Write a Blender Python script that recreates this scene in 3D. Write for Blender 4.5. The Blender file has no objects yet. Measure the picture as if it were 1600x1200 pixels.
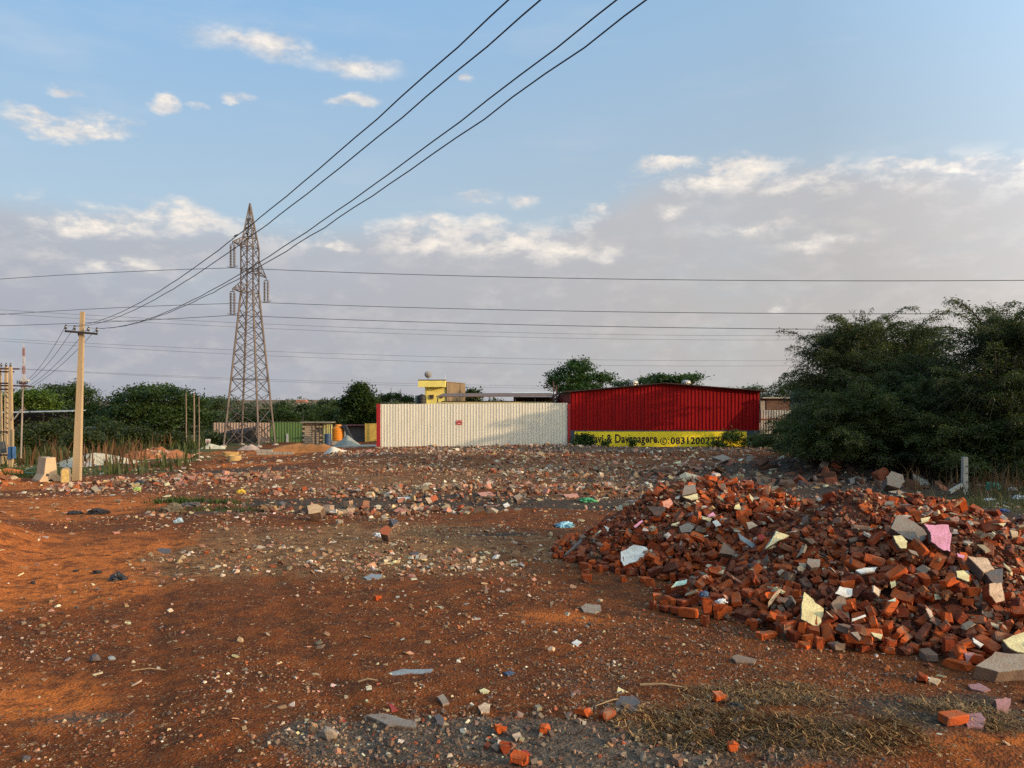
import bpy, math, random, base64, zlib
import numpy as np
from mathutils import Vector, Matrix
random.seed(7); RNG = np.random.default_rng(7)
SC = bpy.context.scene; COL = SC.collection
R = math.radians
F = 1202.0; HY = 632.0; CZ = 2.4            # focal length in photo pixels, horizon row, eye height

# ------------------------------------------------------------------ camera, sky, sun, exposure
cam = bpy.data.cameras.new('camera'); cam_o = bpy.data.objects.new('camera', cam); COL.objects.link(cam_o)
cam_o.location = (0, 0, CZ); cam_o.rotation_euler = (R(90), 0, 0)
cam.lens = 36 * F / 1600; cam.sensor_width = 36; cam.shift_y = (HY - 600) / 1600
cam.clip_start = 0.1; cam.clip_end = 9000
SC.camera = cam_o
SC.view_settings.view_transform = 'Standard'; SC.view_settings.look = 'None'
SC.view_settings.exposure = 0.0; SC.view_settings.gamma = 1
try: SC.view_settings.use_curve_mapping = False
except Exception: pass
SUN_AZ = 116.0; SUN_EL = 13.0                # azimuth clockwise from the view direction
SUN_STR = 4.3; SKY_STR = 0.12
sv = Vector((math.sin(R(SUN_AZ)) * math.cos(R(SUN_EL)), math.cos(R(SUN_AZ)) * math.cos(R(SUN_EL)), math.sin(R(SUN_EL))))
sl = bpy.data.lights.new('sun', 'SUN'); sl.energy = SUN_STR; sl.angle = R(0.6); sl.color = (1, .72, .44)
so = bpy.data.objects.new('sun', sl); COL.objects.link(so); so.rotation_euler = sv.to_track_quat('Z', 'Y').to_euler()
so.location = (30, -20, 30)
SC.cycles.max_bounces = 6; SC.cycles.diffuse_bounces = 3; SC.cycles.glossy_bounces = 2
SC.cycles.transparent_max_bounces = 8; SC.cycles.transmission_bounces = 2
SC.cycles.use_denoising = False

W = bpy.data.worlds.new('World'); SC.world = W; W.use_nodes = True
class NT:
    """small helper that chains shader nodes"""
    def __init__(s, nt): s.t = nt; s.n = nt.nodes; s.l = nt.links
    def _in(s, sock, v):
        if v is None: return
        if isinstance(v, bpy.types.NodeSocket): s.l.new(v, sock)
        else: sock.default_value = v
    def node(s, typ, ins=None, **kw):
        n = s.n.new(typ)
        for k, v in kw.items(): setattr(n, k, v)
        for k, v in (ins or {}).items(): s._in(n.inputs[k], v)
        return n
    def m(s, op, a, b=None, c=None, clamp=False):
        n = s.node('ShaderNodeMath', operation=op, use_clamp=clamp)
        for i, v in enumerate((a, b, c)): s._in(n.inputs[i], v)
        return n.outputs[0]
    def v(s, op, a, b=None):
        n = s.node('ShaderNodeVectorMath', operation=op)
        s._in(n.inputs[0], a); s._in(n.inputs[1], b)
        return n.outputs['Value'] if op in ('LENGTH', 'DOT_PRODUCT') else n.outputs[0]
    def ss(s, x, a, b, lo=0., hi=1.):
        n = s.node('ShaderNodeMapRange', interpolation_type='SMOOTHSTEP', ins={0: x, 1: a, 2: b, 3: lo, 4: hi}); return n.outputs[0]
    def mix(s, f, a, b, blend='MIX'):
        n = s.node('ShaderNodeMix', data_type='RGBA', blend_type=blend)
        s._in(n.inputs[0], f)
        s._in(n.inputs[6], a if isinstance(a, bpy.types.NodeSocket) else (*a[:3], 1)); s._in(n.inputs[7], b if isinstance(b, bpy.types.NodeSocket) else (*b[:3], 1))
        return n.outputs[2]
    def noise(s, vec, scale, detail=4, rough=.55, dist=0., out=0):
        n = s.node('ShaderNodeTexNoise', ins={'Vector': vec, 'Scale': scale, 'Detail': detail, 'Roughness': rough, 'Distortion': dist}); return n.outputs[out]
    def vor(s, vec, scale, out='Color', feature='F1'):
        n = s.node('ShaderNodeTexVoronoi', feature=feature, ins={'Vector': vec, 'Scale': scale}); return n.outputs[out]
    def xyz(s, vec):
        n = s.node('ShaderNodeSeparateXYZ', ins={0: vec}); return n.outputs
    def comb(s, x, y, z):
        n = s.node('ShaderNodeCombineXYZ', ins={0: x, 1: y, 2: z}); return n.outputs[0]

def build_sky():
    t = NT(W.node_tree); t.n.clear()
    sky = t.node('ShaderNodeTexSky', sky_type='NISHITA', sun_disc=False, sun_elevation=R(SUN_EL), sun_rotation=R(SUN_AZ),
                 altitude=600, air_density=1.0, dust_density=2.2, ozone_density=1.5)
    d = t.node('ShaderNodeTexCoord').outputs['Generated']
    o = t.xyz(d)
    az = t.m('ARCTAN2', o[0], o[1]); el = t.m('ARCSINE', o[2])
    p = t.comb(t.m('MULTIPLY', az, 1.0), t.m('MULTIPLY', el, 2.0), t.m('MULTIPLY', o[1], .25))   # clouds lie flat: stretched sideways
    # ragged warp of the cloud outlines
    wp = t.noise(p, 9, 5, .62, out=1)
    wv = t.v('MULTIPLY', t.v('SUBTRACT', wp, (.5, .5, .5)), (.085, .055, 0))
    q = t.v('ADD', t.comb(az, el, 0.), wv)
    def puff(px, py, rx, ry, soft=.55):
        a = math.atan2(px - 800, F); e = math.atan((HY - py) / F * math.cos(a))
        dv = t.v('MULTIPLY', t.v('SUBTRACT', q, (a, e, 0)), (F / rx, F / ry, 0))
        return t.ss(t.v('LENGTH', dv), 1.15, 1.15 - soft, 0., 1.)
    def union(L):
        r = L[0]
        for x in L[1:]: r = t.m('MAXIMUM', r, x)
        return r
    bright = union([puff(*a) for a in (
        (112, 197, 78, 17, .5), (160, 188, 50, 12, .6), (250, 165, 26, 17, .6), (98, 142, 30, 8, .9), (400, 70, 130, 22, 1.1), (440, 62, 70, 22, .9),
        (560, 105, 75, 18, 1.1), (545, 161, 42, 11, .8), (372, 148, 26, 6, 1.), (305, 163, 20, 7, 1.), (740, 122, 18, 10, 1.),
        (1040, 266, 60, 17, .5), (1140, 272, 80, 22, .6), (1240, 285, 70, 15, .9), (1415, 254, 55, 12, .6), (1520, 254, 45, 12, .6), (1600, 256, 40, 12, .6),
        (665, 365, 66, 28, .5), (765, 372, 80, 30, .6), (850, 385, 80, 26, .7), (945, 395, 40, 16, .8), (750, 316, 40, 12, .9), (830, 322, 34, 12, .9), (945, 320, 20, 8, 1.), (1040, 335, 28, 14, .9),
        (160, 345, 90, 20, .8), (290, 348, 62, 30, .6), (520, 386, 38, 10, .8), (1220, 480, 22, 14, 1.), (1180, 355, 90, 16, 1.1), (1300, 375, 80, 14, 1.1), (180, 415, 120, 16, 1.1))])
    # broad low bank of grey cloud, with its top higher to the right
    top = t.m('ADD', t.m('ADD', t.ss(az, .02, .24, .222, .290), t.ss(az, .3, .62, 0., -.03)), t.m('MULTIPLY', t.m('SUBTRACT', t.noise(p, 4.2, 6, .62), .5), .055))
    below = t.m('SUBTRACT', el, top); bank = t.ss(below, .012, -.030, 0., 1.)
    bank = t.m('MULTIPLY', bank, t.ss(t.noise(p, 5, 4, .6), .25, .55, .70, 1.))
    n1 = t.noise(p, 22, 6, .62)
    n2 = t.noise(t.v('ADD', p, (-.012, .03, 0)), 22, 6, .62)
    lit = t.m('MULTIPLY_ADD', t.m('SUBTRACT', n1, n2), 2.4, .55, clamp=True)
    dens = t.m('MULTIPLY', bright, t.ss(n1, .30, .56, .1, 1.))
    cirr = t.m('MULTIPLY', t.ss(t.noise(t.v('MULTIPLY', p, (.7, 1.6, 1)), 4.5, 6, .6), .5, .8), .28)
    # colours are radiance before the background strength
    k = 1.0 / SKY_STR
    low = t.mix(t.ss(az, -.55, .6), (.415 * k, .42 * k, .475 * k), (.545 * k, .50 * k, .465 * k))
    clear = t.mix(t.ss(el, .14, .56), t.mix(t.ss(az, -.6, .6), (.51 * k, .65 * k, .76 * k), (.54 * k, .62 * k, .67 * k)), t.mix(t.ss(az, -.6, .7), (.29 * k, .56 * k, .90 * k), (.39 * k, .60 * k, .83 * k)))
    base = t.mix(.80, sky.outputs[0], clear)       # the air is hazy: the clear-sky colour is veiled
    base = t.mix(cirr, base, (.66 * k, .72 * k, .78 * k))
    bl = t.mix(t.ss(el, .05, .30), low, t.mix(t.ss(az, -.5, .6), (.50 * k, .535 * k, .595 * k), (.54 * k, .53 * k, .54 * k)))
    bl = t.mix(t.m('MULTIPLY', t.ss(n1, .45, .72), .24), bl, (.8 * k, .74 * k, .70 * k))
    base = t.mix(t.m('MULTIPLY', bank, .93), base, bl)
    rim = t.m('MULTIPLY', t.m('MULTIPLY', t.ss(below, .02, -.008), t.ss(below, -.050, -.012)), t.ss(t.m('ADD', n1, t.m('MULTIPLY', t.noise(p, 6, 3, .5), .8)), .86, 1.06))
    base = t.mix(t.m('MULTIPLY', rim, .62), base, (.84 * k, .80 * k, .76 * k))          # sunlit crests along the bank
    cc = t.mix(lit, (.56 * k, .56 * k, .60 * k), (.98 * k, .90 * k, .80 * k))
    base = t.mix(t.m('MULTIPLY', dens, t.m('MULTIPLY_ADD', lit, .35, .6)), base, cc)
    # ground-coloured lower half, so nothing bright comes from below
    base = t.mix(t.ss(el, -.005, -.05), base, (.16 * k, .12 * k, .09 * k))
    # forward scattering in the evening haze: the sky brightens and warms towards the sun, which is out of the frame
    th = t.v('DOT_PRODUCT', d, tuple(sv)); hg = t.m('POWER', t.m('DIVIDE', 1.25, t.m('SUBTRACT', 1.25, th)), 1.5)
    hg = t.m('MINIMUM', t.m('MAXIMUM', hg, 1.), 5.5); base = t.mix(t.ss(hg, 1.2, 4.), base, t.v('MULTIPLY', base, (1.22, .93, .62)))
    base = t.v('MULTIPLY', base, t.comb(hg, hg, hg))
    bg = t.node('ShaderNodeBackground', ins={0: base, 1: SKY_STR})
    out = t.node('ShaderNodeOutputWorld', ins={0: bg.outputs[0]})
build_sky()
W.cycles.sampling_method = 'MANUAL'; W.cycles.sample_map_resolution = 512

# ------------------------------------------------------------------ helpers
def sstep(a, b, x):
    t = np.clip((np.asarray(x, float) - a) / (b - a), 0, 1); return t * t * (3 - 2 * t)
def _h(ix, iy, s):
    n = (ix.astype(np.int64) * 374761393 + iy.astype(np.int64) * 668265263 + s * 974711) & 0x7fffffff
    n = ((n ^ (n >> 13)) * 1274126177) & 0x7fffffff
    return ((n ^ (n >> 16)) & 0xffff) / 65535.
def vnoise(x, y, s=0):
    x = np.asarray(x, float); y = np.asarray(y, float)
    ix = np.floor(x).astype(np.int64); iy = np.floor(y).astype(np.int64); fx = x - ix; fy = y - iy
    fx = fx * fx * (3 - 2 * fx); fy = fy * fy * (3 - 2 * fy)
    return (_h(ix, iy, s) * (1 - fx) + _h(ix + 1, iy, s) * fx) * (1 - fy) + (_h(ix, iy + 1, s) * (1 - fx) + _h(ix + 1, iy + 1, s) * fx) * fy
def fbm(x, y, o=4, s=0):
    r = 0; a = .5; k = 1.
    for i in range(o): r = r + a * (vnoise(x * k + 13.7 * i, y * k + 7.1 * i, s + i) - .5); a *= .5; k *= 2.03
    return r
def blob(x, y, cx, cy, rx, ry, p=1.):
    return np.clip(1 - ((x - cx) / rx) ** 2 - ((y - cy) / ry) ** 2, 0, 1) ** p

BUMPS = dict(A=[(2.95,12.5,2.0,2.0,1.16),(3.5,12.6,1.5,1.6,1.12),(2.0,12.3,1.2,1.3,.62),(4.15,11.9,1.5,1.5,1.0)],
 B=[(4.55,10.0,2.1,2.1,1.26),(5.1,8.75,1.75,1.75,.92),(3.15,9.35,1.35,1.25,.5),(5.9,9.5,1.3,1.5,.8),(4.1,8.5,1.3,1.2,.5),(5.5,10.2,1.8,1.7,1.2),(6.0,8.9,1.2,1.4,.7)],
 C=[(7.9,10.4,2.1,1.9,1.05)])
def heap(x, y, which='ABC'):
    x = np.asarray(x, float); y = np.asarray(y, float); s = np.zeros_like(x + y)
    for k in which:
        for cx, cy, rx, ry, h in BUMPS[k]:
            r = np.hypot((x - cx) / rx, (y - cy) / ry)
            s = s + (h * np.clip(1 - np.clip(r, 0, 1) ** 1.45, 0, 1)) ** 5
    s = s ** .2
    return s * (1 + .08 * np.sin(3.1 * x + 1) * np.sin(2.7 * y))
def ground(x, y):
    x = np.asarray(x, float); y = np.asarray(y, float)
    z = -.55 * sstep(13, 42, y) - .5 * sstep(-6, -18, x) * sstep(12, 30, y)
    far = sstep(75, 300, y)
    z = z - 6 * far + 9 * sstep(420, 1400, np.hypot(x, y)) + 15 * sstep(700, 2400, y) * sstep(-1500, 200, -np.abs(x + 600))
    near = 1 - sstep(60, 140, np.hypot(x, y))
    m = .10 * fbm(x * .55, y * .55, 4, 3) + .05 * fbm(x * 2.1, y * 2.1, 4, 9) + .034 * fbm(x * 8, y * 8, 3, 19) + .016 * fbm(x * 22, y * 22, 2, 29) * (np.hypot(x, y) < 14)
    z = z + m * near * (.55 + .45 * sstep(13.5, 18, y)) * (1 - .8 * (heap(x, y) > .05))
    z = z + .20 * blob(x, y, 1.5, 51.3, 7, 2.2) * (1 + 1.2 * fbm(x * .9, y * .9, 3, 5))        # grey rubble banked up before the wall
    z = z + .55 * blob(x, y, 12.5, 30, 6.5, 4, 1.3) * (1 + 1.6 * fbm(x * .8, y * .8, 4, 6))     # dark rubble bank
    z = z + .11 * blob(x, y, -.6, 22.0, 5.5, 1.5) * (1 + 2.4 * fbm(x * 1.3, y * 1.3, 3, 8))     # ridge of stones behind the ash
    z = z - .14 * blob(x, y, -2.2, 19.4, 3.0, 1.1)
    z = z + .70 * blob(x, y, -23.4, 32.0, 2.6, 2.2, 1.2) * (1 + 1.5 * fbm(x, y, 4, 11))          # mound at the far left
    z = z + .22 * blob(x, y, -13.4, 30., 4.6, 2.6, 1.1) * (1 + 1.5 * fbm(x * 1.5, y * 1.5, 4, 12))
    for off in (-.75, .75):      # wheel tracks curving off to the left
        z = z - .035 * np.exp(-((x - (-1.6 - .46 * (y - 5) + .004 * (y - 5) ** 2) - off) / .17) ** 2) * sstep(3, 6, y) * (1 - sstep(22, 30, y))
    z = z + .55 * sstep(-6.4, -8.4, x + .40 * (y - 10)) * (1 - sstep(12.5, 17, y)) * sstep(5.5, 8.5, y) * (1 + .7 * fbm(x * .9, y * .9, 4, 15))      # earth bank at the left edge
    z = z + .14 * blob(x, y, -9.0, 9.6, 3.2, 2.4, 1.3) * (1 + .8 * fbm(x, y, 3, 14))
    z = z + .10 * blob(x, y, 2.6, 5.6, 1.5, .7)                                                  # under the dry grass
    return z
SURF = {}
def brick_top(x, y):
    """height of the topmost brick around a point"""
    if 'g' not in SURF: return heap(x, y)
    i = np.clip(((np.asarray(x) - 0) / .1).astype(int), 0, 119); j = np.clip(((np.asarray(y) - 5) / .1).astype(int), 0, 109); return np.maximum(SURF['g'][j, i], heap(x, y) - .06)
def gz(x, y): return float(ground(np.array([x]), np.array([y]))[0])
def P(px, py, D): return Vector(((px - 800) / F * D, D, CZ - (py - HY) / F * D))
def X(px, D): return (px - 800) / F * D
def Zp(py, D): return CZ - (py - HY) / F * D
def hit(px, py, lift=0.0, withheap=True):
    """where the line of sight through a photo pixel meets the ground or a heap"""
    D = np.arange(3., 75., .02); x = (px - 800) / F * D; z = CZ - (py - HY) / F * D
    g = ground(x, D) + (brick_top(x, D) if withheap else 0) + lift
    i = int(np.argmax(z <= g))
    if z[i] > g[i]: i = len(D) - 1
    return Vector((x[i], D[i], z[i]))

def tag(o, label=None, cat=None, group=None, kind=None):
    if label: o['label'] = label
    if cat: o['category'] = cat
    if group: o['group'] = group
    if kind: o['kind'] = kind
    return o
def link(name, me, mat=None, parent=None, loc=None):
    o = bpy.data.objects.new(name, me); COL.objects.link(o)
    if mat is not None and me is not None and not me.materials: me.materials.append(mat)
    if parent is not None: o.parent = parent
    if loc is not None: o.location = loc
    return o
def empty(name, loc, label, cat, group=None, rz=0.):
    o = bpy.data.objects.new(name, None); COL.objects.link(o); o.location = loc; o.rotation_euler = (0, 0, rz)
    o.empty_display_size = .2
    return tag(o, label, cat, group)
def copy_tree(o, parent=None):
    c = o.copy(); COL.objects.link(c); c.parent = parent
    for ch in [k for k in COL.objects if k.parent is o]: copy_tree(ch, c)
    return c
class MB:
    def __init__(s): s.v = []; s.f = []
    def add(s, vs, fs):
        b = len(s.v); s.v += [tuple(v) for v in vs]; s.f += [tuple(b + i for i in f) for f in fs]; return s
    def box(s, c, d, rot=None):
        M = rot if rot is not None else Matrix.Identity(3); c = Vector(c)
        vs = [c + M @ Vector((x * d[0] / 2, y * d[1] / 2, z * d[2] / 2)) for x in (-1, 1) for y in (-1, 1) for z in (-1, 1)]
        return s.add(vs, [(0, 1, 3, 2), (4, 6, 7, 5), (0, 4, 5, 1), (2, 3, 7, 6), (0, 2, 6, 4), (1, 5, 7, 3)])
    def beam(s, a, b, w, h=None, w2=None):
        a = Vector(a); b = Vector(b); h = h or w; d = (b - a).normalized(); k = (w2 / w) if w2 else 1.
        u = d.cross(Vector((0, 0, 1))); u = u.normalized() if u.length > .05 else Vector((1, 0, 0)); n = u.cross(d).normalized()
        vs = [a + u * x * w / 2 + n * y * h / 2 for x, y in ((-1, -1), (1, -1), (1, 1), (-1, 1))] + [b + (u * x * w / 2 + n * y * h / 2) * k for x, y in ((-1, -1), (1, -1), (1, 1), (-1, 1))]
        return s.add(vs, [(3, 2, 1, 0), (4, 5, 6, 7), (0, 1, 5, 4), (1, 2, 6, 5), (2, 3, 7, 6), (3, 0, 4, 7)])
    def tube(s, pts, r, n=6, r2=None, cap=True):
        pts = [Vector(p) for p in pts]; k = len(pts); vs = []; 
        for i, p in enumerate(pts):
            d = (pts[min(i + 1, k - 1)] - pts[max(i - 1, 0)]).normalized()
            u = d.cross(Vector((0, 0, 1))); u = u.normalized() if u.length > .05 else Vector((1, 0, 0)); w = d.cross(u)
            rr = r if r2 is None else r + (r2 - r) * i / (k - 1)
            vs += [p + (u * math.cos(2 * math.pi * j / n) + w * math.sin(2 * math.pi * j / n)) * rr for j in range(n)]
        fs = [(i * n + j, i * n + (j + 1) % n, (i + 1) * n + (j + 1) % n, (i + 1) * n + j) for i in range(k - 1) for j in range(n)]
        if cap: fs += [tuple(range(n))[::-1], tuple((k - 1) * n + j for j in range(n))]
        return s.add(vs, fs)
    def lathe(s, prof, n=16, c=(0, 0, 0)):
        c = Vector(c); vs = [c + Vector((r * math.cos(2 * math.pi * j / n), r * math.sin(2 * math.pi * j / n), z)) for r, z in prof for j in range(n)]
        k = len(prof); fs = [(i * n + j, i * n + (j + 1) % n, (i + 1) * n + (j + 1) % n, (i + 1) * n + j) for i in range(k - 1) for j in range(n)]
        fs += [tuple(range(n))[::-1], tuple((k - 1) * n + j for j in range(n))]
        return s.add(vs, fs)
    def prism(s, top, off):
        """polygon 'top' (3-D points) extruded by the vector off"""
        n = len(top); off = Vector(off); vs = [Vector(p) for p in top] + [Vector(p) + off for p in top]
        return s.add(vs, [tuple(range(n)), tuple(range(n, 2 * n))[::-1]] + [(i, n + i, n + (i + 1) % n, (i + 1) % n) for i in range(n)])
    def mesh(s, name):
        me = bpy.data.meshes.new(name); me.from_pydata(s.v, [], s.f); 
        import bmesh
        bm = bmesh.new(); bm.from_mesh(me); bmesh.ops.recalc_face_normals(bm, faces=bm.faces); bm.to_mesh(me); bm.free()
        return me
    def build(s, name, mat, parent=None, loc=None): return link(name, s.mesh(name), mat, parent, loc)
def bigmesh(name, verts, groups, col=None, tint=None, smooth=False):
    """verts (N,3); groups: list of (M,k) face index arrays; col (N,3) or tint (N,) per vertex"""
    me = bpy.data.meshes.new(name); me.vertices.add(len(verts)); me.vertices.foreach_set('co', np.ascontiguousarray(verts, np.float32).ravel())
    idx = np.concatenate([g.ravel() for g in groups]).astype(np.int32)
    tot = np.concatenate([np.full(len(g), g.shape[1]) for g in groups]).astype(np.int32)
    st = np.concatenate([[0], np.cumsum(tot)[:-1]]).astype(np.int32)
    me.loops.add(len(idx)); me.loops.foreach_set('vertex_index', idx)
    me.polygons.add(len(tot)); me.polygons.foreach_set('loop_start', st); me.polygons.foreach_set('loop_total', tot)
    me.polygons.foreach_set('use_smooth', np.full(len(tot), smooth))
    me.update(calc_edges=True)
    if col is not None:
        a = me.attributes.new('col', 'FLOAT_COLOR', 'POINT'); c = np.ones((len(verts), 4), np.float32); c[:, :3] = col; a.data.foreach_set('color', c.ravel())
    if tint is not None:
        a = me.attributes.new('tint', 'FLOAT', 'POINT'); a.data.foreach_set('value', np.ascontiguousarray(tint, np.float32))
    return me

# ------------------------------------------------------------------ materials
MATS = {}
def newmat(name):
    m = bpy.data.materials.new(name); m.use_nodes = True; t = NT(m.node_tree); t.n.clear()
    bs = t.node('ShaderNodeBsdfPrincipled'); out = t.node('ShaderNodeOutputMaterial', ins={0: bs.outputs[0]})
    return m, t, bs, out
def mat(name, c, rough=.85, metal=0., var=.25, scale=3., bump=.0, bscale=30., c2=None, spec=.35, streak=False, edge=None):
    """surface with uneven colour (noise between c and c2), fine relief and dirt"""
    if name in MATS: return MATS[name]
    m, t, bs, out = newmat(name)
    co = t.node('ShaderNodeTexCoord').outputs['Object']
    if streak: co = t.v('MULTIPLY', co, (1, 1, .12))
    n = t.noise(co, scale, 5, .6)
    c2 = c2 or tuple(x * (1 - var) for x in c)
    colr = t.mix(t.ss(n, .35, .68), c, c2)
    n3 = t.noise(co, scale * 7, 4, .65)
    colr = t.mix(t.m('MULTIPLY', t.ss(n3, .4, .75), var), colr, tuple(x * .45 for x in c2))
    t._in(bs.inputs['Base Color'], colr); bs.inputs['Roughness'].default_value = rough; bs.inputs['Metallic'].default_value = metal
    bs.inputs['Specular IOR Level'].default_value = spec
    if bump:
        b = t.node('ShaderNodeBump', ins={'Strength': min(1, bump), 'Distance': .02, 'Height': t.noise(co, bscale, 5, .65)}); t._in(bs.inputs['Normal'], b.outputs[0])
    MATS[name] = m; return m
def leafmat(name, dark, light, trans=.25, rough=.55):
    if name in MATS: return MATS[name]
    m, t, bs, out = newmat(name)
    a = t.node('ShaderNodeAttribute', attribute_name='tint').outputs['Fac']
    c = t.mix(a, dark, light)
    t._in(bs.inputs['Base Color'], c); bs.inputs['Roughness'].default_value = rough; bs.inputs['Specular IOR Level'].default_value = .25
    tr = t.node('ShaderNodeBsdfTranslucent', ins={0: t.mix(.5, c, (light[0] * 1.2, light[1] * 1.3, light[2] * .6))})
    mx = t.node('ShaderNodeMixShader', ins={0: trans, 1: bs.outputs[0], 2: tr.outputs[0]}); t.l.new(mx.outputs[0], out.inputs[0])
    MATS[name] = m; return m
def chipmat():
    m, t, bs, out = newmat('rubble_chips')
    a = t.node('ShaderNodeAttribute', attribute_name='col').outputs['Color']
    co = t.node('ShaderNodeTexCoord').outputs['Object']
    n = t.noise(co, 25, 4, .6)
    c = t.mix(t.ss(n, .42, .75, 0, .55), a, (.16, .075, .04))
    t._in(bs.inputs['Base Color'], c); bs.inputs['Roughness'].default_value = .8; bs.inputs['Specular IOR Level'].default_value = .3
    MATS['chips'] = m; return m
def brickmat():
    m, t, bs, out = newmat('fired_clay_brick')
    a = t.node('ShaderNodeAttribute', attribute_name='tint').outputs['Fac']
    r = t.node('ShaderNodeObjectInfo').outputs['Random']
    f = t.m('FRACT', t.m('ADD', a, r))
    co = t.node('ShaderNodeTexCoord').outputs['Object']
    off = t.comb(t.m('MULTIPLY', f, 31.), t.m('MULTIPLY', f, 17.), 0.)
    q = t.v('ADD', co, off)
    c = t.mix(t.ss(f, .0, .75), (.17, .028, .009), (.44, .080, .014))
    c = t.mix(t.ss(f, .75, .82), c, (.115, .032, .018))
    c = t.mix(t.ss(f, .955, .965), c, (.16, .115, .085))          # pieces still covered in mortar
    n = t.noise(q, 9, 5, .6)
    c = t.mix(t.ss(n, .48, .72, 0, .7), c, (.11, .022, .010))
    n2 = t.noise(q, 4.5, 3, .55)
    c = t.mix(t.ss(n2, .56, .68, 0, .7), c, (.22, .13, .08))
    up = t.xyz(t.node('ShaderNodeNewGeometry').outputs['Normal'])[2]
    c = t.mix(t.m('MULTIPLY', t.ss(up, .2, .95), t.ss(t.noise(q, 14, 4, .6), .40, .66, 0, .55)), c, (.27, .105, .05))      # dust settled on upward faces     # smears of old mortar
    n4 = t.noise(q, 60, 3, .6)
    c = t.mix(t.ss(n4, .55, .8, 0, .5), c, (.40, .14, .05))
    t._in(bs.inputs['Base Color'], c); bs.inputs['Roughness'].default_value = .9; bs.inputs['Specular IOR Level'].default_value = .2
    b = t.node('ShaderNodeBump', ins={'Strength': .7, 'Distance': .012, 'Height': t.noise(q, 45, 5, .7)}); t._in(bs.inputs['Normal'], b.outputs[0])
    MATS['brick'] = m; return m
def groundmat():
    m, t, bs, out = newmat('red_earth')
    z1 = t.node('ShaderNodeAttribute', attribute_name='zone1').outputs['Color']; z2 = t.node('ShaderNodeAttribute', attribute_name='zone2').outputs['Color']
    a = t.node('ShaderNodeSeparateColor', ins={0: z1}).outputs; b = t.node('ShaderNodeSeparateColor', ins={0: z2}).outputs
    co = t.node('ShaderNodeTexCoord').outputs['Object']
    n0 = t.noise(co, .45, 6, .62); n1 = t.noise(co, 2.3, 6, .62); n2 = t.noise(co, 11, 5, .62); n3 = t.noise(co, 55, 4, .65)
    def edge(w): return t.ss(t.m('ADD', w, t.m('MULTIPLY', t.m('SUBTRACT', t.m('ADD', n1, n2), 1.0), .55)), .33, .66)
    c = t.mix(t.ss(n1, .36, .66), (.205, .052, .011), (.092, .025, .007))
    c = t.mix(t.ss(n2, .45, .7, 0, .5), c, (.28, .095, .026))
    c = t.mix(edge(a[0]), c, t.mix(t.ss(n2, .38, .7), (.56, .155, .030), (.30, .082, .020)))      # bright orange soil
    c = t.mix(edge(a[1]), c, t.mix(t.ss(n2, .35, .68), (.30, .155, .066), (.15, .066, .027)))       # tan trodden rubble dust
    c = t.mix(t.ss(t.noise(co, 3.4, 6, .7), .47, .62, 0, .7), c, (.070, .024, .011)); c = t.mix(t.ss(t.noise(t.v('MULTIPLY', co, (.5, 2.2, 1.)), 1.4, 5, .65), .54, .68, 0, .5), c, (.10, .040, .020))
    c = t.mix(edge(a[2]), c, t.mix(t.ss(n2, .35, .7), (.13, .10, .075), (.055, .038, .027)))       # grey gravel
    c = t.mix(edge(b[0]), c, t.mix(t.ss(n2, .35, .7), (.036, .028, .023), (.085, .06, .042)))     # ash, black soil and shade painted behind the heaps
    c = t.mix(edge(b[1]), c, t.mix(t.ss(n2, .35, .7), (.055, .075, .022), (.09, .075, .035)))     # weeds
    c = t.mix(b[2], c, t.mix(t.ss(t.noise(co, .012, 5, .6), .42, .58), (.07, .075, .038), (.24, .14, .085)))   # far fields
    nf = t.m('SUBTRACT', 1.0, b[2])
    # grit that is too fine to model: cells of broken tile, stone and brick
    for sc, th, am in ((38., .83, .8), (85., .76, .7), (17., .93, .8)):
        cell = t.node('ShaderNodeTexVoronoi', ins={'Vector': t.v('ADD', co, t.v('MULTIPLY', t.noise(co, 9, 2, out=1), (.05, .05, .05))), 'Scale': sc, 'Randomness': 1.})
        cs = t.node('ShaderNodeSeparateColor', ins={0: cell.outputs['Color']}).outputs
        pal = t.mix(t.ss(cs[1], .0, .5), (.07, .055, .045), t.mix(t.ss(cs[2], .2, .7), (.44, .29, .15), (.24, .09, .04)))
        on = t.m('MULTIPLY', t.ss(t.m('ADD', cs[0], t.m('MULTIPLY', t.m('SUBTRACT', n1, .5), .5)), th, th + .03), t.ss(cell.outputs['Distance'], .42, .32))
        on = t.m('MULTIPLY', on, t.m('MULTIPLY', nf, t.m('SUBTRACT', am, t.m('MULTIPLY', edge(a[0]), .62))))
        c = t.mix(on, c, pal)
    c = t.mix(t.ss(n3, .50, .72, 0, .7), c, (.05, .018, .009))
    t._in(bs.inputs['Base Color'], c); bs.inputs['Roughness'].default_value = .95; bs.inputs['Specular IOR Level'].default_value = .12
    hgt = t.m('ADD', t.m('MULTIPLY', n3, .35), t.m('ADD', t.m('MULTIPLY', n2, .9), t.m('MULTIPLY', t.vor(co, 40, 'Distance'), .35)))
    bp = t.node('ShaderNodeBump', ins={'Strength': 1., 'Distance': .05, 'Height': hgt}); t._in(bs.inputs['Normal'], bp.outputs[0])
    MATS['ground'] = m; return m
chipmat(); brickmat(); groundmat()

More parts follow.
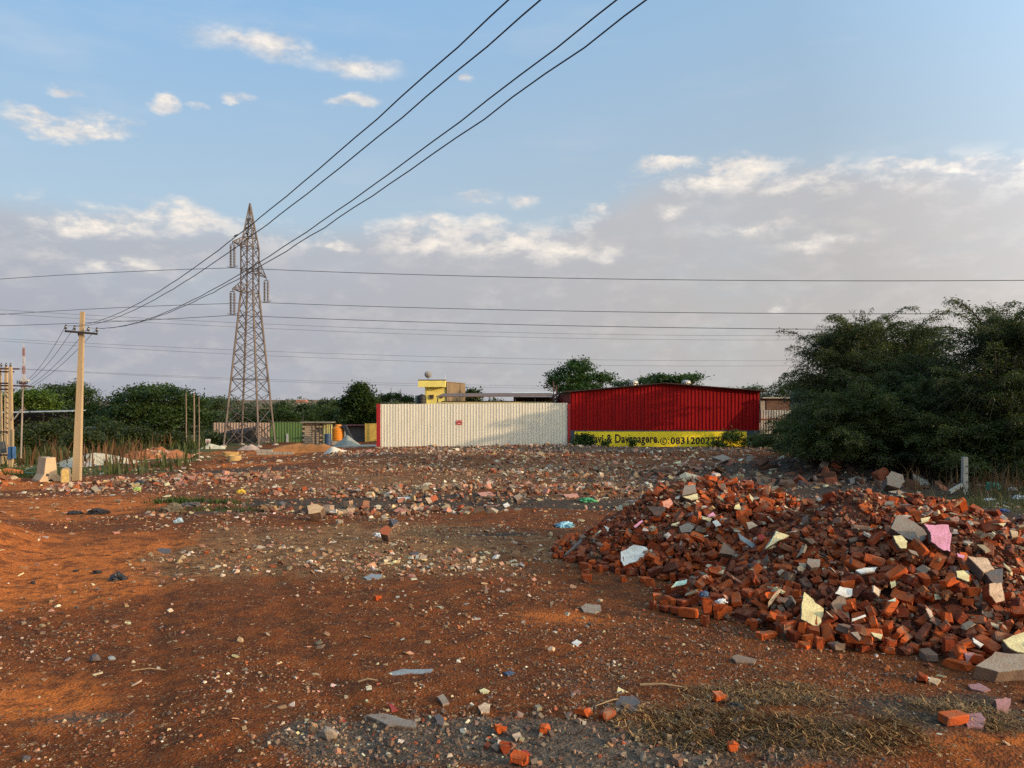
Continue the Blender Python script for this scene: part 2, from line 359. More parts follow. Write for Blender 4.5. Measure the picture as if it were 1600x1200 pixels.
# ------------------------------------------------------------------ the ground
def zones(x, y):
    w = .45 * fbm(x * .5, y * .5, 4, 31); ww = .9 * fbm(x * 1.6, y * 1.6, 4, 33)
    sx = (1 + .05 * np.abs(y)); x, y = x + 1.5 * sx * fbm(x * .45 / sx * 2, y * .45, 4, 35), y + 1.1 * sx * fbm(x * .4, y * .6, 4, 37)
    def B(cx, cy, rx, ry, p=1., a=1.): return a * blob(x, y, cx, cy, rx, ry, p)
    orange = np.maximum.reduce([B(-7.4, 11, 4.2, 4.6), B(-13.5, 18, 6.5, 7), B(-3.9, 6.3, 1.8, 1.1, 1, .55), B(.2, 8.3, 2.2, .9, 1, .40), B(-20.5, 30, 5, 4), B(-20, 52, 8, 7, 1, .8), B(-14.6, 43, 5, 3, 1, .8), B(3.2, 5.4, .9, .4, 1, .4), B(5.0, 5.9, 1.2, .7, 1, .5)])
    tan = np.maximum.reduce([B(-2.6, 13.2, 5.2, 3.8, 1, .9), B(-1, 30, 14, 14, .5, .6), B(-4, 47, 12, 9, .5, .55), B(5, 38, 10, 9, .5, .5), B(-9.5, 22, 4, 3, 1, .4)])
    grav = np.maximum.reduce([B(.1, 5.35, 2.0, .8, .8), B(-3, 5.9, .8, .3, 1, .42), B(8, 50.5, 16, 3.6, .6, .9), B(2.0, 5.6, .9, .5, 1, .6), B(-1.2, 24, 6, 1.6, 1, .5), B(1.0, 6.9, 1.2, .9, 1, .45)])
    ash = np.maximum.reduce([B(-2.0, 19.2, 4.6, 1.7, .4, 1.4), B(-6.3, 17.6, 2.2, 1.2, 1, .7), B(2.8, 20, 3.4, 1.1, 1, .7), B(.2, 14.6, 1.1, .5, 1, .7), B(12, 28, 9.5, 7, .5), B(12.5, 20, 6.5, 5.5, .6, .9), B(-13.6, 38, 5, 2.2, .8, .85), B(-9, 46, 5, 2, 1, .6), B(-2.8, 51, 3.2, 1.5, 1, .8), B(-17, 36, 8, 3, 1, .55), B(3.2, 6.0, 1.2, .6, 1, .7), B(8, 17.5, 4, 2.5, 1, .6)])  # real ash patches, plus shade put into the ground behind the heaps
    weed = np.maximum.reduce([B(13, 19.5, 5.0, 3.2, 1, .7), B(-8.3, 19.5, .8, .5, 1, .8), B(-6.4, 17.8, 1.3, .35, 1, .9), B(-24, 40, 7, 6), B(-30, 50, 16, 12), B(24, 36, 9, 12), sstep(-16, -26, x) * sstep(30, 40, y), sstep(18, 24, x) * sstep(8, 20, y)])
    far = sstep(66, 80, y) + sstep(38, 50, np.abs(x)) + sstep(-6, -16, y); far = np.clip(far, 0, 1)
    return [np.clip(q * (1 + ww) + w * (q > .02), 0, 1) for q in (orange, tan, grav, ash, weed)] + [far]
def make_ground():
    def axis(s0, grow, lim, fine):
        p = [0.]
        while p[-1] < lim:
            q = p[-1]; p.append(q + (s0 if q < fine else s0 + grow * (q - fine)))
        return np.array(p)
    xp = axis(.05, .028, 4500, 6.5); xs = np.concatenate([-xp[::-1][:-1], xp])
    y1 = axis(.045, .0155, 80, 4.); y1 = y1 + 4.; y2 = [y1[-1]]
    while y2[-1] < 4500: y2.append(y2[-1] * 1.045)
    y0 = axis(.3, .1, 900, 2.); ys = np.concatenate([4. - y0[::-1][:-1], y1, y2[1:]])
    gx, gy = np.meshgrid(xs, ys); x = gx.ravel(); y = gy.ravel()
    z = ground(x, y) - .02 * (heap(x, y) > .15)
    nx, ny = len(xs), len(ys)
    i = (np.arange(ny - 1)[:, None] * nx + np.arange(nx - 1)[None, :]).ravel()
    me = bigmesh('ground', np.c_[x, y, z], [np.c_[i, i + 1, i + nx + 1, i + nx]], smooth=True)
    Z = zones(x, y)
    for nm, k in (('zone1', 0), ('zone2', 3)):
        a = me.attributes.new(nm, 'FLOAT_COLOR', 'POINT'); c = np.ones((len(x), 4), np.float32)
        for j in range(3): c[:, j] = Z[k + j]
        a.data.foreach_set('color', c.ravel())
    return tag(link('ground', me, MATS['ground']), kind='structure')
make_ground()

# ------------------------------------------------------------------ loose pieces: many small irregular solids in one mesh
PAL = dict(white=(.68, .64, .55), cream=(.58, .50, .33), pink=(.50, .27, .21), grey=(.22, .185, .155), slate=(.09, .085, .085), tan=(.36, .235, .14),
           brick=(.30, .075, .03), dark=(.06, .042, .033), earth=(.20, .085, .045), blue=(.13, .20, .24), orange=(.45, .15, .05), stone=(.30, .26, .21))
def chips(name, x, y, size, names, probs, flat=.45, base=ground, tilt=.35, sink=.25, kind='stuff', parent=None, matk='chips', zoff=0.):
    n = len(x); rg = RNG
    cube = np.array([(a, b, c) for a in (-1, 1) for b in (-1, 1) for c in (-1, 1)], float)
    v = np.repeat(cube[None], n, 0) * (1 + rg.uniform(-.42, .25, (n, 8, 3)))
    top = (cube[:, 2] > 0)
    v[:, top, :2] *= rg.uniform(.7, 1.05, (n, 1, 1))
    asp = rg.uniform(.5, 1., n); th = np.clip(rg.normal(flat, flat * .45, n), .08, 1.)
    s = np.stack([size, size * asp, size * th * np.minimum(asp * 1.2, 1)], 1) * .5
    v = v * s[:, None, :]
    yaw = rg.uniform(0, 2 * np.pi, n); ta = rg.normal(0, tilt, n); tb = rg.normal(0, tilt, n)
    def rot(v, i, j, a):
        c, q = np.cos(a)[:, None], np.sin(a)[:, None]; vi = v[:, :, i] * c - v[:, :, j] * q; vj = v[:, :, i] * q + v[:, :, j] * c
        v[:, :, i] = vi; v[:, :, j] = vj
    rot(v, 1, 2, ta); rot(v, 0, 2, tb); rot(v, 0, 1, yaw)
    z = base(x, y)
    v += np.stack([x, y, z + s[:, 2] * (1 - 2 * sink) + zoff], 1)[:, None, :]
    q = np.array([(0, 1, 3, 2), (4, 6, 7, 5), (0, 4, 5, 1), (2, 3, 7, 6), (0, 2, 6, 4), (1, 5, 7, 3)])[:, ::-1]
    f = (np.arange(n)[:, None, None] * 8 + q[None]).reshape(-1, 4)
    pal = np.array([PAL[k] for k in names]); probs = np.asarray(probs, float)
    if probs.ndim == 1: pick = rg.choice(len(names), n, p=probs / probs.sum())
    else:
        cp = np.cumsum(probs / probs.sum(1, keepdims=True), 1); pick = (rg.random(n)[:, None] > cp).sum(1).clip(0, len(names) - 1)
    dirt = rg.random((n, 1)) ** 1.3 * .62; c = (pal[pick] * (1 - dirt) + np.array([.13, .048, .018]) * dirt) * rg.uniform(.5, 1.05, (n, 1)) * (1 + rg.normal(0, .05, (n, 3)))
    c = c * np.array([1.03, .93, .82])
    me = bigmesh(name, v.reshape(-1, 3), [f], col=np.repeat(np.clip(c, .01, .85), 8, 0))
    return tag(link(name, me, MATS[matk], parent), kind=kind)
def scatter_band(n, y0, y1, pw=1.0, m=.72):
    """random points on the ground between two distances, inside (a little more than) the field of view"""
    u = RNG.random(n); y = (y0 ** pw + u * (y1 ** pw - y0 ** pw)) ** (1 / pw) if pw else y0 * (y1 / y0) ** u
    return RNG.uniform(-1, 1, n) * (y * m + .6), y
def clump(x, y, s, k, seed):
    d = fbm(x * s, y * s, 4, seed) + .5
    return RNG.random(len(x)) < np.clip((d - .5) * k + .42, .03, 1)
NAMES = ['white', 'cream', 'pink', 'grey', 'slate', 'tan', 'brick', 'dark', 'earth', 'orange']
def zprobs(x, y):
    o, t, g, a, w, f = zones(x, y); n = len(x); P_ = np.zeros((n, 10))
    P_ += np.array([.09, .07, .07, .12, .10, .18, .12, .08, .15, .02])
    P_ += o[:, None] * np.array([.03, .1, .04, .05, .08, .2, .05, .05, 1.0, .4])
    P_ += t[:, None] * np.array([.22, .22, .20, .16, .06, .35, .10, .02, .1, .02])
    P_ += g[:, None] * np.array([.12, .06, .06, 1.0, .7, .2, .05, .2, .1, 0])
    P_ += a[:, None] * np.array([.10, .05, .06, .5, .4, .2, .25, .9, .2, 0])
    return P_
def ground_litter():
    L = []
    for n, y0, y1, s0, s1, pw in ((46000, 4.4, 8.5, .008, .034, 1.2), (32000, 8, 17, .014, .060, 1.2), (34000, 16, 34, .025, .11, 1.1), (26000, 30, 56, .05, .19, 1.2)):
        x, y = scatter_band(n, y0, y1, pw); s = s0 + (s1 - s0) * RNG.random(n) ** 3.2
        o, t, g, a, w, f = zones(x, y)
        k = clump(x, y, .9, 3.2, 41) & (RNG.random(n) > o * .82) & (heap(x, y) < .25) & ((RNG.random(n) > .45) | (g > .3) | (t > .4))
        L.append((x[k], y[k], s[k]))
    x, y, s = (np.concatenate([q[i] for q in L]) for i in range(3))
    chips('small_rubble', x, y, s, NAMES, zprobs(x, y), flat=.5)
    # flat pale shards of tile and plaster
    x, y = scatter_band(8500, 4.5, 55, .75); s = (.02 + .0042 * y) * (.5 + 1.3 * RNG.random(len(x)) ** 2); k = clump(x, y, .6, 4, 47) & (heap(x, y) < .1) & (RNG.random(len(x)) > zones(x, y)[0] * .8)
    chips('tile_shard_litter', x[k], y[k], s[k], ['white', 'cream', 'pink', 'tan', 'blue'], [.36, .3, .16, .16, .02], flat=.13, tilt=.3, sink=.1)
    # larger lumps in ridges and dumps
    def dump(name, n, cx, cy, rx, ry, s0, s1, names, pr, flat=.6, seed=1):
        r = np.sqrt(RNG.random(n)); a = RNG.uniform(0, 2 * np.pi, n); x = cx + rx * r * np.cos(a); y = cy + ry * r * np.sin(a)
        s = s0 * .8 + (s1 * .8 - s0 * .8) * RNG.random(n) ** 3.4; k = clump(x, y, 1.1, 4, seed) | (RNG.random(n) < .35)
        chips(name, x[k], y[k], s[k], names, pr, flat=flat * .8, tilt=.6)
    dump('broken_masonry', 3000, -.4, 22.3, 6.8, 2.4, .05, .30, NAMES, [.12, .10, .18, .16, .05, .2, .16, .1, .1, .02], .5, 61)
    dump('broken_masonry', 600, -2.9, 17.6, 2.8, .9, .05, .36, NAMES, [.1, .12, .12, .25, .1, .25, .15, .1, .1, .02], .6, 62)
    dump('broken_masonry', 2600, -13.2, 29.8, 4.8, 3.0, .06, .36, NAMES, [.14, .10, .40, .06, .02, .22, .20, .05, .1, .05], .55, 63)
    dump('broken_masonry', 3000, 6.5, 49.6, 15, 2.2, .08, .36, ['grey', 'stone', 'slate', 'dark', 'white', 'tan'], [.5, .3, .2, .15, .05, .15], .6, 64)
    dump('broken_masonry', 2200, 12.3, 28.8, 8, 6, .08, .7, ['grey', 'dark', 'slate', 'earth', 'brick', 'white', 'tan'], [.16, .42, .16, .2, .08, .03, .05], .35, 65)
    dump('broken_masonry', 2600, 5.3, 38, 11, 11, .08, .42, NAMES, [.2, .12, .25, .14, .03, .2, .2, .05, .1, .03], .4, 66)
    dump('broken_masonry', 700, -23.2, 31.5, 2.8, 2.2, .08, .60, ['orange', 'brick', 'tan', 'white', 'earth', 'cream'], [.5, .3, .15, .05, .3, .06], .6, 67)
    dump('broken_masonry', 1300, 4.2, 25.5, 6.6, 3.6, .06, .34, NAMES, [.3, .1, .25, .14, .03, .2, .15, .05, .1, .03], .35, 68)
    dump('broken_masonry', 2200, .2, 5.45, 2.0, .66, .012, .075, ['grey', 'slate', 'stone', 'tan', 'white', 'brick', 'pink'], [.45, .35, .2, .14, .06, .07, .04], .6, 69)
    dump('broken_masonry', 1800, -4.2, 49.0, 8, 3.5, .1, .36, NAMES, [.2, .12, .35, .3, .06, .2, .25, .15, .1, .03], .4, 70)
    dump('broken_masonry', 260, 15.6, 20.5, 2.6, 1.2, .05, .2, ['white', 'grey', 'slate', 'dark', 'blue'], [.3, .3, .1, .3, .1], .35, 71)
    dump('broken_masonry', 1300, -2.6, 11.9, 3.4, 1.0, .03, .16, NAMES, [.3, .25, .2, .12, .06, .3, .2, .03, .1, .03], .3, 72)
    dump('broken_masonry', 600, 4.9, 5.9, 1.3, .55, .02, .09, NAMES, [.06, .04, .1, .2, .06, .2, .2, .1, .3, .03], .4, 73)
ground_litter()

# ------------------------------------------------------------------ the brick heaps
# where each brick came to rest: x, y, z in steps of 4 mm, three turns in steps of 2 degrees, size * 3 + heap
BRICKS = [
542,2618,45,-30,12,70,0,677,2637,55,-1,-3,-4,0,549,2643,31,19,8,-28,0,799,2648,117,74,-1,-47,0,494,2649,25,37,10,86,0,564,2654,17,-25,0,-19,0,690,2661,79,-16,1,51,0,754,2686,91,70,-4,39,0,626,2691,27,16,9,-25,0,494,2705,60,74,12,6,0,882,2722,178,86,-6,-47,0,774,2731,119,23,14,-32,0,
1237,2732,214,73,0,3,0,863,2732,140,-90,6,-1,0,415,2732,18,-90,9,-68,0,633,2732,115,82,19,-8,0,462,2735,27,-73,4,-50,0,610,2735,82,-54,9,-6,0,936,2740,154,42,12,69,0,804,2741,119,-67,-12,-9,0,730,2741,99,14,12,-34,0,750,2741,113,-23,12,-34,0,661,2742,128,13,7,-18,0,1002,2744,185,75,-7,-1,0,
1019,2745,167,-78,-11,-60,0,1065,2746,184,15,16,-83,0,900,2752,195,42,-3,81,0,515,2753,59,22,11,39,0,395,2758,43,-23,0,-35,0,864,2760,145,84,-18,0,0,333,2772,10,0,0,44,0,658,2773,117,-16,-15,30,0,996,2774,169,-21,-25,38,0,921,2775,188,-55,-15,-86,0,265,2776,15,45,0,-28,0,741,2778,160,-13,8,25,0,
923,2780,160,-85,18,-5,0,375,2782,13,-84,0,-29,0,434,2784,40,56,9,-38,0,848,2786,175,-32,-22,66,0,519,2795,82,-42,-14,78,0,958,2803,208,-12,12,53,0,799,2805,124,-88,-18,48,0,580,2813,116,2,-18,33,0,254,2815,30,-90,30,38,0,792,2820,178,-76,9,-53,0,1168,2821,184,20,6,-62,0,1008,2821,203,88,9,-51,0,
1248,2831,171,-19,8,12,0,868,2832,152,33,-16,48,0,665,2832,152,-88,-11,-86,0,840,2834,195,3,30,-45,0,768,2835,171,-68,-16,-66,0,930,2838,190,79,-13,11,0,509,2838,136,84,-2,77,0,416,2838,61,2,-2,39,0,718,2840,166,-24,-23,11,0,920,2841,158,87,-11,36,0,957,2846,180,12,-3,-39,0,692,2850,179,33,12,-53,0,
921,2852,213,-66,-18,-1,0,864,2853,193,-64,-6,-1,0,667,2854,173,56,4,48,0,469,2855,97,-53,6,-6,0,601,2858,128,87,18,-66,0,308,2869,34,-63,-10,-77,0,1193,2874,183,14,20,16,0,1233,2875,142,-71,27,32,0,1335,2879,90,-77,-18,-67,0,623,2883,177,81,-23,23,0,1251,2883,151,-31,29,27,0,904,2887,184,-78,-4,79,0,
359,2888,57,3,18,-58,0,742,2891,198,78,-20,55,0,923,2894,203,78,10,39,0,704,2900,206,84,22,-53,0,438,2902,110,77,6,-53,0,846,2907,189,11,2,0,0,1104,2908,215,81,3,43,0,1362,2910,78,18,-27,-74,0,821,2914,214,90,12,-49,0,691,2925,199,-18,-2,4,0,972,2925,231,75,8,-12,0,905,2926,225,-25,30,-24,0,
883,2928,216,69,-31,68,0,739,2944,207,-43,-17,40,0,777,2945,204,15,2,-4,0,267,2948,36,84,10,-57,0,221,2952,10,90,0,-76,0,797,2955,224,90,14,37,0,1019,2957,234,-9,0,74,0,596,2962,207,-55,9,-15,0,755,2979,230,13,18,-11,0,929,2980,232,-9,-13,58,0,301,2985,32,-11,-13,28,0,602,2990,211,-13,-6,76,0,
552,3001,203,-7,-13,32,0,973,3011,255,83,26,-63,0,828,3022,251,81,18,51,0,361,3027,93,-23,6,-49,0,420,3045,132,-71,5,-47,0,1355,3053,28,-69,0,42,0,391,3059,116,21,4,-41,0,576,3059,254,-82,-14,23,0,288,3064,42,-75,-12,-23,0,710,3065,250,81,-3,-87,0,714,3072,272,84,7,-58,0,785,3074,281,-33,2,-39,0,
560,3075,241,-77,9,-22,0,367,3084,97,30,3,-46,0,763,3087,252,-90,-8,38,0,954,3089,281,0,4,-55,0,607,3095,265,10,-18,-87,0,1216,3098,118,85,-22,-73,0,803,3103,304,86,-4,-71,0,657,3103,265,48,-1,-42,0,889,3115,283,70,-12,-1,0,582,3121,241,82,-10,-43,0,844,3127,277,87,7,44,0,1030,3132,221,82,17,8,0,
327,3135,89,12,-15,-26,0,251,3135,45,-73,-6,42,0,780,3143,284,73,-12,87,0,240,3147,33,18,-3,38,0,685,3148,266,35,-8,4,0,462,3152,158,-12,-14,5,0,604,3153,247,32,-13,-48,0,1289,3158,80,-60,-14,-29,0,347,3165,77,88,21,83,0,953,3168,256,50,18,13,0,397,3174,117,-17,-6,37,0,1174,3184,93,-19,-14,-39,0,
1197,3187,79,-71,15,51,0,1375,3190,15,-45,0,43,0,670,3193,243,5,13,87,0,697,3197,271,84,0,-28,0,856,3200,267,-86,-2,-58,0,790,3201,284,62,5,-79,0,1267,3201,44,-61,-16,-49,0,466,3201,144,-83,-14,-29,0,230,3203,40,28,11,-63,0,389,3224,107,-14,21,78,0,689,3225,242,80,-11,5,0,1220,3227,72,89,-26,-63,0,
601,3241,201,-74,-12,-51,0,1103,3244,115,89,23,19,0,203,3245,19,-1,-9,15,0,406,3252,118,89,-27,-11,0,242,3259,10,-90,0,-34,0,1198,3260,59,82,-3,-57,0,326,3270,61,-11,14,79,0,1287,3286,29,0,-1,-23,0,592,3288,179,87,0,-66,0,327,3307,36,56,15,88,0,1159,3314,45,-50,21,11,0,1232,3319,40,-89,3,-4,0,
1144,3333,40,-87,-19,-77,0,1170,3362,15,79,-1,-32,0,453,3374,72,78,-10,-3,0,767,3386,178,-7,-19,-36,0,513,3399,86,-11,-15,0,0,342,3401,16,75,1,56,0,713,3408,152,-1,20,59,0,430,3423,39,83,-16,-13,0,1028,3425,61,69,-5,-26,0,668,3431,122,-89,-16,-35,0,1086,3431,32,65,-6,77,0,968,3433,97,-84,-7,-24,0,
862,3437,122,-10,19,22,0,266,3459,10,0,0,-70,0,1069,3482,25,-53,0,29,0,1021,3487,26,72,-6,-29,0,1055,3491,44,-2,8,67,0,893,3513,52,41,-20,-51,0,953,3525,24,-80,11,54,0,1400,1716,15,45,0,39,1,1236,1745,55,-45,0,-77,1,1010,1746,10,-90,0,60,1,1359,1777,21,-2,-11,39,1,1403,1788,17,-47,-2,56,1,
1230,1793,16,-80,-2,-11,1,1108,1794,42,76,-11,59,1,1155,1802,50,-66,6,-2,1,1182,1803,17,-3,8,-59,1,980,1811,10,-90,0,40,1,1626,1831,15,45,0,-49,1,1569,1854,10,-90,0,65,1,1512,1856,17,-78,2,-6,1,844,1864,33,45,0,-14,1,1457,1866,52,76,-8,89,1,1241,1868,94,70,0,-11,1,1088,1877,51,3,2,-89,1,
1006,1878,42,-53,18,-76,1,880,1886,36,-77,0,-5,1,1509,1892,32,18,3,8,1,954,1893,36,-62,0,-68,1,1137,1894,66,-18,1,73,1,1567,1899,21,15,-6,-81,1,1410,1902,81,-69,8,38,1,1450,1904,51,86,-15,63,1,1476,1909,65,47,3,-30,1,1340,1910,108,-84,-5,79,1,1311,1918,95,5,-5,80,1,1031,1920,69,76,-18,-1,1,
789,1923,28,71,-15,37,1,1618,1925,11,-89,1,12,1,1684,1933,28,0,0,21,1,908,1938,30,68,-3,-6,1,1458,1950,77,-18,3,-76,1,1755,1951,10,0,0,-13,1,1436,1953,121,-40,-6,-40,1,960,1955,83,-70,20,-75,1,728,1959,10,-90,0,-18,1,1218,1964,118,81,13,-65,1,707,1964,33,-45,0,-74,1,651,1966,10,0,0,13,1,
922,1969,69,-62,9,26,1,804,1970,48,-8,18,87,1,1123,1972,147,-7,-5,11,1,1750,1978,15,-45,0,78,1,844,1978,53,55,12,-36,1,1406,1978,139,-3,-29,51,1,1060,1984,108,-74,-1,60,1,1008,1986,104,25,4,-24,1,696,1987,29,-89,-45,-62,1,879,1995,69,-12,13,23,1,1038,1997,95,-74,0,60,1,1448,1997,122,-4,17,-2,1,
1538,2005,84,18,-6,-78,1,1166,2008,145,-66,3,69,1,1542,2015,99,-85,18,57,1,1504,2021,109,66,7,-74,1,1594,2023,94,84,-19,65,1,802,2026,40,35,20,-1,1,1721,2030,42,-21,15,-9,1,863,2031,54,-21,-4,40,1,1307,2032,163,-86,2,0,1,1637,2033,76,-33,3,-22,1,938,2034,94,63,-14,-42,1,1838,2040,10,90,0,75,1,
1773,2040,44,79,3,-31,1,1018,2040,153,11,-16,1,1,1203,2044,180,9,-25,43,1,1348,2047,163,-55,17,-52,1,1577,2050,90,63,11,-4,1,922,2050,105,80,-20,2,1,1753,2051,26,40,12,-4,1,1459,2052,159,-14,-7,-54,1,1645,2061,62,-6,-9,51,1,1436,2062,170,-12,-2,-56,1,1142,2065,175,16,-26,9,1,1621,2074,85,-79,1,-10,1,
1184,2076,179,32,11,-66,1,1012,2078,129,57,-9,-74,1,1287,2080,204,-85,-12,29,1,1706,2082,57,67,5,-45,1,1870,2089,22,88,12,-89,1,1068,2090,142,-90,-11,18,1,1535,2091,119,5,-16,58,1,860,2093,78,-19,-11,-87,1,1104,2094,136,79,-9,32,1,927,2099,117,34,12,78,1,1358,2100,198,-23,-6,25,1,1028,2101,150,74,11,69,1,
1431,2114,155,-76,-7,38,1,997,2114,115,-79,8,-51,1,1124,2120,206,-55,15,-40,1,1524,2122,146,10,1,88,1,1063,2125,129,-5,8,-80,1,1317,2125,213,-63,6,-17,1,867,2128,70,-89,-9,20,1,1767,2128,34,65,-1,31,1,898,2131,98,1,16,24,1,715,2131,68,-14,1,15,1,642,2131,20,81,0,63,1,689,2135,42,15,-13,69,1,
1115,2138,186,-36,-15,52,1,1008,2142,164,-58,9,-7,1,1838,2146,30,-68,-18,-33,1,1068,2149,156,23,0,21,1,589,2150,19,-45,-4,12,1,959,2153,154,74,-7,63,1,993,2156,129,74,11,81,1,1135,2162,198,80,-1,-30,1,496,2162,15,45,0,75,1,1653,2167,91,-3,-2,41,1,1605,2168,108,87,-17,73,1,1456,2168,194,34,-12,44,1,
1518,2169,164,22,9,80,1,1589,2171,142,86,3,-25,1,1413,2174,215,57,5,50,1,1379,2174,232,-81,5,-73,1,634,2174,49,83,-9,39,1,1495,2178,182,81,3,43,1,1611,2181,140,-45,12,-25,1,1711,2181,46,-16,7,-34,1,1430,2186,197,-40,-4,-41,1,678,2186,64,7,3,20,1,1542,2186,172,66,6,5,1,831,2187,74,86,-12,34,1,
1774,2192,39,-27,-3,-65,1,1635,2192,133,-72,0,-25,1,1742,2192,66,87,2,-90,1,1019,2194,135,-9,-11,43,1,1826,2194,45,15,11,-21,1,1312,2195,233,-23,-8,52,1,482,2201,10,-90,0,75,1,1371,2203,251,58,9,78,1,1096,2204,191,-10,-15,53,1,1174,2216,230,88,-5,27,1,1002,2217,175,-70,-1,-10,1,617,2220,45,-9,17,-80,1,
1049,2220,211,13,19,-83,1,1545,2220,189,-14,21,-46,1,1341,2222,224,-77,0,-62,1,1261,2228,248,48,-1,-21,1,705,2237,95,-28,7,-48,1,1136,2239,193,-77,2,-18,1,1391,2242,224,27,7,-16,1,676,2246,73,-75,-16,-8,1,1399,2248,196,83,5,-30,1,1660,2249,104,61,1,-31,1,1306,2250,250,82,-15,26,1,1147,2251,218,73,6,67,1,
1430,2252,187,7,-2,55,1,562,2256,25,85,10,81,1,1461,2257,215,30,-21,56,1,1308,2262,221,-3,4,-4,1,857,2262,133,-66,1,90,1,500,2271,11,0,1,-40,1,800,2273,113,60,0,-18,1,1349,2274,234,75,-26,-33,1,974,2275,195,10,2,34,1,630,2278,59,-5,14,90,1,1114,2282,215,-40,19,-57,1,879,2284,157,79,10,-88,1,
468,2288,15,45,0,54,1,724,2291,100,-71,-17,10,1,1773,2298,88,-10,11,48,1,1399,2300,205,-48,-12,84,1,1615,2303,130,72,-11,54,1,1573,2307,180,58,-8,0,1,569,2309,65,-76,-5,28,1,1049,2317,221,-26,2,-6,1,566,2318,49,-80,12,-5,1,1290,2324,227,-45,5,-32,1,1661,2327,120,-73,-3,-45,1,542,2330,38,-85,5,10,1,
1726,2331,141,43,-3,-60,1,1143,2336,244,85,14,-67,1,1468,2337,220,69,-1,55,1,1229,2341,245,-38,-1,-74,1,1678,2344,98,-62,-6,49,1,1321,2350,251,73,9,20,1,1392,2352,232,-6,-16,-61,1,765,2352,112,-76,1,-30,1,844,2357,161,4,12,8,1,628,2358,81,-20,8,-1,1,1189,2367,251,90,9,-29,1,1666,2375,147,-76,-11,-49,1,
1628,2383,166,-16,-1,-65,1,1706,2385,138,-16,6,30,1,646,2385,78,15,-19,-72,1,833,2388,140,-22,-2,-44,1,1479,2389,233,-29,8,21,1,1314,2389,270,3,16,71,1,861,2396,176,1,5,2,1,711,2398,92,-40,-13,-19,1,1390,2399,249,-41,-12,-86,1,1258,2404,267,0,13,32,1,799,2417,150,-32,-19,-8,1,614,2417,54,-42,6,77,1,
802,2422,121,23,-4,-30,1,1356,2433,244,67,9,-23,1,1430,2444,280,70,21,23,1,623,2447,47,1,-7,-24,1,1734,2458,154,2,-14,43,1,647,2459,66,22,2,-16,1,1304,2463,252,-80,6,-9,1,789,2469,135,22,-5,-22,1,946,2473,225,-69,9,-56,1,803,2475,154,20,14,58,1,1162,2485,305,-80,1,24,1,1286,2498,272,-80,19,0,1,
1301,2508,288,71,3,-45,1,782,2514,114,34,18,73,1,1628,2532,201,87,17,-31,1,669,2533,60,-72,-8,-34,1,636,2535,25,72,0,19,1,1030,2536,279,-74,-3,-62,1,1642,2544,174,-66,14,-5,1,702,2548,83,76,-18,16,1,1432,2562,273,48,7,0,1,1661,2565,149,89,11,2,1,817,2577,126,18,0,-52,1,1361,2585,290,-61,-4,-66,1,
627,2586,27,43,2,30,1,577,2593,15,-45,0,62,1,1017,2606,261,6,13,-25,1,862,2622,161,21,-11,27,1,1158,2623,260,-78,7,75,1,1008,2625,231,-85,5,25,1,1016,2631,247,-88,-7,84,1,1058,2632,247,-59,16,37,1,1260,2639,269,-51,-11,-25,1,857,2640,153,68,9,-64,1,1681,2641,152,-23,16,43,1,1632,2643,142,12,12,48,1,
1546,2647,182,-10,-14,-55,1,1772,2649,177,14,-2,-49,1,951,2655,210,16,-5,38,1,1184,2656,252,46,-10,-38,1,1144,2666,247,25,19,69,1,1016,2682,208,28,12,72,1,1681,2683,132,82,-13,-1,1,927,2688,187,1,-21,-20,1,1638,2694,115,86,14,43,1,1151,2703,247,-11,8,-89,1,1044,2705,230,7,-13,-84,1,1567,2714,147,58,-21,-67,1,
1348,2759,196,-23,3,-2,1,1241,2761,221,83,-4,-85,1,1169,2766,189,-70,-5,86,1,1740,2767,134,83,19,63,1,1536,2773,141,82,9,2,1,1706,2776,111,-39,-19,-30,1,1383,2822,139,-54,-20,-36,1,814,2822,159,-78,8,74,1,1327,2822,151,-9,-1,83,1,1555,2851,55,5,18,35,1,1279,2852,142,-76,7,-11,1,1526,2853,71,45,-17,-63,1,
1634,2857,57,-2,-5,55,1,1596,2864,55,48,-20,33,1,1672,2869,51,88,17,69,1,905,2877,224,-14,5,31,1,1461,2895,47,-12,-19,-30,1,1685,2908,40,83,-19,-13,1,1317,2920,108,69,-2,67,1,985,2983,262,89,24,-59,1,1968,2116,10,90,0,-76,2,1894,2131,11,-2,0,-71,2,1971,2153,17,-17,1,-74,2,1942,2161,33,-19,12,-80,2,
1817,2180,62,37,-16,56,2,2033,2186,21,75,5,-68,2,1786,2188,70,88,-4,-44,2,1896,2208,45,-29,-16,16,2,1971,2228,84,59,4,6,2,1833,2230,50,85,18,-57,2,1720,2239,121,-80,7,-46,2,2155,2242,43,83,-14,73,2,1925,2242,69,14,10,-20,2,2063,2242,57,-69,-7,12,2,2220,2247,26,-17,-12,87,2,2277,2271,25,-64,6,-59,2,
1844,2273,81,-76,-12,4,2,1925,2293,101,-11,-13,74,2,2109,2304,117,-10,-3,-23,2,1713,2307,120,88,-2,-55,2,2158,2310,80,-14,10,-66,2,2372,2312,11,88,0,82,2,2404,2340,15,-44,0,-1,2,1902,2340,134,-37,-11,22,2,2098,2353,138,-19,7,0,2,2111,2406,163,-89,16,-36,2,1577,2412,209,44,-7,-32,2,2012,2413,186,49,16,-28,2,
1860,2453,165,-16,-6,63,2,1938,2458,196,-44,-11,20,2,1536,2463,250,32,6,57,2,2106,2477,195,-74,4,24,2,2392,2493,45,14,-2,33,2,1644,2499,180,17,15,24,2,2235,2517,140,-73,-5,45,2,1917,2519,210,-8,-8,52,2,1753,2545,177,-12,12,25,2,2494,2547,10,0,0,-49,2,1855,2565,197,-3,-10,19,2,2282,2606,127,55,-3,50,2,
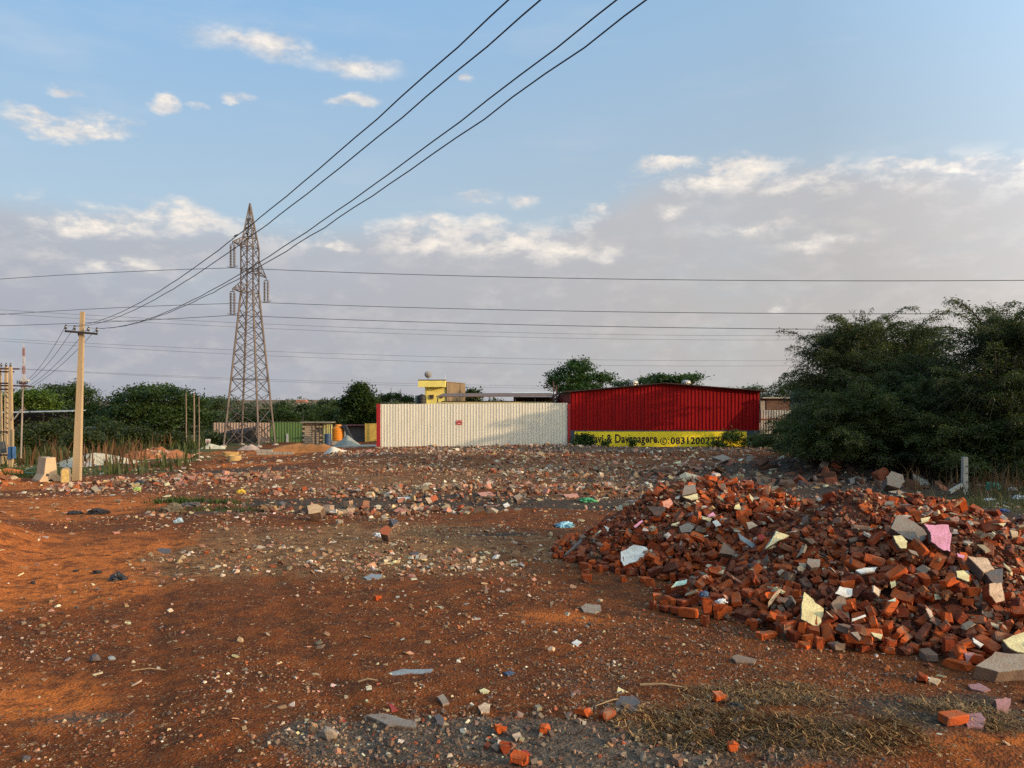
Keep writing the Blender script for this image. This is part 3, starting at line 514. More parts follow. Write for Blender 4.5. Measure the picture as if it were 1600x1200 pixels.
2058,2614,230,86,-4,5,2,1576,2639,184,23,-3,53,2,1969,2798,170,79,6,5,2,2271,2831,77,12,12,49,2,2084,2836,129,49,-10,-62,2,2373,2868,20,1,-11,-32,2,1573,2895,32,70,19,-6,2,2313,2897,24,28,12,1,2,2137,2906,81,-46,-15,-59,2,2262,2997,10,90,0,-19,2,1732,3002,12,-5,0,50,2,1839,3010,23,-35,-10,-64,2,
2190,3033,16,41,-1,-59,2,1820,3039,17,-43,-2,-49,2,448,2593,10,0,0,-71,3,255,2595,15,-45,0,83,3,761,2599,94,81,-11,12,3,544,2599,17,-69,45,19,3,985,2630,211,78,4,29,3,574,2630,44,-12,-25,-64,3,637,2651,65,-83,11,43,3,604,2651,44,75,1,80,3,637,2655,39,-85,18,38,3,565,2657,51,61,24,27,3,
831,2658,142,-12,-7,-58,3,603,2662,20,-5,-22,27,3,982,2663,199,-77,6,-80,3,777,2665,101,64,-14,54,3,719,2666,45,70,2,38,3,1086,2670,219,-20,7,16,3,713,2674,68,-87,-4,-35,3,498,2675,19,-90,30,-3,3,842,2684,162,36,-24,16,3,411,2688,15,45,0,4,3,599,2689,47,79,20,85,3,457,2692,17,-17,-45,-81,3,
730,2693,94,-21,39,61,3,810,2696,140,70,8,-40,3,648,2696,68,23,-20,11,3,565,2697,44,-82,22,-66,3,1161,2704,221,72,-8,3,3,696,2705,54,15,-1,90,3,1082,2705,201,49,23,-37,3,531,2707,20,-23,7,-42,3,814,2711,108,-5,20,70,3,489,2716,37,-19,3,-63,3,711,2721,67,-75,2,-88,3,559,2722,25,15,16,-38,3,
914,2723,143,11,4,-73,3,810,2724,147,63,19,25,3,587,2727,60,58,-9,-51,3,879,2729,156,-84,-1,49,3,685,2730,82,-12,-3,-49,3,962,2733,196,-58,16,-52,3,379,2737,27,-33,19,-55,3,533,2739,42,-22,-14,-51,3,560,2739,74,19,0,-38,3,853,2740,118,-77,-3,-60,3,486,2740,16,-6,6,80,3,1133,2741,188,72,-4,3,3,
310,2741,15,-45,0,59,3,611,2747,103,82,-9,-53,3,990,2754,198,85,16,46,3,500,2755,35,-24,-11,-14,3,835,2757,111,-59,-1,35,3,808,2758,100,-78,-7,-12,3,685,2759,109,78,21,-83,3,899,2759,138,-37,11,-76,3,547,2759,90,28,1,-76,3,959,2760,170,85,19,36,3,753,2765,141,71,-10,-59,3,871,2767,122,82,13,76,3,
695,2767,95,-21,-12,56,3,821,2769,129,-16,3,36,3,1253,2770,193,-87,15,55,3,623,2772,118,26,-25,26,3,805,2773,140,-80,13,-84,3,411,2773,24,77,0,61,3,833,2773,153,-65,-6,44,3,494,2775,41,18,-25,-64,3,617,2776,86,89,6,41,3,458,2779,43,-11,7,46,3,733,2781,129,-66,-6,-55,3,576,2786,77,-3,18,-58,3,
691,2789,112,-33,-17,7,3,903,2789,154,-82,17,1,3,1019,2793,150,-84,0,-41,3,797,2793,153,-8,16,72,3,606,2794,114,-37,-14,20,3,636,2795,99,-11,9,-18,3,752,2796,179,34,-11,-12,3,398,2800,20,3,-11,15,3,683,2807,143,-31,-8,-85,3,472,2813,63,-13,-30,-4,3,636,2814,117,-9,-10,-59,3,341,2820,12,-1,-2,30,3,
886,2820,162,-65,-8,40,3,382,2821,27,-53,28,10,3,295,2829,15,45,0,-61,3,443,2829,55,50,-20,25,3,738,2838,160,60,10,33,3,517,2838,118,6,0,-7,3,1156,2839,159,-48,9,-30,3,355,2841,24,-14,24,13,3,1058,2843,178,5,23,47,3,516,2844,96,-51,-2,73,3,324,2848,13,90,6,-66,3,822,2848,165,-88,18,44,3,
455,2852,70,-21,-2,72,3,1144,2852,186,-71,-9,-63,3,990,2858,185,58,-15,17,3,1050,2860,195,69,3,83,3,766,2860,177,21,-10,1,3,1264,2861,126,-75,4,-7,3,267,2863,15,-45,0,-32,3,954,2865,212,-15,-2,-18,3,725,2866,199,-78,26,-34,3,801,2867,176,-47,-32,-51,3,869,2868,210,-7,18,40,3,1123,2869,196,-5,-33,-33,3,
881,2873,167,13,5,-6,3,518,2874,108,90,-17,37,3,778,2880,171,15,0,-9,3,390,2887,64,38,5,18,3,846,2887,206,-48,13,-49,3,1052,2893,205,-48,18,-35,3,260,2896,27,87,8,85,3,310,2897,35,-24,21,77,3,283,2898,15,83,-4,35,3,1209,2898,145,-77,16,16,3,418,2899,89,-45,-5,-72,3,480,2899,119,-64,-2,-9,3,
872,2900,216,23,41,-68,3,600,2901,155,-87,20,-60,3,230,2903,16,0,-14,-6,3,564,2905,140,85,20,-65,3,1072,2905,200,-89,-19,57,3,1108,2907,197,8,4,-71,3,651,2907,180,-79,-12,6,3,971,2907,217,6,21,33,3,611,2912,179,4,4,63,3,948,2912,206,-66,27,27,3,1319,2913,70,90,-18,-70,3,1017,2919,225,-38,11,-32,3,
406,2922,87,78,3,-27,3,1064,2923,228,-33,16,50,3,1330,2926,81,-72,-2,67,3,291,2927,21,-83,-11,-13,3,739,2928,224,-5,-16,54,3,1397,2928,35,21,2,-5,3,317,2930,41,68,-2,-34,3,582,2935,180,86,7,-20,3,1447,2937,22,6,-4,-15,3,624,2938,194,-57,-31,-57,3,860,2940,206,-39,8,-39,3,1292,2942,84,70,1,-47,3,
497,2943,141,75,9,81,3,425,2945,103,-1,-19,24,3,930,2947,233,-15,-6,75,3,1393,2949,17,-88,14,43,3,832,2951,202,-82,0,-2,3,907,2953,212,-75,-4,-1,3,402,2953,109,85,36,71,3,968,2954,232,30,1,-8,3,563,2957,194,-85,7,29,3,867,2958,233,3,-2,-88,3,1363,2960,24,-19,-8,-45,3,1329,2965,59,-68,1,-40,3,
1394,2980,33,42,22,43,3,680,2981,221,-56,31,30,3,872,2990,239,-14,-11,48,3,194,2993,15,45,0,-47,3,338,2995,61,13,-17,-14,3,1329,2998,58,-73,21,-86,3,711,3000,245,-68,-1,28,3,1315,3004,75,-69,-12,16,3,1427,3004,52,53,-45,17,3,893,3011,235,-3,11,-74,3,802,3011,246,70,28,46,3,282,3014,32,32,7,65,3,
608,3016,231,-72,33,36,3,839,3017,231,63,8,-79,3,696,3020,235,-2,-12,40,3,345,3020,78,-67,-8,41,3,637,3021,229,79,9,-78,3,225,3022,11,0,1,84,3,480,3024,165,70,-2,61,3,1414,3026,17,-14,-45,-40,3,1013,3027,264,87,-2,59,3,1386,3027,29,-5,-27,-2,3,1091,3028,228,79,13,0,3,668,3030,244,-28,15,-50,3,
847,3034,265,-10,-22,-51,3,791,3035,253,76,11,-78,3,558,3041,222,-70,6,65,3,270,3045,26,-12,-11,28,3,819,3045,271,-66,-4,31,3,249,3045,42,69,-28,-87,3,981,3047,263,-5,-3,78,3,941,3051,251,8,42,27,3,239,3055,30,-33,2,-64,3,848,3059,248,-79,9,-20,3,887,3063,255,-63,-13,37,3,1297,3063,64,72,-8,-44,3,
1280,3070,79,66,10,48,3,503,3070,201,-42,-12,15,3,613,3071,242,12,-8,-22,3,815,3078,260,-38,-9,17,3,547,3080,219,-15,-1,-41,3,281,3083,67,75,2,-72,3,899,3086,271,71,13,73,3,956,3088,256,-16,41,31,3,578,3095,225,-12,6,60,3,981,3096,254,50,0,49,3,335,3097,82,-8,12,11,3,285,3098,53,9,12,-10,3,
686,3099,266,44,7,-35,3,927,3102,259,19,38,53,3,179,3104,15,-45,0,-43,3,1305,3108,54,-30,-25,-4,3,523,3115,203,-8,7,57,3,1095,3115,184,-12,15,-3,3,457,3117,166,86,-21,0,3,623,3118,274,-39,-10,-32,3,553,3124,223,-7,-8,79,3,628,3129,248,-2,-11,-10,3,1242,3130,82,79,18,-7,3,276,3131,59,-49,19,82,3,
263,3136,20,-80,-16,-20,3,367,3141,103,-75,22,-2,3,818,3144,275,33,1,-50,3,1206,3146,100,-76,17,46,3,1305,3146,33,72,-4,-39,3,1382,3146,15,-45,1,18,3,210,3151,26,62,-20,24,3,1280,3153,57,-18,-9,-20,3,506,3162,190,18,-6,23,3,633,3169,251,75,6,47,3,551,3170,210,-1,-14,-8,3,743,3174,279,-22,-2,20,3,
1318,3176,44,-16,-18,25,3,497,3177,170,-7,19,64,3,931,3192,259,-16,8,-22,3,1296,3192,55,-23,-6,-37,3,253,3198,31,28,-16,79,3,196,3203,10,0,0,-74,3,315,3206,53,73,-4,72,3,1315,3210,17,-42,2,61,3,1147,3212,97,70,-13,-43,3,479,3215,171,13,2,-7,3,260,3220,16,24,2,9,3,219,3227,22,-42,-22,-78,3,
979,3232,210,-71,-6,67,3,1233,3237,31,-25,-2,-20,3,1162,3237,81,-48,-16,81,3,651,3248,219,79,8,45,3,808,3249,271,3,25,-43,3,300,3256,25,-16,9,56,3,754,3256,260,-60,8,-71,3,1161,3260,62,14,-15,81,3,1243,3261,45,19,7,-31,3,278,3262,42,3,17,-4,3,725,3265,242,29,0,12,3,391,3271,77,-3,-19,-13,3,
236,3276,35,-12,-4,79,3,1097,3276,108,-28,21,15,3,757,3280,238,86,16,54,3,512,3282,141,88,-13,-29,3,683,3287,228,84,-5,72,3,1137,3288,74,4,4,-20,3,1163,3290,48,85,20,8,3,354,3292,70,1,-17,-17,3,538,3297,146,-29,-1,-76,3,1077,3300,101,-4,22,10,3,426,3303,90,18,-9,-45,3,682,3305,215,8,-3,11,3,
233,3305,17,-80,-45,-12,3,1242,3309,10,90,0,-34,3,1119,3311,71,-43,-19,-75,3,567,3311,149,44,-15,-18,3,368,3319,48,83,14,64,3,657,3322,187,15,13,87,3,1271,3323,15,45,0,10,3,388,3328,63,-36,-14,-26,3,682,3338,199,47,5,-35,3,1209,3338,17,90,43,-79,3,1234,3341,10,0,0,11,3,398,3351,68,-14,1,68,3,
573,3352,134,-77,-3,-59,3,481,3355,107,45,4,-31,3,1269,3369,10,90,0,32,3,316,3375,11,-90,0,-28,3,1041,3383,79,74,11,0,3,1023,3407,91,-83,14,74,3,405,3412,41,-35,18,78,3,1069,3417,46,-68,-5,78,3,1134,3419,18,-59,-2,-23,3,996,3423,78,-70,3,64,3,624,3431,114,-45,-15,-32,3,391,3437,17,4,15,78,3,
1119,3445,12,90,-3,-69,3,1038,3446,41,69,-4,-26,3,832,3450,118,72,-5,-14,3,1086,3452,17,-88,-18,-53,3,644,3466,98,88,-15,-24,3,589,3471,73,11,17,80,3,890,3476,78,7,23,40,3,967,3487,60,-2,-7,22,3,983,3492,37,-5,20,26,3,1047,3501,14,0,9,14,3,937,3509,42,60,-25,36,3,1232,3514,17,17,45,69,3,
1007,3529,14,-89,7,58,3,504,3531,21,-3,-15,51,3,549,3533,23,16,-1,-73,3,445,3542,17,-90,-45,75,3,902,3545,22,-74,2,77,3,561,3567,14,10,0,-89,3,731,3575,31,50,16,56,3,756,3576,26,7,14,61,3,830,3603,15,-45,0,-28,3,907,3645,17,59,45,84,3,1117,1681,10,-90,0,-84,4,1147,1740,10,90,0,37,4,
1249,1749,10,0,0,-61,4,1205,1750,17,-66,45,69,4,1031,1765,31,75,15,-52,4,1217,1770,17,86,-44,-48,4,1275,1774,18,-21,1,1,4,1441,1775,17,90,16,-35,4,1025,1776,18,90,20,-28,4,1306,1789,17,17,4,4,4,1332,1792,17,-87,41,-84,4,1082,1795,16,-41,0,-24,4,1524,1803,10,90,0,-14,4,1418,1803,20,32,41,41,4,
1033,1809,10,0,0,-4,4,1028,1809,35,33,45,-15,4,1301,1815,27,73,-4,-86,4,1495,1818,10,0,0,39,4,1253,1824,46,-21,21,-88,4,1600,1824,17,6,45,56,4,1386,1825,33,21,-10,-72,4,1347,1825,31,-13,9,-5,4,1464,1826,20,41,-11,78,4,1502,1829,33,-4,-9,90,4,1062,1832,18,-70,4,-31,4,1040,1834,35,64,16,89,4,
1165,1836,28,2,-19,38,4,1085,1839,26,-67,-5,60,4,941,1842,10,0,0,-75,4,1092,1844,51,-68,-9,-43,4,1108,1846,41,-24,0,39,4,1416,1847,32,-16,2,-82,4,1464,1852,27,60,11,1,4,1263,1853,64,26,16,50,4,1323,1855,48,15,-12,23,4,972,1861,12,-2,3,-70,4,839,1864,55,90,0,88,4,1021,1866,25,-68,-12,-51,4,
851,1870,10,0,0,-79,4,1596,1871,15,-45,0,-31,4,1299,1872,59,-11,-7,71,4,792,1878,10,0,0,-82,4,751,1879,17,-30,45,-35,4,716,1881,10,90,0,18,4,1438,1886,70,-31,7,-2,4,1236,1889,72,21,3,0,4,1040,1890,63,78,-16,-60,4,1635,1891,10,0,0,-51,4,1069,1894,73,47,14,39,4,1285,1897,71,-82,-11,23,4,
929,1901,47,-44,13,-71,4,1174,1902,83,7,-15,33,4,932,1904,19,50,13,-62,4,823,1904,45,0,0,62,4,1579,1905,37,80,-12,-24,4,1504,1908,54,-4,-5,-30,4,737,1912,15,45,0,7,4,1208,1915,90,-83,-15,41,4,879,1917,38,73,8,78,4,1056,1917,52,-12,12,-76,4,910,1918,24,-12,18,22,4,1751,1919,10,90,0,37,4,
1663,1919,10,0,0,26,4,1542,1925,60,-12,14,-15,4,989,1927,44,-86,14,-57,4,1603,1927,35,-45,3,16,4,854,1929,24,-72,12,29,4,1175,1929,98,13,-2,-12,4,1636,1931,33,45,-1,70,4,1568,1933,26,78,20,-38,4,1207,1936,121,-15,-5,80,4,1407,1936,104,15,-8,23,4,710,1936,17,12,45,-69,4,759,1937,29,-7,-3,84,4,
1379,1939,106,59,-25,21,4,1555,1940,71,73,7,-28,4,1165,1945,125,39,0,0,4,988,1948,69,64,6,73,4,827,1951,31,87,5,-78,4,1076,1952,79,-80,15,-39,4,1443,1954,99,-89,7,74,4,737,1955,35,-31,-45,-73,4,1694,1956,10,-90,0,-62,4,830,1956,13,85,2,84,4,868,1961,24,14,-3,-13,4,1620,1961,25,-60,-10,27,4,
1324,1962,120,-80,17,43,4,767,1962,47,-7,-21,36,4,1014,1964,78,-74,-11,88,4,1106,1966,103,33,15,-74,4,1140,1968,134,82,-4,17,4,1591,1970,49,26,33,71,4,1379,1970,116,89,-25,-38,4,1150,1970,115,3,-4,-48,4,967,1975,64,89,-20,18,4,1513,1976,71,8,13,-6,4,1645,1979,31,26,16,42,4,890,1982,42,87,-16,30,4,
1093,1987,122,-16,-38,22,4,1493,1988,91,-67,0,-67,4,1556,1994,70,-18,4,7,4,1068,1994,147,-34,8,-39,4,915,1996,77,11,16,79,4,1238,2001,141,3,-16,28,4,1666,2001,33,9,3,-32,4,799,2001,38,28,-15,5,4,1346,2001,143,-31,-15,-80,4,1136,2004,131,-40,-21,30,4,1619,2007,62,65,14,-84,4,1072,2009,129,-90,14,-68,4,
762,2011,40,36,10,-39,4,881,2012,80,-73,6,81,4,1210,2012,147,-86,2,75,4,1695,2013,19,0,-26,-69,4,699,2014,15,45,0,-15,4,1790,2017,15,-45,0,-16,4,1491,2026,134,30,16,45,4,1474,2027,125,64,23,-21,4,1440,2029,135,-64,-8,-88,4,757,2030,22,-83,-12,58,4,1049,2035,107,-5,-19,24,4,1674,2037,40,80,7,85,4,
1095,2037,136,55,-17,37,4,844,2037,67,-67,-4,41,4,885,2042,77,1,21,81,4,782,2047,55,37,38,1,4,969,2048,100,-31,-2,21,4,645,2048,15,-45,0,33,4,1060,2051,133,-55,-19,24,4,1022,2054,138,21,-4,-20,4,1193,2055,158,-86,-17,24,4,857,2056,81,-26,-17,-30,4,1601,2059,105,53,-3,-12,4,699,2061,10,-90,0,12,4,
1497,2061,146,-85,-15,40,4,683,2063,28,0,0,-85,4,746,2065,20,-49,-16,33,4,1077,2068,151,-66,18,-4,4,1477,2071,127,-10,-2,-75,4,1745,2075,18,69,-3,87,4,948,2076,90,-79,-20,-20,4,792,2077,36,-69,-3,55,4,1296,2079,183,77,0,85,4,1061,2083,118,-2,-8,27,4,1768,2084,46,-25,-30,-20,4,523,2085,17,-81,45,88,4,
1680,2087,72,14,-7,44,4,1734,2088,43,-21,11,2,4,734,2094,39,-55,-10,45,4,1466,2094,143,-65,35,60,4,711,2097,22,-50,16,-56,4,1508,2098,162,-39,-31,44,4,1245,2099,195,59,32,41,4,922,2100,82,55,-7,-20,4,685,2101,23,-58,35,45,4,1126,2104,163,-72,6,11,4,1618,2104,97,-82,14,-3,4,756,2104,61,-62,-16,-9,4,
795,2111,51,36,39,-28,4,1783,2116,22,-48,25,70,4,764,2118,47,54,4,71,4,921,2124,131,-27,-27,56,4,1174,2132,198,-56,8,-10,4,1802,2134,10,0,0,-25,4,729,2136,49,4,14,67,4,1100,2137,157,54,-21,54,4,1387,2138,195,-17,11,11,4,575,2142,39,3,-3,-11,4,840,2143,71,-6,-26,26,4,1860,2144,22,-45,27,86,4,
1209,2148,201,-13,-3,52,4,1561,2149,131,-21,6,-76,4,902,2150,122,0,10,-55,4,1410,2151,184,54,-14,56,4,1382,2152,208,2,20,44,4,1048,2153,140,-74,22,-17,4,948,2153,112,1,-11,-63,4,1150,2157,174,78,8,67,4,892,2159,95,55,30,30,4,753,2161,54,-14,-11,69,4,859,2166,101,-71,13,84,4,1464,2167,171,9,13,-49,4,
1022,2169,172,-78,17,88,4,1112,2170,170,23,-22,-10,4,1537,2172,145,83,8,71,4,996,2172,147,-20,25,18,4,949,2172,133,87,25,-58,4,699,2173,61,38,-6,-71,4,1705,2176,85,58,-20,-86,4,977,2177,168,-15,5,65,4,1053,2177,174,24,-12,50,4,1278,2180,232,1,-9,21,4,1225,2181,215,84,-14,21,4,954,2185,122,-25,-1,80,4,
610,2187,32,-52,-34,-58,4,583,2193,46,-55,-1,72,4,1145,2199,180,-80,-2,-16,4,904,2199,113,-76,12,-38,4,1452,2200,179,12,-9,43,4,873,2201,121,-72,13,-39,4,582,2202,24,-9,-5,59,4,1357,2206,203,-90,-11,88,4,1644,2206,112,10,-30,-70,4,1066,2209,188,14,22,-36,4,1750,2211,49,3,3,-20,4,1169,2211,199,-16,-17,86,4,
1120,2211,205,33,30,26,4,1461,2217,198,-67,11,72,4,843,2218,112,71,-7,59,4,945,2218,139,84,6,-13,4,878,2222,140,22,-21,-66,4,775,2223,85,-81,-7,18,4,1822,2224,77,64,-14,-89,4,1098,2226,179,-13,-2,64,4,495,2228,28,-90,0,16,4,967,2229,150,80,7,-11,4,1331,2229,246,-40,32,-16,4,1531,2231,163,25,-15,-21,4,
444,2233,10,0,0,59,4,911,2234,130,-84,-11,6,4,1093,2235,212,60,6,11,4,531,2237,25,-41,19,-6,4,1477,2239,185,75,-20,-12,4,1782,2240,64,60,-2,57,4,1679,2245,77,72,8,-43,4,1049,2246,182,-14,-2,33,4,861,2246,115,-73,-9,-8,4,1540,2246,189,16,-19,41,4,1051,2248,207,10,15,-86,4,1711,2251,91,-11,19,-16,4,
1079,2252,194,70,0,-59,4,1123,2256,226,-80,16,-58,4,1437,2258,208,53,0,46,4,1227,2260,222,88,5,-84,4,1692,2260,105,-20,-18,11,4,902,2260,141,-14,-33,-71,4,1191,2261,217,-12,-6,65,4,1585,2264,145,-81,-4,-51,4,1020,2265,177,-22,6,88,4,1820,2268,99,-59,7,-22,4,1479,2274,186,-66,4,-59,4,1279,2278,246,-47,2,5,4,
1012,2280,192,66,-5,-2,4,561,2282,35,72,9,15,4,1207,2283,236,-43,21,59,4,1315,2283,233,17,-11,-85,4,961,2286,181,-10,-10,-73,4,1597,2288,144,-45,-13,-5,4,1040,2291,203,-59,-12,68,4,1837,2293,102,-70,-4,12,4,1448,2297,219,33,-1,-83,4,1214,2297,266,68,-24,56,4,1675,2300,100,-25,-21,67,4,1189,2300,245,77,-19,-2,4,
1143,2302,242,71,-19,81,4,1728,2303,100,10,-12,-40,4,538,2304,25,42,-37,-78,4,1010,2305,207,-48,-16,41,4,650,2308,81,-19,3,-48,4,949,2308,180,-51,19,-80,4,924,2309,160,72,-4,61,4,1096,2312,222,29,-1,-7,4,1632,2314,112,-78,12,15,4,685,2314,99,-8,-5,30,4,1282,2317,255,82,2,-2,4,902,2323,182,35,28,74,4,
1240,2324,270,50,-18,-42,4,1687,2325,122,-67,-21,64,4,1106,2329,243,44,18,38,4,631,2331,66,87,13,81,4,1515,2333,200,-88,10,66,4,1069,2334,230,70,-2,84,4,439,2335,15,45,0,-83,4,952,2337,195,55,17,-54,4,1715,2339,100,88,2,-11,4,1579,2339,181,-79,-16,56,4,740,2339,102,-77,0,58,4,886,2340,167,74,6,-52,4,
1831,2340,131,19,8,-33,4,1513,2341,221,-48,-10,-22,4,971,2343,212,19,26,16,4,704,2343,97,18,-24,-17,4,1611,2350,187,52,-24,75,4,1540,2351,214,3,-11,20,4,490,2352,12,85,2,31,4,590,2354,59,72,-12,22,4,1797,2357,119,-30,31,25,4,1540,2359,197,7,-9,9,4,531,2361,22,-77,-6,-30,4,1565,2363,177,-74,-9,43,4,
1228,2366,268,-18,-22,60,4,485,2368,34,-13,-40,66,4,1722,2369,91,-83,8,-53,4,1014,2369,234,13,-10,-9,4,1362,2369,248,-60,-9,-8,4,1399,2370,246,-89,16,8,4,1296,2371,238,-4,-4,-29,4,1504,2379,214,49,14,-8,4,1749,2381,113,80,-18,49,4,1698,2387,101,-18,-9,35,4,1233,2388,251,-85,-8,38,4,913,2391,201,-25,-27,-75,4,
1639,2392,136,-69,11,22,4,614,2392,66,87,-12,-13,4,1757,2392,143,13,-15,-50,4,787,2397,134,-17,31,73,4,1702,2398,152,-17,-1,19,4,884,2402,197,42,-40,-3,4,771,2404,115,88,-14,78,4,561,2413,36,-76,3,-62,4,856,2416,150,-90,21,-86,4,658,2421,63,42,10,71,4,1198,2425,278,-3,-11,-71,4,1317,2427,253,79,-17,58,4,
1372,2428,265,-90,-22,-60,4,734,2431,90,-76,1,-64,4,1427,2433,244,2,5,-36,4,510,2435,17,-67,0,-85,4,1639,2436,182,64,-2,60,4,1639,2441,148,10,-19,70,4,1690,2451,122,82,-14,70,4,1412,2452,259,-17,16,29,4,1215,2455,291,33,1,-9,4,1324,2455,275,-73,-33,-41,4,741,2460,105,7,-23,-19,4,1562,2461,211,-22,3,-50,4,
1375,2462,257,15,-13,-4,4,1584,2468,194,-22,1,-48,4,1262,2471,264,83,-36,-4,4,1702,2474,164,85,-11,60,4,1603,2477,202,-21,-9,-57,4,1454,2478,249,2,-4,45,4,1213,2483,292,6,2,82,4,1415,2484,265,4,24,-34,4,1238,2493,274,-55,12,-26,4,1326,2496,269,52,-35,-59,4,672,2497,75,-88,-30,48,4,811,2501,159,22,-7,-24,4,
595,2503,25,-13,27,-18,4,653,2512,41,75,-7,10,4,878,2518,171,3,-14,-4,4,1449,2527,258,2,7,-16,4,454,2527,15,-45,0,-23,4,1268,2528,264,-86,-8,48,4,1082,2529,306,18,11,15,4,1483,2533,253,-84,0,42,4,1331,2536,275,43,6,-89,4,684,2543,44,75,-4,26,4,885,2545,177,86,17,84,4,569,2553,10,0,0,6,4,
1660,2556,185,-15,21,6,4,1240,2562,276,1,4,-6,4,829,2564,146,-88,-20,81,4,695,2568,53,50,-20,-15,4,652,2573,23,39,31,-18,4,1380,2573,277,-50,3,23,4,1176,2581,277,-77,-3,-90,4,1258,2584,282,58,-44,74,4,1431,2586,273,-42,-9,-85,4,597,2587,44,-45,5,-64,4,793,2588,110,1,-14,-6,4,965,2589,221,-90,-14,-21,4,
1724,2589,177,77,16,-47,4,705,2592,52,88,22,83,4,1558,2598,196,-89,-16,-69,4,614,2608,17,-59,45,6,4,1425,2613,267,50,11,49,4,1365,2614,263,87,4,23,4,1659,2621,139,8,8,46,4,824,2623,126,-74,0,-47,4,1565,2629,208,-49,21,-85,4,1602,2631,162,-82,-18,-77,4,1295,2641,264,-89,9,42,4,1087,2652,246,55,-19,55,4,
1518,2658,195,76,10,-13,4,1634,2664,152,-1,16,23,4,664,2666,30,56,-26,28,4,685,2668,53,79,-7,-53,4,1056,2677,220,-54,33,35,4,1213,2687,257,12,-7,-76,4,1581,2688,142,-87,22,24,4,973,2689,216,62,14,-5,4,1108,2709,196,73,-5,7,4,1259,2710,234,-9,-25,-40,4,992,2719,207,-10,18,7,4,1122,2725,212,-73,-1,89,4,
1091,2725,217,-6,-22,-45,4,1623,2733,113,-78,11,79,4,1185,2741,214,-54,3,38,4,1567,2747,117,74,13,2,4,1415,2752,196,-87,2,23,4,1517,2770,123,-68,-3,77,4,1670,2774,88,16,-6,-63,4,1332,2780,179,67,4,-3,4,1073,2792,165,87,3,37,4,1580,2795,85,-87,21,42,4,1101,2808,181,49,-18,-88,4,1323,2810,166,8,2,-13,4,
1289,2832,156,-38,-14,32,4,1307,2856,113,-20,-10,-15,4,1500,2862,69,18,4,74,4,1500,2893,46,-13,15,17,4,1394,2951,45,24,-2,85,4,1374,3043,40,-66,-3,-52,4,1900,2090,10,90,0,49,5,2290,2098,10,0,0,47,5,2022,2137,15,-45,0,-62,5,1997,2149,28,8,16,-17,5,1884,2165,33,17,-17,27,5,1919,2167,45,-70,-21,-52,5,
2256,2168,17,68,0,47,5,2292,2173,10,90,0,-74,5,2133,2176,15,-78,0,-8,5,2346,2200,10,90,0,-17,5,1950,2200,58,-37,-30,49,5,2092,2210,30,-7,16,-61,5,1879,2216,49,-24,23,42,5,1730,2218,95,2,2,-63,5,1806,2256,83,75,3,-29,5,2338,2257,10,0,0,-71,5,2229,2262,46,-78,6,45,5,2299,2270,14,-17,-3,-53,5,
1782,2273,66,55,30,28,5,2108,2282,76,-83,17,-20,5,2330,2289,9,-1,4,64,5,1770,2331,124,-81,-29,69,5,1642,2333,151,84,-3,33,5,2471,2333,10,0,0,-42,5,1813,2336,111,23,18,-23,5,2002,2345,136,85,18,-54,5,2011,2370,159,-54,-17,66,5,1932,2389,160,-76,-11,0,5,1612,2393,186,48,28,73,5,1816,2412,138,-84,8,-35,5,
1598,2425,185,22,30,86,5,1530,2428,233,52,-32,72,5,1978,2431,197,-38,7,-31,5,2146,2442,165,11,10,10,5,2315,2444,71,9,-11,64,5,1880,2457,182,-77,-7,65,5,1775,2487,158,79,-21,32,5,2320,2495,79,37,14,-24,5,2195,2498,157,3,-12,64,5,2346,2501,71,-44,34,77,5,1869,2530,199,78,5,63,5,1810,2533,176,-40,-16,13,5,
2321,2534,84,-16,7,-50,5,1745,2594,170,-83,-34,-4,5,2198,2599,164,-12,14,-22,5,2474,2600,16,40,0,-36,5,1893,2603,216,-82,11,-66,5,2219,2617,150,-76,8,27,5,2015,2621,239,-5,-6,8,5,2088,2625,209,-84,-4,87,5,2262,2625,138,12,-34,-7,5,1516,2636,212,-9,-11,75,5,2169,2639,178,-7,-14,-61,5,1602,2664,156,-45,5,24,5,
1886,2666,239,87,1,52,5,2430,2666,28,-74,12,28,5,1833,2668,203,14,-4,-44,5,1889,2672,221,90,3,84,5,1703,2682,163,4,6,38,5,1957,2694,215,55,0,-10,5,1595,2698,158,20,1,-24,5,1749,2698,157,-89,11,79,5,1622,2702,145,-55,25,19,5,1515,2720,176,-13,-8,24,5,1819,2732,183,15,-5,-51,5,1970,2742,189,0,-9,-59,5,
1680,2748,105,-18,-1,24,5,2455,2760,11,-87,0,51,5,1648,2798,96,26,-10,71,5,2207,2800,110,-74,-6,76,5,2091,2803,147,-57,-11,-73,5,2025,2808,154,76,-29,23,5,1873,2822,148,77,4,14,5,2042,2823,135,-79,1,68,5,2403,2835,12,87,0,-31,5,1583,2842,64,4,20,-45,5,1659,2845,77,81,10,17,5,1617,2868,32,-67,-7,1,5,
1734,2879,74,79,-12,-13,5,1625,2885,24,75,-19,61,5,2304,2925,17,-32,5,48,5,2215,2957,33,-2,-8,83,5,2209,2981,16,-82,4,44,5,1865,3002,20,-11,12,25,5,2213,3028,10,-90,0,30,5,2122,3070,10,-90,0,-4,5,1296,2538,266,-82,-2,-3,6,380,2599,11,45,0,0,6,658,2636,32,73,42,22,6,763,2643,100,19,1,65,6,
744,2649,76,20,-1,41,6,525,2655,10,0,0,-27,6,555,2680,26,65,-2,-20,6,477,2683,10,-90,0,86,6,529,2683,12,-41,1,3,6,804,2687,109,-46,-20,-6,6,695,2689,39,-3,-30,43,6,785,2696,98,70,9,-34,6,887,2697,144,32,1,19,6,1058,2700,192,-10,12,25,6,434,2709,14,26,0,61,6,376,2711,11,-45,0,-10,6,
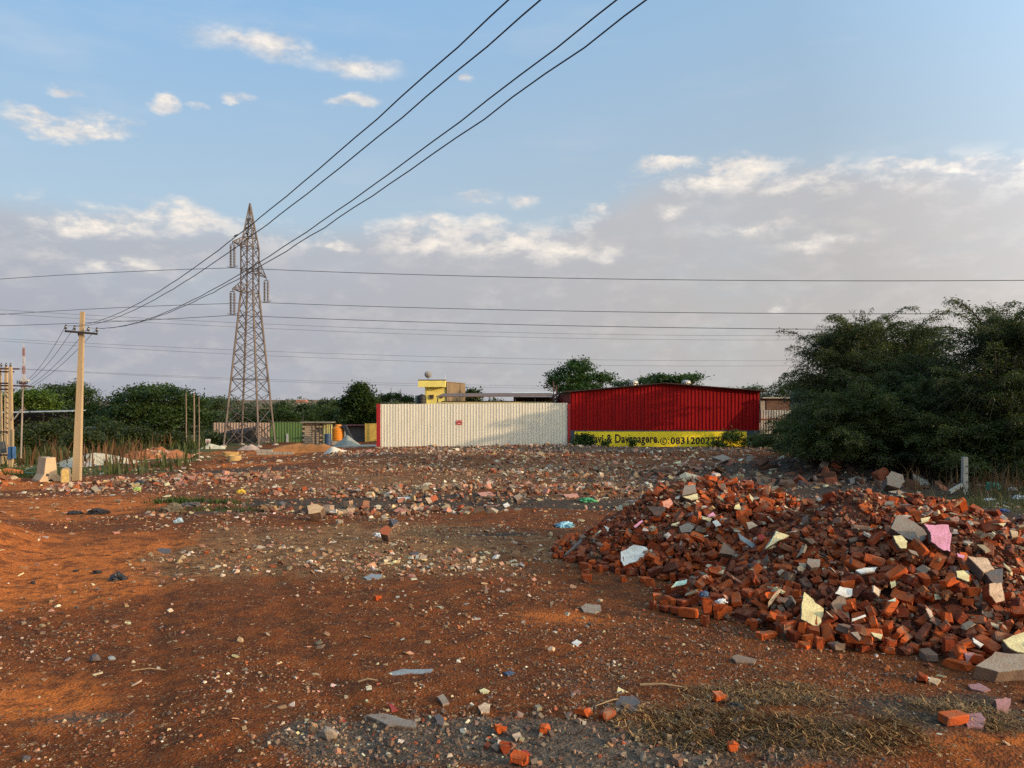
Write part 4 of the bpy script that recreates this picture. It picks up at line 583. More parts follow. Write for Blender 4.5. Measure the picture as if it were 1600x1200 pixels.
261,2723,10,0,0,31,6,519,2733,27,67,21,28,6,483,2745,50,23,11,79,6,963,2747,152,-13,3,25,6,397,2750,10,0,1,-72,6,571,2752,56,39,24,22,6,364,2753,11,45,0,-29,6,554,2768,62,55,-4,73,6,781,2768,148,16,-4,-52,6,1123,2773,177,75,-6,75,6,716,2775,111,-67,23,87,6,474,2777,25,76,11,86,6,
1222,2777,190,28,-3,78,6,1098,2782,168,10,-3,-53,6,670,2784,97,29,-24,-62,6,485,2797,42,33,14,-82,6,968,2806,189,67,28,-14,6,499,2809,60,0,20,27,6,455,2811,39,-74,11,-28,6,610,2811,99,73,-2,80,6,1232,2812,160,24,-2,2,6,544,2813,86,-3,-23,-67,6,762,2813,158,12,30,49,6,709,2819,132,-10,-16,49,6,
314,2822,12,-48,-45,77,6,582,2827,103,-8,-14,51,6,844,2827,141,2,-24,-47,6,1049,2828,166,3,21,-50,6,405,2830,36,-37,28,23,6,1086,2831,190,-11,11,82,6,612,2831,114,-74,6,-22,6,1125,2835,195,-83,-10,68,6,1184,2837,149,-42,7,12,6,565,2847,109,-76,-29,-63,6,396,2851,40,2,17,-85,6,845,2862,167,-42,-21,41,6,
638,2870,151,-77,-16,9,6,1391,2874,87,-70,0,-9,6,1366,2874,90,-2,21,35,6,472,2882,102,81,-26,39,6,1276,2893,98,7,29,27,6,798,2894,183,-30,2,-15,6,1019,2894,209,-53,-16,59,6,890,2903,204,62,-33,26,6,532,2908,137,-80,27,34,6,394,2918,68,-4,20,-74,6,839,2927,198,34,-1,90,6,644,2932,190,-43,-13,19,6,
670,2938,211,-37,-27,52,6,348,2943,59,89,-18,-76,6,330,2944,48,86,22,8,6,387,2947,86,80,4,-30,6,550,2950,177,6,4,80,6,308,2954,34,-31,-29,-86,6,449,2955,119,-1,-17,18,6,265,2955,14,-32,41,30,6,1346,2956,44,-34,20,-77,6,652,2957,201,36,-6,62,6,1312,2969,73,55,24,2,6,463,2969,131,-16,2,66,6,
358,2971,82,13,-7,89,6,905,2973,226,-55,29,36,6,257,2974,13,43,-5,22,6,1339,2980,45,82,22,-86,6,721,2980,224,73,-6,66,6,782,2984,248,-80,2,-55,6,372,2986,93,78,-2,-32,6,242,2994,14,-44,4,-85,6,842,3002,243,-73,-1,-86,6,1217,3002,137,9,13,26,6,252,3017,15,9,1,-51,6,324,3024,64,-9,-5,-79,6,
1335,3025,46,47,21,90,6,1012,3029,244,46,42,34,6,869,3030,239,-39,-27,-56,6,731,3032,240,-5,3,-66,6,1327,3040,65,-61,11,58,6,750,3043,246,-40,-28,-23,6,1335,3045,45,-47,-19,1,6,974,3046,245,3,5,-27,6,339,3047,73,-57,28,6,6,914,3059,246,-44,4,-49,6,1265,3062,90,-13,-22,13,6,1225,3069,118,15,-18,77,6,
1375,3070,15,66,2,43,6,915,3087,249,-86,-6,33,6,720,3091,256,36,-1,-78,6,872,3093,260,-36,-6,32,6,1278,3097,67,59,23,-80,6,1246,3108,88,-57,21,-9,6,1321,3113,34,-87,-17,-76,6,790,3119,266,43,-10,37,6,195,3122,12,-71,45,22,6,1175,3125,134,70,-8,-32,6,170,3131,12,-61,45,-23,6,948,3141,255,51,-10,73,6,
1184,3148,111,70,11,-8,6,182,3148,12,-35,45,-43,6,756,3152,271,-4,1,-73,6,295,3154,37,88,-21,-9,6,314,3158,52,44,-21,-8,6,204,3180,15,-90,23,-74,6,1283,3182,38,-42,-21,-81,6,1354,3185,10,-90,0,-88,6,301,3189,37,-89,-18,83,6,835,3199,302,-89,4,67,6,607,3203,220,-48,11,50,6,262,3213,37,62,17,-10,6,
631,3214,221,10,-9,-48,6,1220,3217,47,19,-5,80,6,789,3220,268,44,-6,-41,6,480,3222,152,67,-32,-47,6,731,3240,251,-16,0,14,6,253,3242,31,8,0,-83,6,779,3246,260,-80,-6,-63,6,499,3252,152,-24,10,60,6,727,3281,228,-15,0,12,6,1225,3284,15,-83,-35,13,6,309,3285,33,8,6,-12,6,1192,3302,24,-66,0,-37,6,
1211,3307,16,44,21,8,6,1186,3327,21,-37,23,-69,6,532,3329,146,-29,10,76,6,275,3339,10,-90,0,20,6,451,3345,88,65,-28,64,6,1023,3364,101,78,20,9,6,362,3366,30,74,-13,15,6,1197,3378,10,0,0,39,6,380,3379,40,-51,19,62,6,1010,3383,94,0,-21,-64,6,678,3400,143,24,-4,14,6,463,3416,56,30,6,33,6,
484,3417,65,28,0,27,6,367,3420,15,56,-2,-59,6,1219,3430,12,22,-45,53,6,416,3464,11,14,-1,-73,6,435,3518,10,0,0,84,6,926,3529,26,-52,-14,-44,6,821,3577,10,16,-2,-77,6,707,3586,19,-32,-31,57,6,630,3587,10,-50,-2,-87,6,722,3600,15,-33,2,74,6,689,3601,10,1,0,-67,6,889,3611,11,45,0,-63,6,
571,3616,10,0,0,4,6,854,3622,10,0,0,70,6,1042,1691,12,83,45,28,7,1181,1699,10,90,0,-54,7,1372,1729,11,45,0,4,7,1238,1745,30,-19,-45,-89,7,1196,1785,32,29,9,-61,7,1459,1802,12,90,-5,52,7,1432,1829,21,2,16,-36,7,1548,1832,10,0,0,-66,7,1141,1834,29,-41,21,44,7,1018,1837,12,45,0,89,7,
1122,1837,58,72,14,-34,7,1302,1838,42,-57,29,55,7,1563,1840,28,0,0,60,7,1354,1845,42,68,26,-62,7,1139,1845,46,-70,9,73,7,1378,1849,42,-45,13,52,7,911,1856,27,0,0,6,7,1406,1865,45,-48,-29,-32,7,1363,1866,57,49,-15,-37,7,1076,1871,29,15,-3,-11,7,1129,1871,52,5,-23,-57,7,876,1874,11,45,0,-35,7,
1271,1878,63,-20,-32,-46,7,1047,1887,34,63,-2,79,7,990,1894,32,81,-19,-65,7,1385,1894,70,-90,-23,-31,7,822,1898,28,-1,0,-88,7,1446,1905,75,-53,13,-50,7,1032,1910,43,78,-11,65,7,1526,1917,43,71,-10,-77,7,1081,1921,61,60,10,-26,7,1269,1925,90,7,23,45,7,955,1933,37,74,28,26,7,1342,1941,102,-40,32,46,7,
1006,1955,63,26,-2,-21,7,927,1956,42,-11,-23,-58,7,1279,1958,114,-19,-25,-41,7,947,1963,49,82,20,-72,7,1561,1976,52,-77,-11,37,7,789,1985,10,90,-1,-45,7,1342,1986,123,-12,25,-57,7,1365,1987,120,0,-25,-39,7,1410,1990,123,18,26,-23,7,1623,1990,41,51,21,-20,7,1023,1991,85,-14,8,-18,7,1682,1992,12,40,-40,67,7,
1171,1995,126,-2,-18,-59,7,725,1998,17,73,11,0,7,750,2000,12,43,0,-83,7,1115,2003,120,-44,11,-53,7,1582,2010,64,14,-1,15,7,1034,2013,114,-88,16,18,7,999,2015,77,4,-15,21,7,1398,2016,142,73,14,-1,7,1081,2017,115,-2,13,-73,7,1640,2021,45,76,15,-41,7,961,2022,80,28,-1,54,7,1711,2022,27,70,-3,69,7,
725,2030,11,45,0,-8,7,1543,2037,108,53,-27,49,7,1713,2040,11,9,-5,24,7,1266,2043,167,-86,12,-40,7,1691,2044,23,63,-11,38,7,733,2046,35,10,29,25,7,1155,2047,147,-12,13,-41,7,794,2048,27,3,-13,-78,7,1224,2049,168,40,-32,-37,7,1531,2055,124,44,10,20,7,1034,2064,125,-44,-24,-69,7,1552,2064,123,49,27,67,7,
714,2066,33,-45,12,-22,7,770,2068,45,64,-17,-15,7,1207,2071,175,78,-14,22,7,1380,2071,167,57,26,62,7,914,2075,89,-69,37,-40,7,1448,2076,137,53,-8,51,7,1242,2077,179,-35,-5,6,7,755,2086,36,62,-28,-70,7,1414,2087,172,-82,8,-58,7,902,2089,71,25,-37,-84,7,1264,2092,186,11,4,-17,7,1661,2094,61,37,10,-39,7,
1821,2097,30,70,45,86,7,1645,2098,85,-58,-4,-66,7,1082,2101,127,52,9,-59,7,1177,2102,185,18,-17,21,7,1718,2116,37,80,17,-27,7,828,2117,56,-89,10,-70,7,899,2118,77,-42,24,-62,7,1567,2119,137,-77,13,-56,7,1484,2120,167,-9,34,19,7,1408,2121,170,-2,-18,77,7,1523,2124,166,-44,10,48,7,803,2129,54,-36,40,-9,7,
967,2131,108,-25,-9,-21,7,669,2134,26,-9,-4,65,7,791,2136,75,52,39,-11,7,1348,2144,206,-10,-3,-65,7,1482,2144,150,34,4,-61,7,1238,2145,210,59,-4,-9,7,1318,2146,231,38,-18,-58,7,707,2150,58,59,-1,-75,7,1286,2151,218,-12,-8,74,7,1436,2154,174,-7,-14,35,7,651,2156,29,35,1,60,7,1506,2159,149,68,10,10,7,
1258,2160,220,9,-11,12,7,921,2161,101,63,12,-37,7,803,2165,86,-47,5,33,7,1299,2165,233,-39,23,-67,7,626,2170,22,-81,3,-30,7,674,2177,44,-5,3,-28,7,890,2178,121,33,24,-87,7,645,2180,33,38,34,20,7,1175,2182,205,87,19,15,7,1686,2192,64,28,9,-36,7,861,2193,87,11,14,-52,7,765,2194,72,82,12,-62,7,
1688,2197,89,-3,29,-86,7,1366,2197,221,-64,34,89,7,1202,2200,209,-4,7,50,7,668,2201,44,14,2,-31,7,1759,2206,27,-46,-7,28,7,1566,2206,145,-73,7,-72,7,988,2208,132,-15,12,84,7,1587,2210,128,87,35,74,7,1527,2211,144,12,-8,47,7,1674,2217,81,-54,16,89,7,1478,2218,174,-68,30,74,7,1243,2219,230,-64,31,0,7,
1507,2221,166,43,25,15,7,674,2221,57,-20,29,19,7,1219,2233,220,-4,31,3,7,854,2234,129,-65,-5,64,7,735,2235,84,40,7,88,7,756,2244,90,38,-2,57,7,1011,2245,184,36,21,-66,7,599,2248,41,-23,-6,39,7,929,2251,147,57,-22,-50,7,1416,2255,210,-82,0,42,7,1326,2256,236,-90,-5,-79,7,1088,2256,215,60,-15,53,7,
414,2261,12,-31,-45,9,7,1498,2265,178,-54,29,69,7,1725,2266,104,-20,-15,69,7,1266,2266,224,-48,-7,-36,7,1613,2267,153,8,6,-83,7,1757,2278,55,-80,13,-36,7,685,2283,80,37,5,89,7,1554,2283,162,-70,26,76,7,1665,2284,111,-24,17,39,7,1255,2286,222,54,42,-72,7,907,2287,145,52,11,-52,7,946,2288,163,-81,-16,5,7,
590,2303,75,-18,-4,-75,7,897,2312,151,60,4,-25,7,747,2312,94,12,1,-33,7,852,2314,146,8,-16,59,7,718,2315,88,42,-4,41,7,971,2318,198,85,1,-76,7,1392,2320,221,35,12,76,7,1430,2328,219,78,7,-63,7,1372,2336,219,-82,-17,40,7,1035,2339,234,77,23,-53,7,838,2346,136,77,-2,37,7,1103,2353,256,-46,18,45,7,
1774,2356,110,54,-5,-48,7,940,2358,192,6,18,-60,7,956,2366,207,0,28,23,7,690,2371,83,54,-32,76,7,1771,2373,132,-79,10,-37,7,794,2373,118,31,4,-64,7,1141,2374,262,12,7,-1,7,1737,2375,130,37,-19,45,7,1420,2375,231,74,0,-37,7,588,2381,48,-83,-5,-28,7,1350,2388,231,53,-28,51,7,1165,2405,269,7,-14,50,7,
505,2406,11,87,0,38,7,1444,2407,237,0,-8,45,7,1291,2412,243,7,10,4,7,1736,2421,150,-5,35,-51,7,874,2424,168,67,-3,-39,7,1698,2425,160,-7,-13,-6,7,1007,2433,262,10,-3,60,7,964,2438,233,-74,1,-33,7,1456,2452,245,5,3,1,7,1684,2452,160,12,-9,-33,7,1351,2454,265,-84,24,21,7,1180,2464,293,-17,3,-62,7,
844,2466,148,-81,-15,-6,7,1232,2466,270,-57,9,-35,7,552,2469,14,33,-9,1,7,687,2470,61,-4,-8,-6,7,1484,2482,250,79,38,60,7,575,2486,17,27,27,-21,7,1366,2493,266,-33,-3,8,7,737,2503,89,-42,20,87,7,1691,2509,167,33,19,-6,7,708,2511,63,-83,-30,81,7,727,2513,70,25,-1,42,7,575,2514,11,71,-39,-27,7,
1734,2514,162,86,5,-77,7,1708,2520,174,71,10,-22,7,936,2521,213,19,12,-59,7,1113,2534,299,10,-1,-70,7,907,2539,191,72,-6,42,7,1411,2543,271,-49,-7,85,7,730,2544,77,-83,1,51,7,605,2551,13,-89,45,18,7,1704,2552,159,-10,-27,40,7,1321,2558,292,-13,42,-13,7,1119,2559,296,74,-34,51,7,1326,2559,271,47,3,-84,7,
1278,2564,273,-51,5,-57,7,781,2566,112,-43,9,-4,7,852,2577,153,-58,17,66,7,1785,2578,179,6,-12,4,7,682,2590,39,15,16,14,7,1140,2593,278,-81,30,-55,7,1693,2603,152,-90,-3,-15,7,949,2613,207,83,-13,-7,7,720,2648,81,-65,6,47,7,1039,2650,225,-61,28,-31,7,1102,2660,237,-83,-12,59,7,898,2681,156,-23,29,-25,7,
961,2682,185,41,-26,68,7,1149,2683,257,2,15,-53,7,1111,2689,214,23,-10,0,7,787,2691,123,25,2,-50,7,715,2715,105,79,6,29,7,1050,2725,196,-21,-10,2,7,1549,2728,140,-21,-6,-25,7,1599,2746,109,-20,25,19,7,1283,2752,207,58,14,69,7,1611,2794,76,85,-14,-44,7,1658,2806,75,19,-7,-2,7,1621,2815,66,-1,-27,42,7,
995,2821,176,63,3,72,7,938,2822,212,-78,12,-79,7,1612,2847,39,3,-21,-50,7,1353,2860,103,21,1,82,7,976,2869,189,62,24,38,7,1426,2922,30,-68,-5,-12,7,2085,2150,12,-45,0,-41,8,2110,2194,21,-5,13,-60,8,1705,2201,77,-87,-24,-1,8,2063,2210,38,0,19,1,8,2233,2217,8,83,-7,0,8,1699,2222,84,26,-20,-67,8,
2252,2267,29,-12,-18,80,8,2011,2271,85,73,-8,75,8,2182,2280,59,-78,13,-16,8,1803,2294,80,-70,2,72,8,2246,2294,49,75,14,-51,8,2268,2295,38,37,-20,81,8,2172,2295,70,59,-10,24,8,2091,2300,99,85,-7,-84,8,2263,2317,53,-52,19,-30,8,2104,2332,128,-10,4,-3,8,2337,2338,22,67,1,18,8,1635,2344,170,50,5,-65,8,
1941,2356,142,71,0,88,8,2262,2374,74,-80,-9,43,8,2091,2379,150,-57,-13,71,8,2068,2387,155,77,9,-70,8,2404,2397,10,49,-38,78,8,1847,2400,138,-48,12,-58,8,1659,2409,149,-63,11,33,8,1887,2426,160,39,16,-74,8,1757,2436,146,-50,25,-53,8,2342,2470,60,10,9,17,8,1826,2487,169,50,18,10,8,2128,2513,192,74,-7,-69,8,
1834,2513,176,-81,15,-59,8,2150,2558,192,-6,-15,-90,8,2471,2559,11,-88,1,-4,8,1821,2582,194,-74,35,22,8,1643,2591,151,17,-2,54,8,1665,2591,140,0,-12,-83,8,1842,2594,198,8,4,-33,8,1944,2595,241,85,-12,20,8,1862,2605,204,-82,3,-39,8,2305,2607,112,12,-10,63,8,2460,2665,12,44,2,45,8,1578,2665,159,-47,23,-69,8,
1948,2669,220,-76,1,80,8,1612,2684,131,39,18,-60,8,1975,2711,201,61,0,83,8,1640,2716,125,-13,11,29,8,2122,2725,160,11,-5,77,8,1935,2728,202,-57,1,-18,8,2072,2760,161,30,5,1,8,2051,2765,162,53,16,50,8,2428,2782,13,-17,0,27,8,1824,2794,161,-32,7,86,8,1679,2804,85,10,-33,-59,8,2423,2812,12,-71,40,2,8,
2013,2855,129,-89,-13,-56,8,2279,2934,18,-37,-8,-89,8,2273,2960,13,45,-44,1,8,1927,2993,42,72,8,22,8,675,2616,28,-49,22,85,9,598,2621,24,45,-19,17,9,747,2621,82,-12,-14,13,9,525,2627,10,90,0,11,9,937,2680,171,78,15,46,9,658,2681,54,23,18,-77,9,617,2682,63,2,25,-2,9,576,2684,16,-20,2,70,9,
863,2686,152,69,-15,34,9,507,2693,43,12,-16,-76,9,967,2712,170,18,1,-69,9,664,2719,96,57,3,41,9,579,2721,34,30,-17,53,9,696,2724,104,31,8,29,9,793,2727,131,-68,-14,57,9,448,2728,39,-79,13,-67,9,1097,2731,182,16,3,-83,9,1039,2731,211,22,-4,-73,9,1159,2736,209,73,31,31,9,544,2742,56,-70,-18,69,9,
657,2768,79,-75,5,-22,9,485,2773,67,79,1,42,9,782,2777,168,4,-16,-17,9,1038,2780,189,1,22,-2,9,1057,2786,196,-6,21,-12,9,1169,2790,163,2,16,45,9,716,2794,141,-35,15,-76,9,1210,2799,177,-39,-26,53,9,833,2803,141,-33,-5,-1,9,758,2824,141,-79,11,-18,9,647,2842,131,71,-9,69,9,364,2856,29,63,-4,-17,9,
821,2864,184,43,-22,-49,9,1082,2870,202,-46,17,-33,9,553,2875,117,87,16,-65,9,344,2882,69,-9,15,-79,9,983,2886,204,21,4,83,9,1261,2891,115,15,6,-28,9,818,2894,249,-56,3,-87,9,372,2900,48,-88,-18,23,9,1303,2901,90,18,-4,-25,9,1400,2903,53,86,-23,-48,9,822,2904,229,-89,-11,39,9,1169,2908,185,84,-16,-19,9,
345,2910,41,-2,15,-67,9,548,2930,164,-83,3,82,9,363,2935,77,3,10,18,9,1024,2946,255,89,-1,50,9,1481,2946,14,-84,2,54,9,1240,2954,125,18,6,32,9,707,2955,207,-15,3,-88,9,1317,2956,91,-20,-18,-73,9,431,2972,133,-9,-16,23,9,1290,2976,97,-8,16,27,9,844,2981,221,84,-28,47,9,810,2984,241,79,-11,18,9,
646,2990,213,81,-10,61,9,1426,2991,28,0,0,-45,9,268,2995,29,50,-35,-73,9,734,3022,259,-81,-5,60,9,900,3038,246,-36,-3,-4,9,628,3043,248,23,-5,17,9,193,3054,10,-90,0,-39,9,1246,3061,103,22,9,49,9,326,3073,67,-15,6,61,9,1320,3076,47,-72,7,46,9,761,3085,270,4,7,-36,9,246,3087,21,33,-8,29,9,
1264,3095,81,25,-9,-45,9,421,3114,134,89,22,-89,9,282,3120,36,18,8,-60,9,485,3121,184,74,5,42,9,715,3127,269,37,1,-86,9,326,3130,66,-4,-18,-1,9,225,3133,10,-1,0,34,9,1344,3134,18,3,-11,-73,9,877,3164,285,45,-14,-70,9,783,3170,281,86,22,-40,9,243,3172,16,72,0,-54,9,278,3173,27,18,1,35,9,
1334,3176,28,68,-8,-35,9,843,3187,286,-89,-4,-34,9,323,3235,43,-14,-15,19,9,432,3239,118,83,-17,-5,9,851,3244,265,40,2,-7,9,995,3257,189,85,-18,-67,9,470,3265,131,81,-13,8,9,1262,3273,16,72,0,67,9,956,3273,202,-72,-7,82,9,358,3278,56,5,16,83,9,598,3330,152,12,-12,-43,9,717,3333,205,-27,-1,-73,9,
762,3338,210,-82,13,71,9,511,3343,118,-48,18,60,9,665,3352,168,-70,8,-83,9,1050,3353,95,74,-13,-40,9,1130,3381,28,-72,4,56,9,954,3478,75,84,-4,40,9,447,3492,20,69,0,-66,9,756,3546,43,14,-4,-85,9,518,3557,16,-15,1,-88,9,1322,1698,14,45,0,28,10,1291,1742,10,-90,0,1,10,1105,1749,10,-90,0,-65,10,
1158,1774,25,90,-15,37,10,1066,1774,14,45,0,79,10,1111,1797,13,-87,2,-27,10,1065,1805,37,-87,8,-88,10,1303,1811,48,-19,-12,79,10,1200,1833,46,19,-24,-50,10,1232,1842,56,-66,-12,10,10,1192,1863,54,-78,-16,22,10,1041,1863,36,19,-18,68,10,908,1864,10,0,0,-48,10,960,1881,22,27,9,-74,10,1321,1887,69,-76,7,-17,10,
1100,1896,77,66,-1,40,10,832,1910,10,90,-1,44,10,901,1914,54,34,-10,35,10,1250,1917,101,26,-15,-25,10,1144,1932,104,-2,7,32,10,1114,1935,80,-18,1,75,10,1247,1936,116,82,-16,-29,10,1591,1948,47,-44,-22,-84,10,1408,1954,94,2,-17,52,10,1541,1955,51,3,16,-17,10,1658,1959,16,69,0,-65,10,889,1970,56,75,6,80,10,
816,1978,31,50,-19,1,10,761,1981,23,45,17,-88,10,842,1990,22,-88,15,-78,10,1710,1990,14,45,0,-64,10,1379,2005,129,39,-14,58,10,1042,2011,140,-53,4,-40,10,915,2036,68,90,-10,13,10,697,2038,35,22,11,-5,10,1115,2043,138,52,-6,44,10,1377,2046,149,15,9,-3,10,1678,2048,64,-82,3,-44,10,1412,2056,152,-53,-12,51,10,
814,2059,48,76,-27,-70,10,1503,2077,127,-42,-15,58,10,908,2080,112,52,3,82,10,839,2081,52,11,8,-43,10,875,2085,91,-83,-16,54,10,980,2086,122,-82,14,-56,10,1469,2088,171,-51,-9,76,10,530,2091,53,35,-45,9,10,1151,2094,175,19,15,-11,10,1780,2096,14,45,0,75,10,1819,2100,10,90,0,61,10,956,2102,101,-55,-10,-16,10,
1387,2106,177,0,-18,75,10,1584,2114,125,-18,-4,49,10,1613,2122,85,-85,-15,62,10,863,2129,91,-9,-6,33,10,1459,2131,155,58,-10,42,10,1684,2132,71,-13,-2,-23,10,1711,2139,61,20,24,82,10,1757,2146,60,-81,-21,76,10,765,2147,74,-19,22,-62,10,1807,2155,35,-61,-18,87,10,1688,2162,75,-17,17,-1,10,1338,2166,211,10,6,26,10,
1184,2166,219,-49,7,18,10,1171,2168,192,71,-5,-31,10,790,2174,63,-2,10,-45,10,1637,2177,108,-3,2,71,10,567,2180,35,-82,-1,-18,10,832,2180,93,-79,10,-44,10,562,2184,16,-7,-3,59,10,1290,2190,254,-87,-19,-75,10,966,2195,151,21,14,-6,10,798,2199,86,-1,-9,-64,10,732,2205,74,-6,10,-78,10,1207,2212,234,9,11,-63,10,
800,2212,106,-47,9,18,10,1400,2220,231,63,4,82,10,1770,2224,88,32,15,-71,10,1006,2227,161,-19,7,86,10,551,2228,35,82,18,-26,10,1617,2235,148,-47,23,-3,10,1747,2240,98,53,10,-19,10,1559,2241,163,10,0,52,10,1800,2242,57,29,9,-37,10,794,2246,95,-80,6,-28,10,1219,2255,245,37,-5,10,10,1583,2259,172,2,-9,-87,10,
963,2264,160,-74,-9,2,10,1668,2267,124,-22,-16,70,10,1738,2277,82,-29,-1,-88,10,1409,2281,222,-85,12,-3,10,1516,2287,191,-76,-23,-13,10,876,2289,136,-12,6,86,10,1362,2297,228,73,-25,-30,10,1346,2303,247,-33,-15,39,10,1409,2304,235,74,26,12,10,1451,2312,239,57,-3,-5,10,1240,2315,248,18,-2,-75,10,1167,2317,260,79,23,-20,10,
1325,2320,234,44,24,-25,10,675,2354,99,-43,23,-58,10,1199,2356,276,89,-8,-31,10,1280,2362,261,53,4,-60,10,1493,2363,237,21,-12,9,10,1642,2376,183,29,-3,-69,10,1096,2385,275,11,15,-33,10,1724,2391,114,-38,-9,-55,10,1323,2397,242,-9,-19,-28,10,970,2409,227,3,-15,14,10,1536,2413,204,74,0,-64,10,1154,2418,286,65,-1,20,10,
1780,2427,152,84,-8,32,10,1228,2431,264,7,-7,53,10,984,2434,252,80,3,-29,10,884,2451,182,-90,8,52,10,1618,2452,165,69,-8,-58,10,1504,2452,236,-13,9,-51,10,1111,2454,307,-48,-6,61,10,1482,2456,263,82,-11,66,10,771,2456,104,-12,-12,16,10,505,2472,10,-90,0,-39,10,651,2478,50,4,8,84,10,721,2479,75,40,-12,-1,10,
824,2485,139,73,-6,42,10,1653,2486,145,3,14,-10,10,874,2487,175,-67,-15,5,10,1026,2487,302,-38,-9,-12,10,1746,2505,143,-84,2,-20,10,1429,2509,268,61,-13,67,10,826,2518,147,-51,15,77,10,1762,2520,165,-45,15,35,10,1367,2525,278,3,-6,-33,10,1182,2544,292,-11,-8,-36,10,1057,2545,297,86,-8,-85,10,1561,2560,219,-33,5,-12,10,
1299,2562,282,53,40,47,10,1208,2562,280,86,-8,-41,10,1337,2592,278,0,-16,81,10,792,2597,130,84,14,73,10,1626,2604,179,-33,26,52,10,1314,2606,268,4,5,29,10,812,2663,132,-89,-14,90,10,1216,2664,249,-82,11,64,10,973,2702,197,17,14,-4,10,1474,2707,185,0,-18,-59,10,1209,2715,235,89,7,-46,10,1489,2739,160,71,-8,-25,10,
1210,2767,205,-77,8,-20,10,1457,2777,153,-71,10,58,10,1535,2783,110,67,-2,77,10,1371,2785,168,22,2,85,10,1491,2820,103,78,19,7,10,1195,2821,168,71,6,12,10,1013,2830,172,20,-20,-1,10,1338,2839,124,0,21,41,10,1568,2862,77,24,9,82,10,1300,2885,118,65,27,16,10,1521,2947,15,42,0,-48,10,2187,2178,10,89,0,-60,11,
1791,2193,91,42,-3,-39,11,1976,2205,61,3,-24,48,11,1856,2357,130,-84,-4,58,11,2038,2379,159,50,15,-27,11,1882,2395,143,-6,-12,41,11,2468,2464,10,90,0,16,11,2302,2469,81,13,9,23,11,2214,2529,165,5,-2,-4,11,1999,2533,232,-86,10,-49,11,2073,2546,225,84,-8,-69,11,2205,2565,167,71,-15,75,11,1555,2582,225,57,-4,-16,11,
1801,2589,193,36,-6,52,11,2121,2691,178,-39,14,33,11,1528,2723,155,-71,10,59,11,2139,2743,152,-8,3,-15,11,2099,2767,153,82,-8,-31,11,1617,2775,112,38,15,12,11,1543,2795,93,-20,1,-11,11,2398,2804,19,38,8,-20,11,1545,2818,78,72,2,-12,11,1824,2848,126,13,14,77,11,1889,3055,10,-90,0,77,11,580,2605,38,-90,-7,13,12,
930,2646,189,-87,9,32,12,738,2657,58,69,4,35,12,575,2669,30,-43,20,-64,12,834,2689,124,15,-4,-50,12,1241,2691,232,77,-6,-12,12,706,2697,81,-51,15,49,12,858,2701,134,-58,2,22,12,623,2715,77,37,8,-6,12,838,2715,128,-25,18,13,12,1107,2748,195,87,20,55,12,913,2750,168,57,2,-62,12,525,2768,72,26,17,-23,12,
974,2777,179,-5,-14,-42,12,432,2783,16,-89,11,-58,12,305,2790,8,-90,0,50,12,859,2803,157,-59,-14,52,12,413,2813,34,9,31,24,12,961,2828,158,31,6,-78,12,546,2844,96,-6,-15,39,12,897,2848,170,-14,12,-55,12,1109,2851,182,82,-3,-86,12,382,2869,44,-46,-1,0,12,949,2883,189,-81,7,13,12,450,2884,85,74,14,84,12,
1388,2885,74,68,0,81,12,589,2888,136,-71,-2,-17,12,757,2898,173,89,14,-57,12,722,2912,179,90,16,-42,12,847,2915,216,12,13,-49,12,1261,2918,101,-17,8,-38,12,253,2925,9,2,0,-29,12,1366,2929,39,-68,-11,-24,12,1334,2939,58,33,23,-83,12,1422,2956,10,5,0,-88,12,353,2964,69,-77,7,62,12,327,2971,44,22,3,-44,12,
1372,2975,38,-28,17,41,12,976,2976,228,7,-2,-4,12,696,2977,224,-51,9,38,12,888,2980,219,-82,11,-44,12,288,2988,43,10,14,-65,12,869,2990,217,7,11,-45,12,1379,2999,9,-21,0,43,12,171,3001,11,-45,0,-88,12,1345,3011,33,34,-19,-74,12,753,3014,236,-12,-6,32,12,1314,3023,58,69,-8,-49,12,771,3029,244,-31,-20,-43,12,
798,3036,234,-6,-14,61,12,597,3037,229,48,-10,13,12,246,3048,12,-78,2,-64,12,1392,3053,31,-83,-23,-9,12,223,3055,11,-45,0,25,12,814,3057,247,-59,3,-86,12,742,3063,263,85,-9,65,12,957,3066,252,-8,-41,-65,12,1337,3069,37,62,4,44,12,214,3076,17,17,13,34,12,531,3079,204,8,-1,-41,12,1179,3092,148,77,-17,-55,12,
851,3098,262,2,-6,38,12,397,3098,109,1,-20,0,12,237,3106,10,46,-1,-72,12,764,3114,281,-35,1,-3,12,816,3117,267,-51,1,78,12,1197,3121,119,-13,18,-2,12,382,3135,110,15,21,-1,12,885,3140,271,-51,-5,85,12,542,3144,206,-84,-11,-19,12,1225,3158,78,-15,-13,-42,12,655,3165,243,2,15,69,12,810,3167,283,61,24,38,12,
1233,3183,64,-19,-14,-40,12,1219,3189,84,-18,16,-5,12,818,3192,266,47,2,36,12,1157,3192,108,-68,-17,23,12,226,3197,8,-90,0,36,12,432,3201,126,2,12,79,12,1345,3206,11,45,0,90,12,514,3212,167,-8,18,63,12,1089,3222,143,-79,-1,-25,12,1270,3229,16,12,-7,81,12,1204,3233,45,34,-18,-51,12,1301,3246,15,0,-43,14,12,
327,3262,40,12,11,-74,12,809,3272,257,38,6,31,12,1295,3282,11,45,0,-68,12,1181,3293,34,-24,4,56,12,405,3296,74,-11,-16,5,12,585,3382,124,76,-4,4,12,1101,3399,37,76,-15,-46,12,1232,3406,15,-35,45,-20,12,646,3411,121,-14,-1,12,12,1007,3472,40,-71,5,60,12,564,3481,54,15,10,87,12,579,3548,24,-30,2,-84,12,
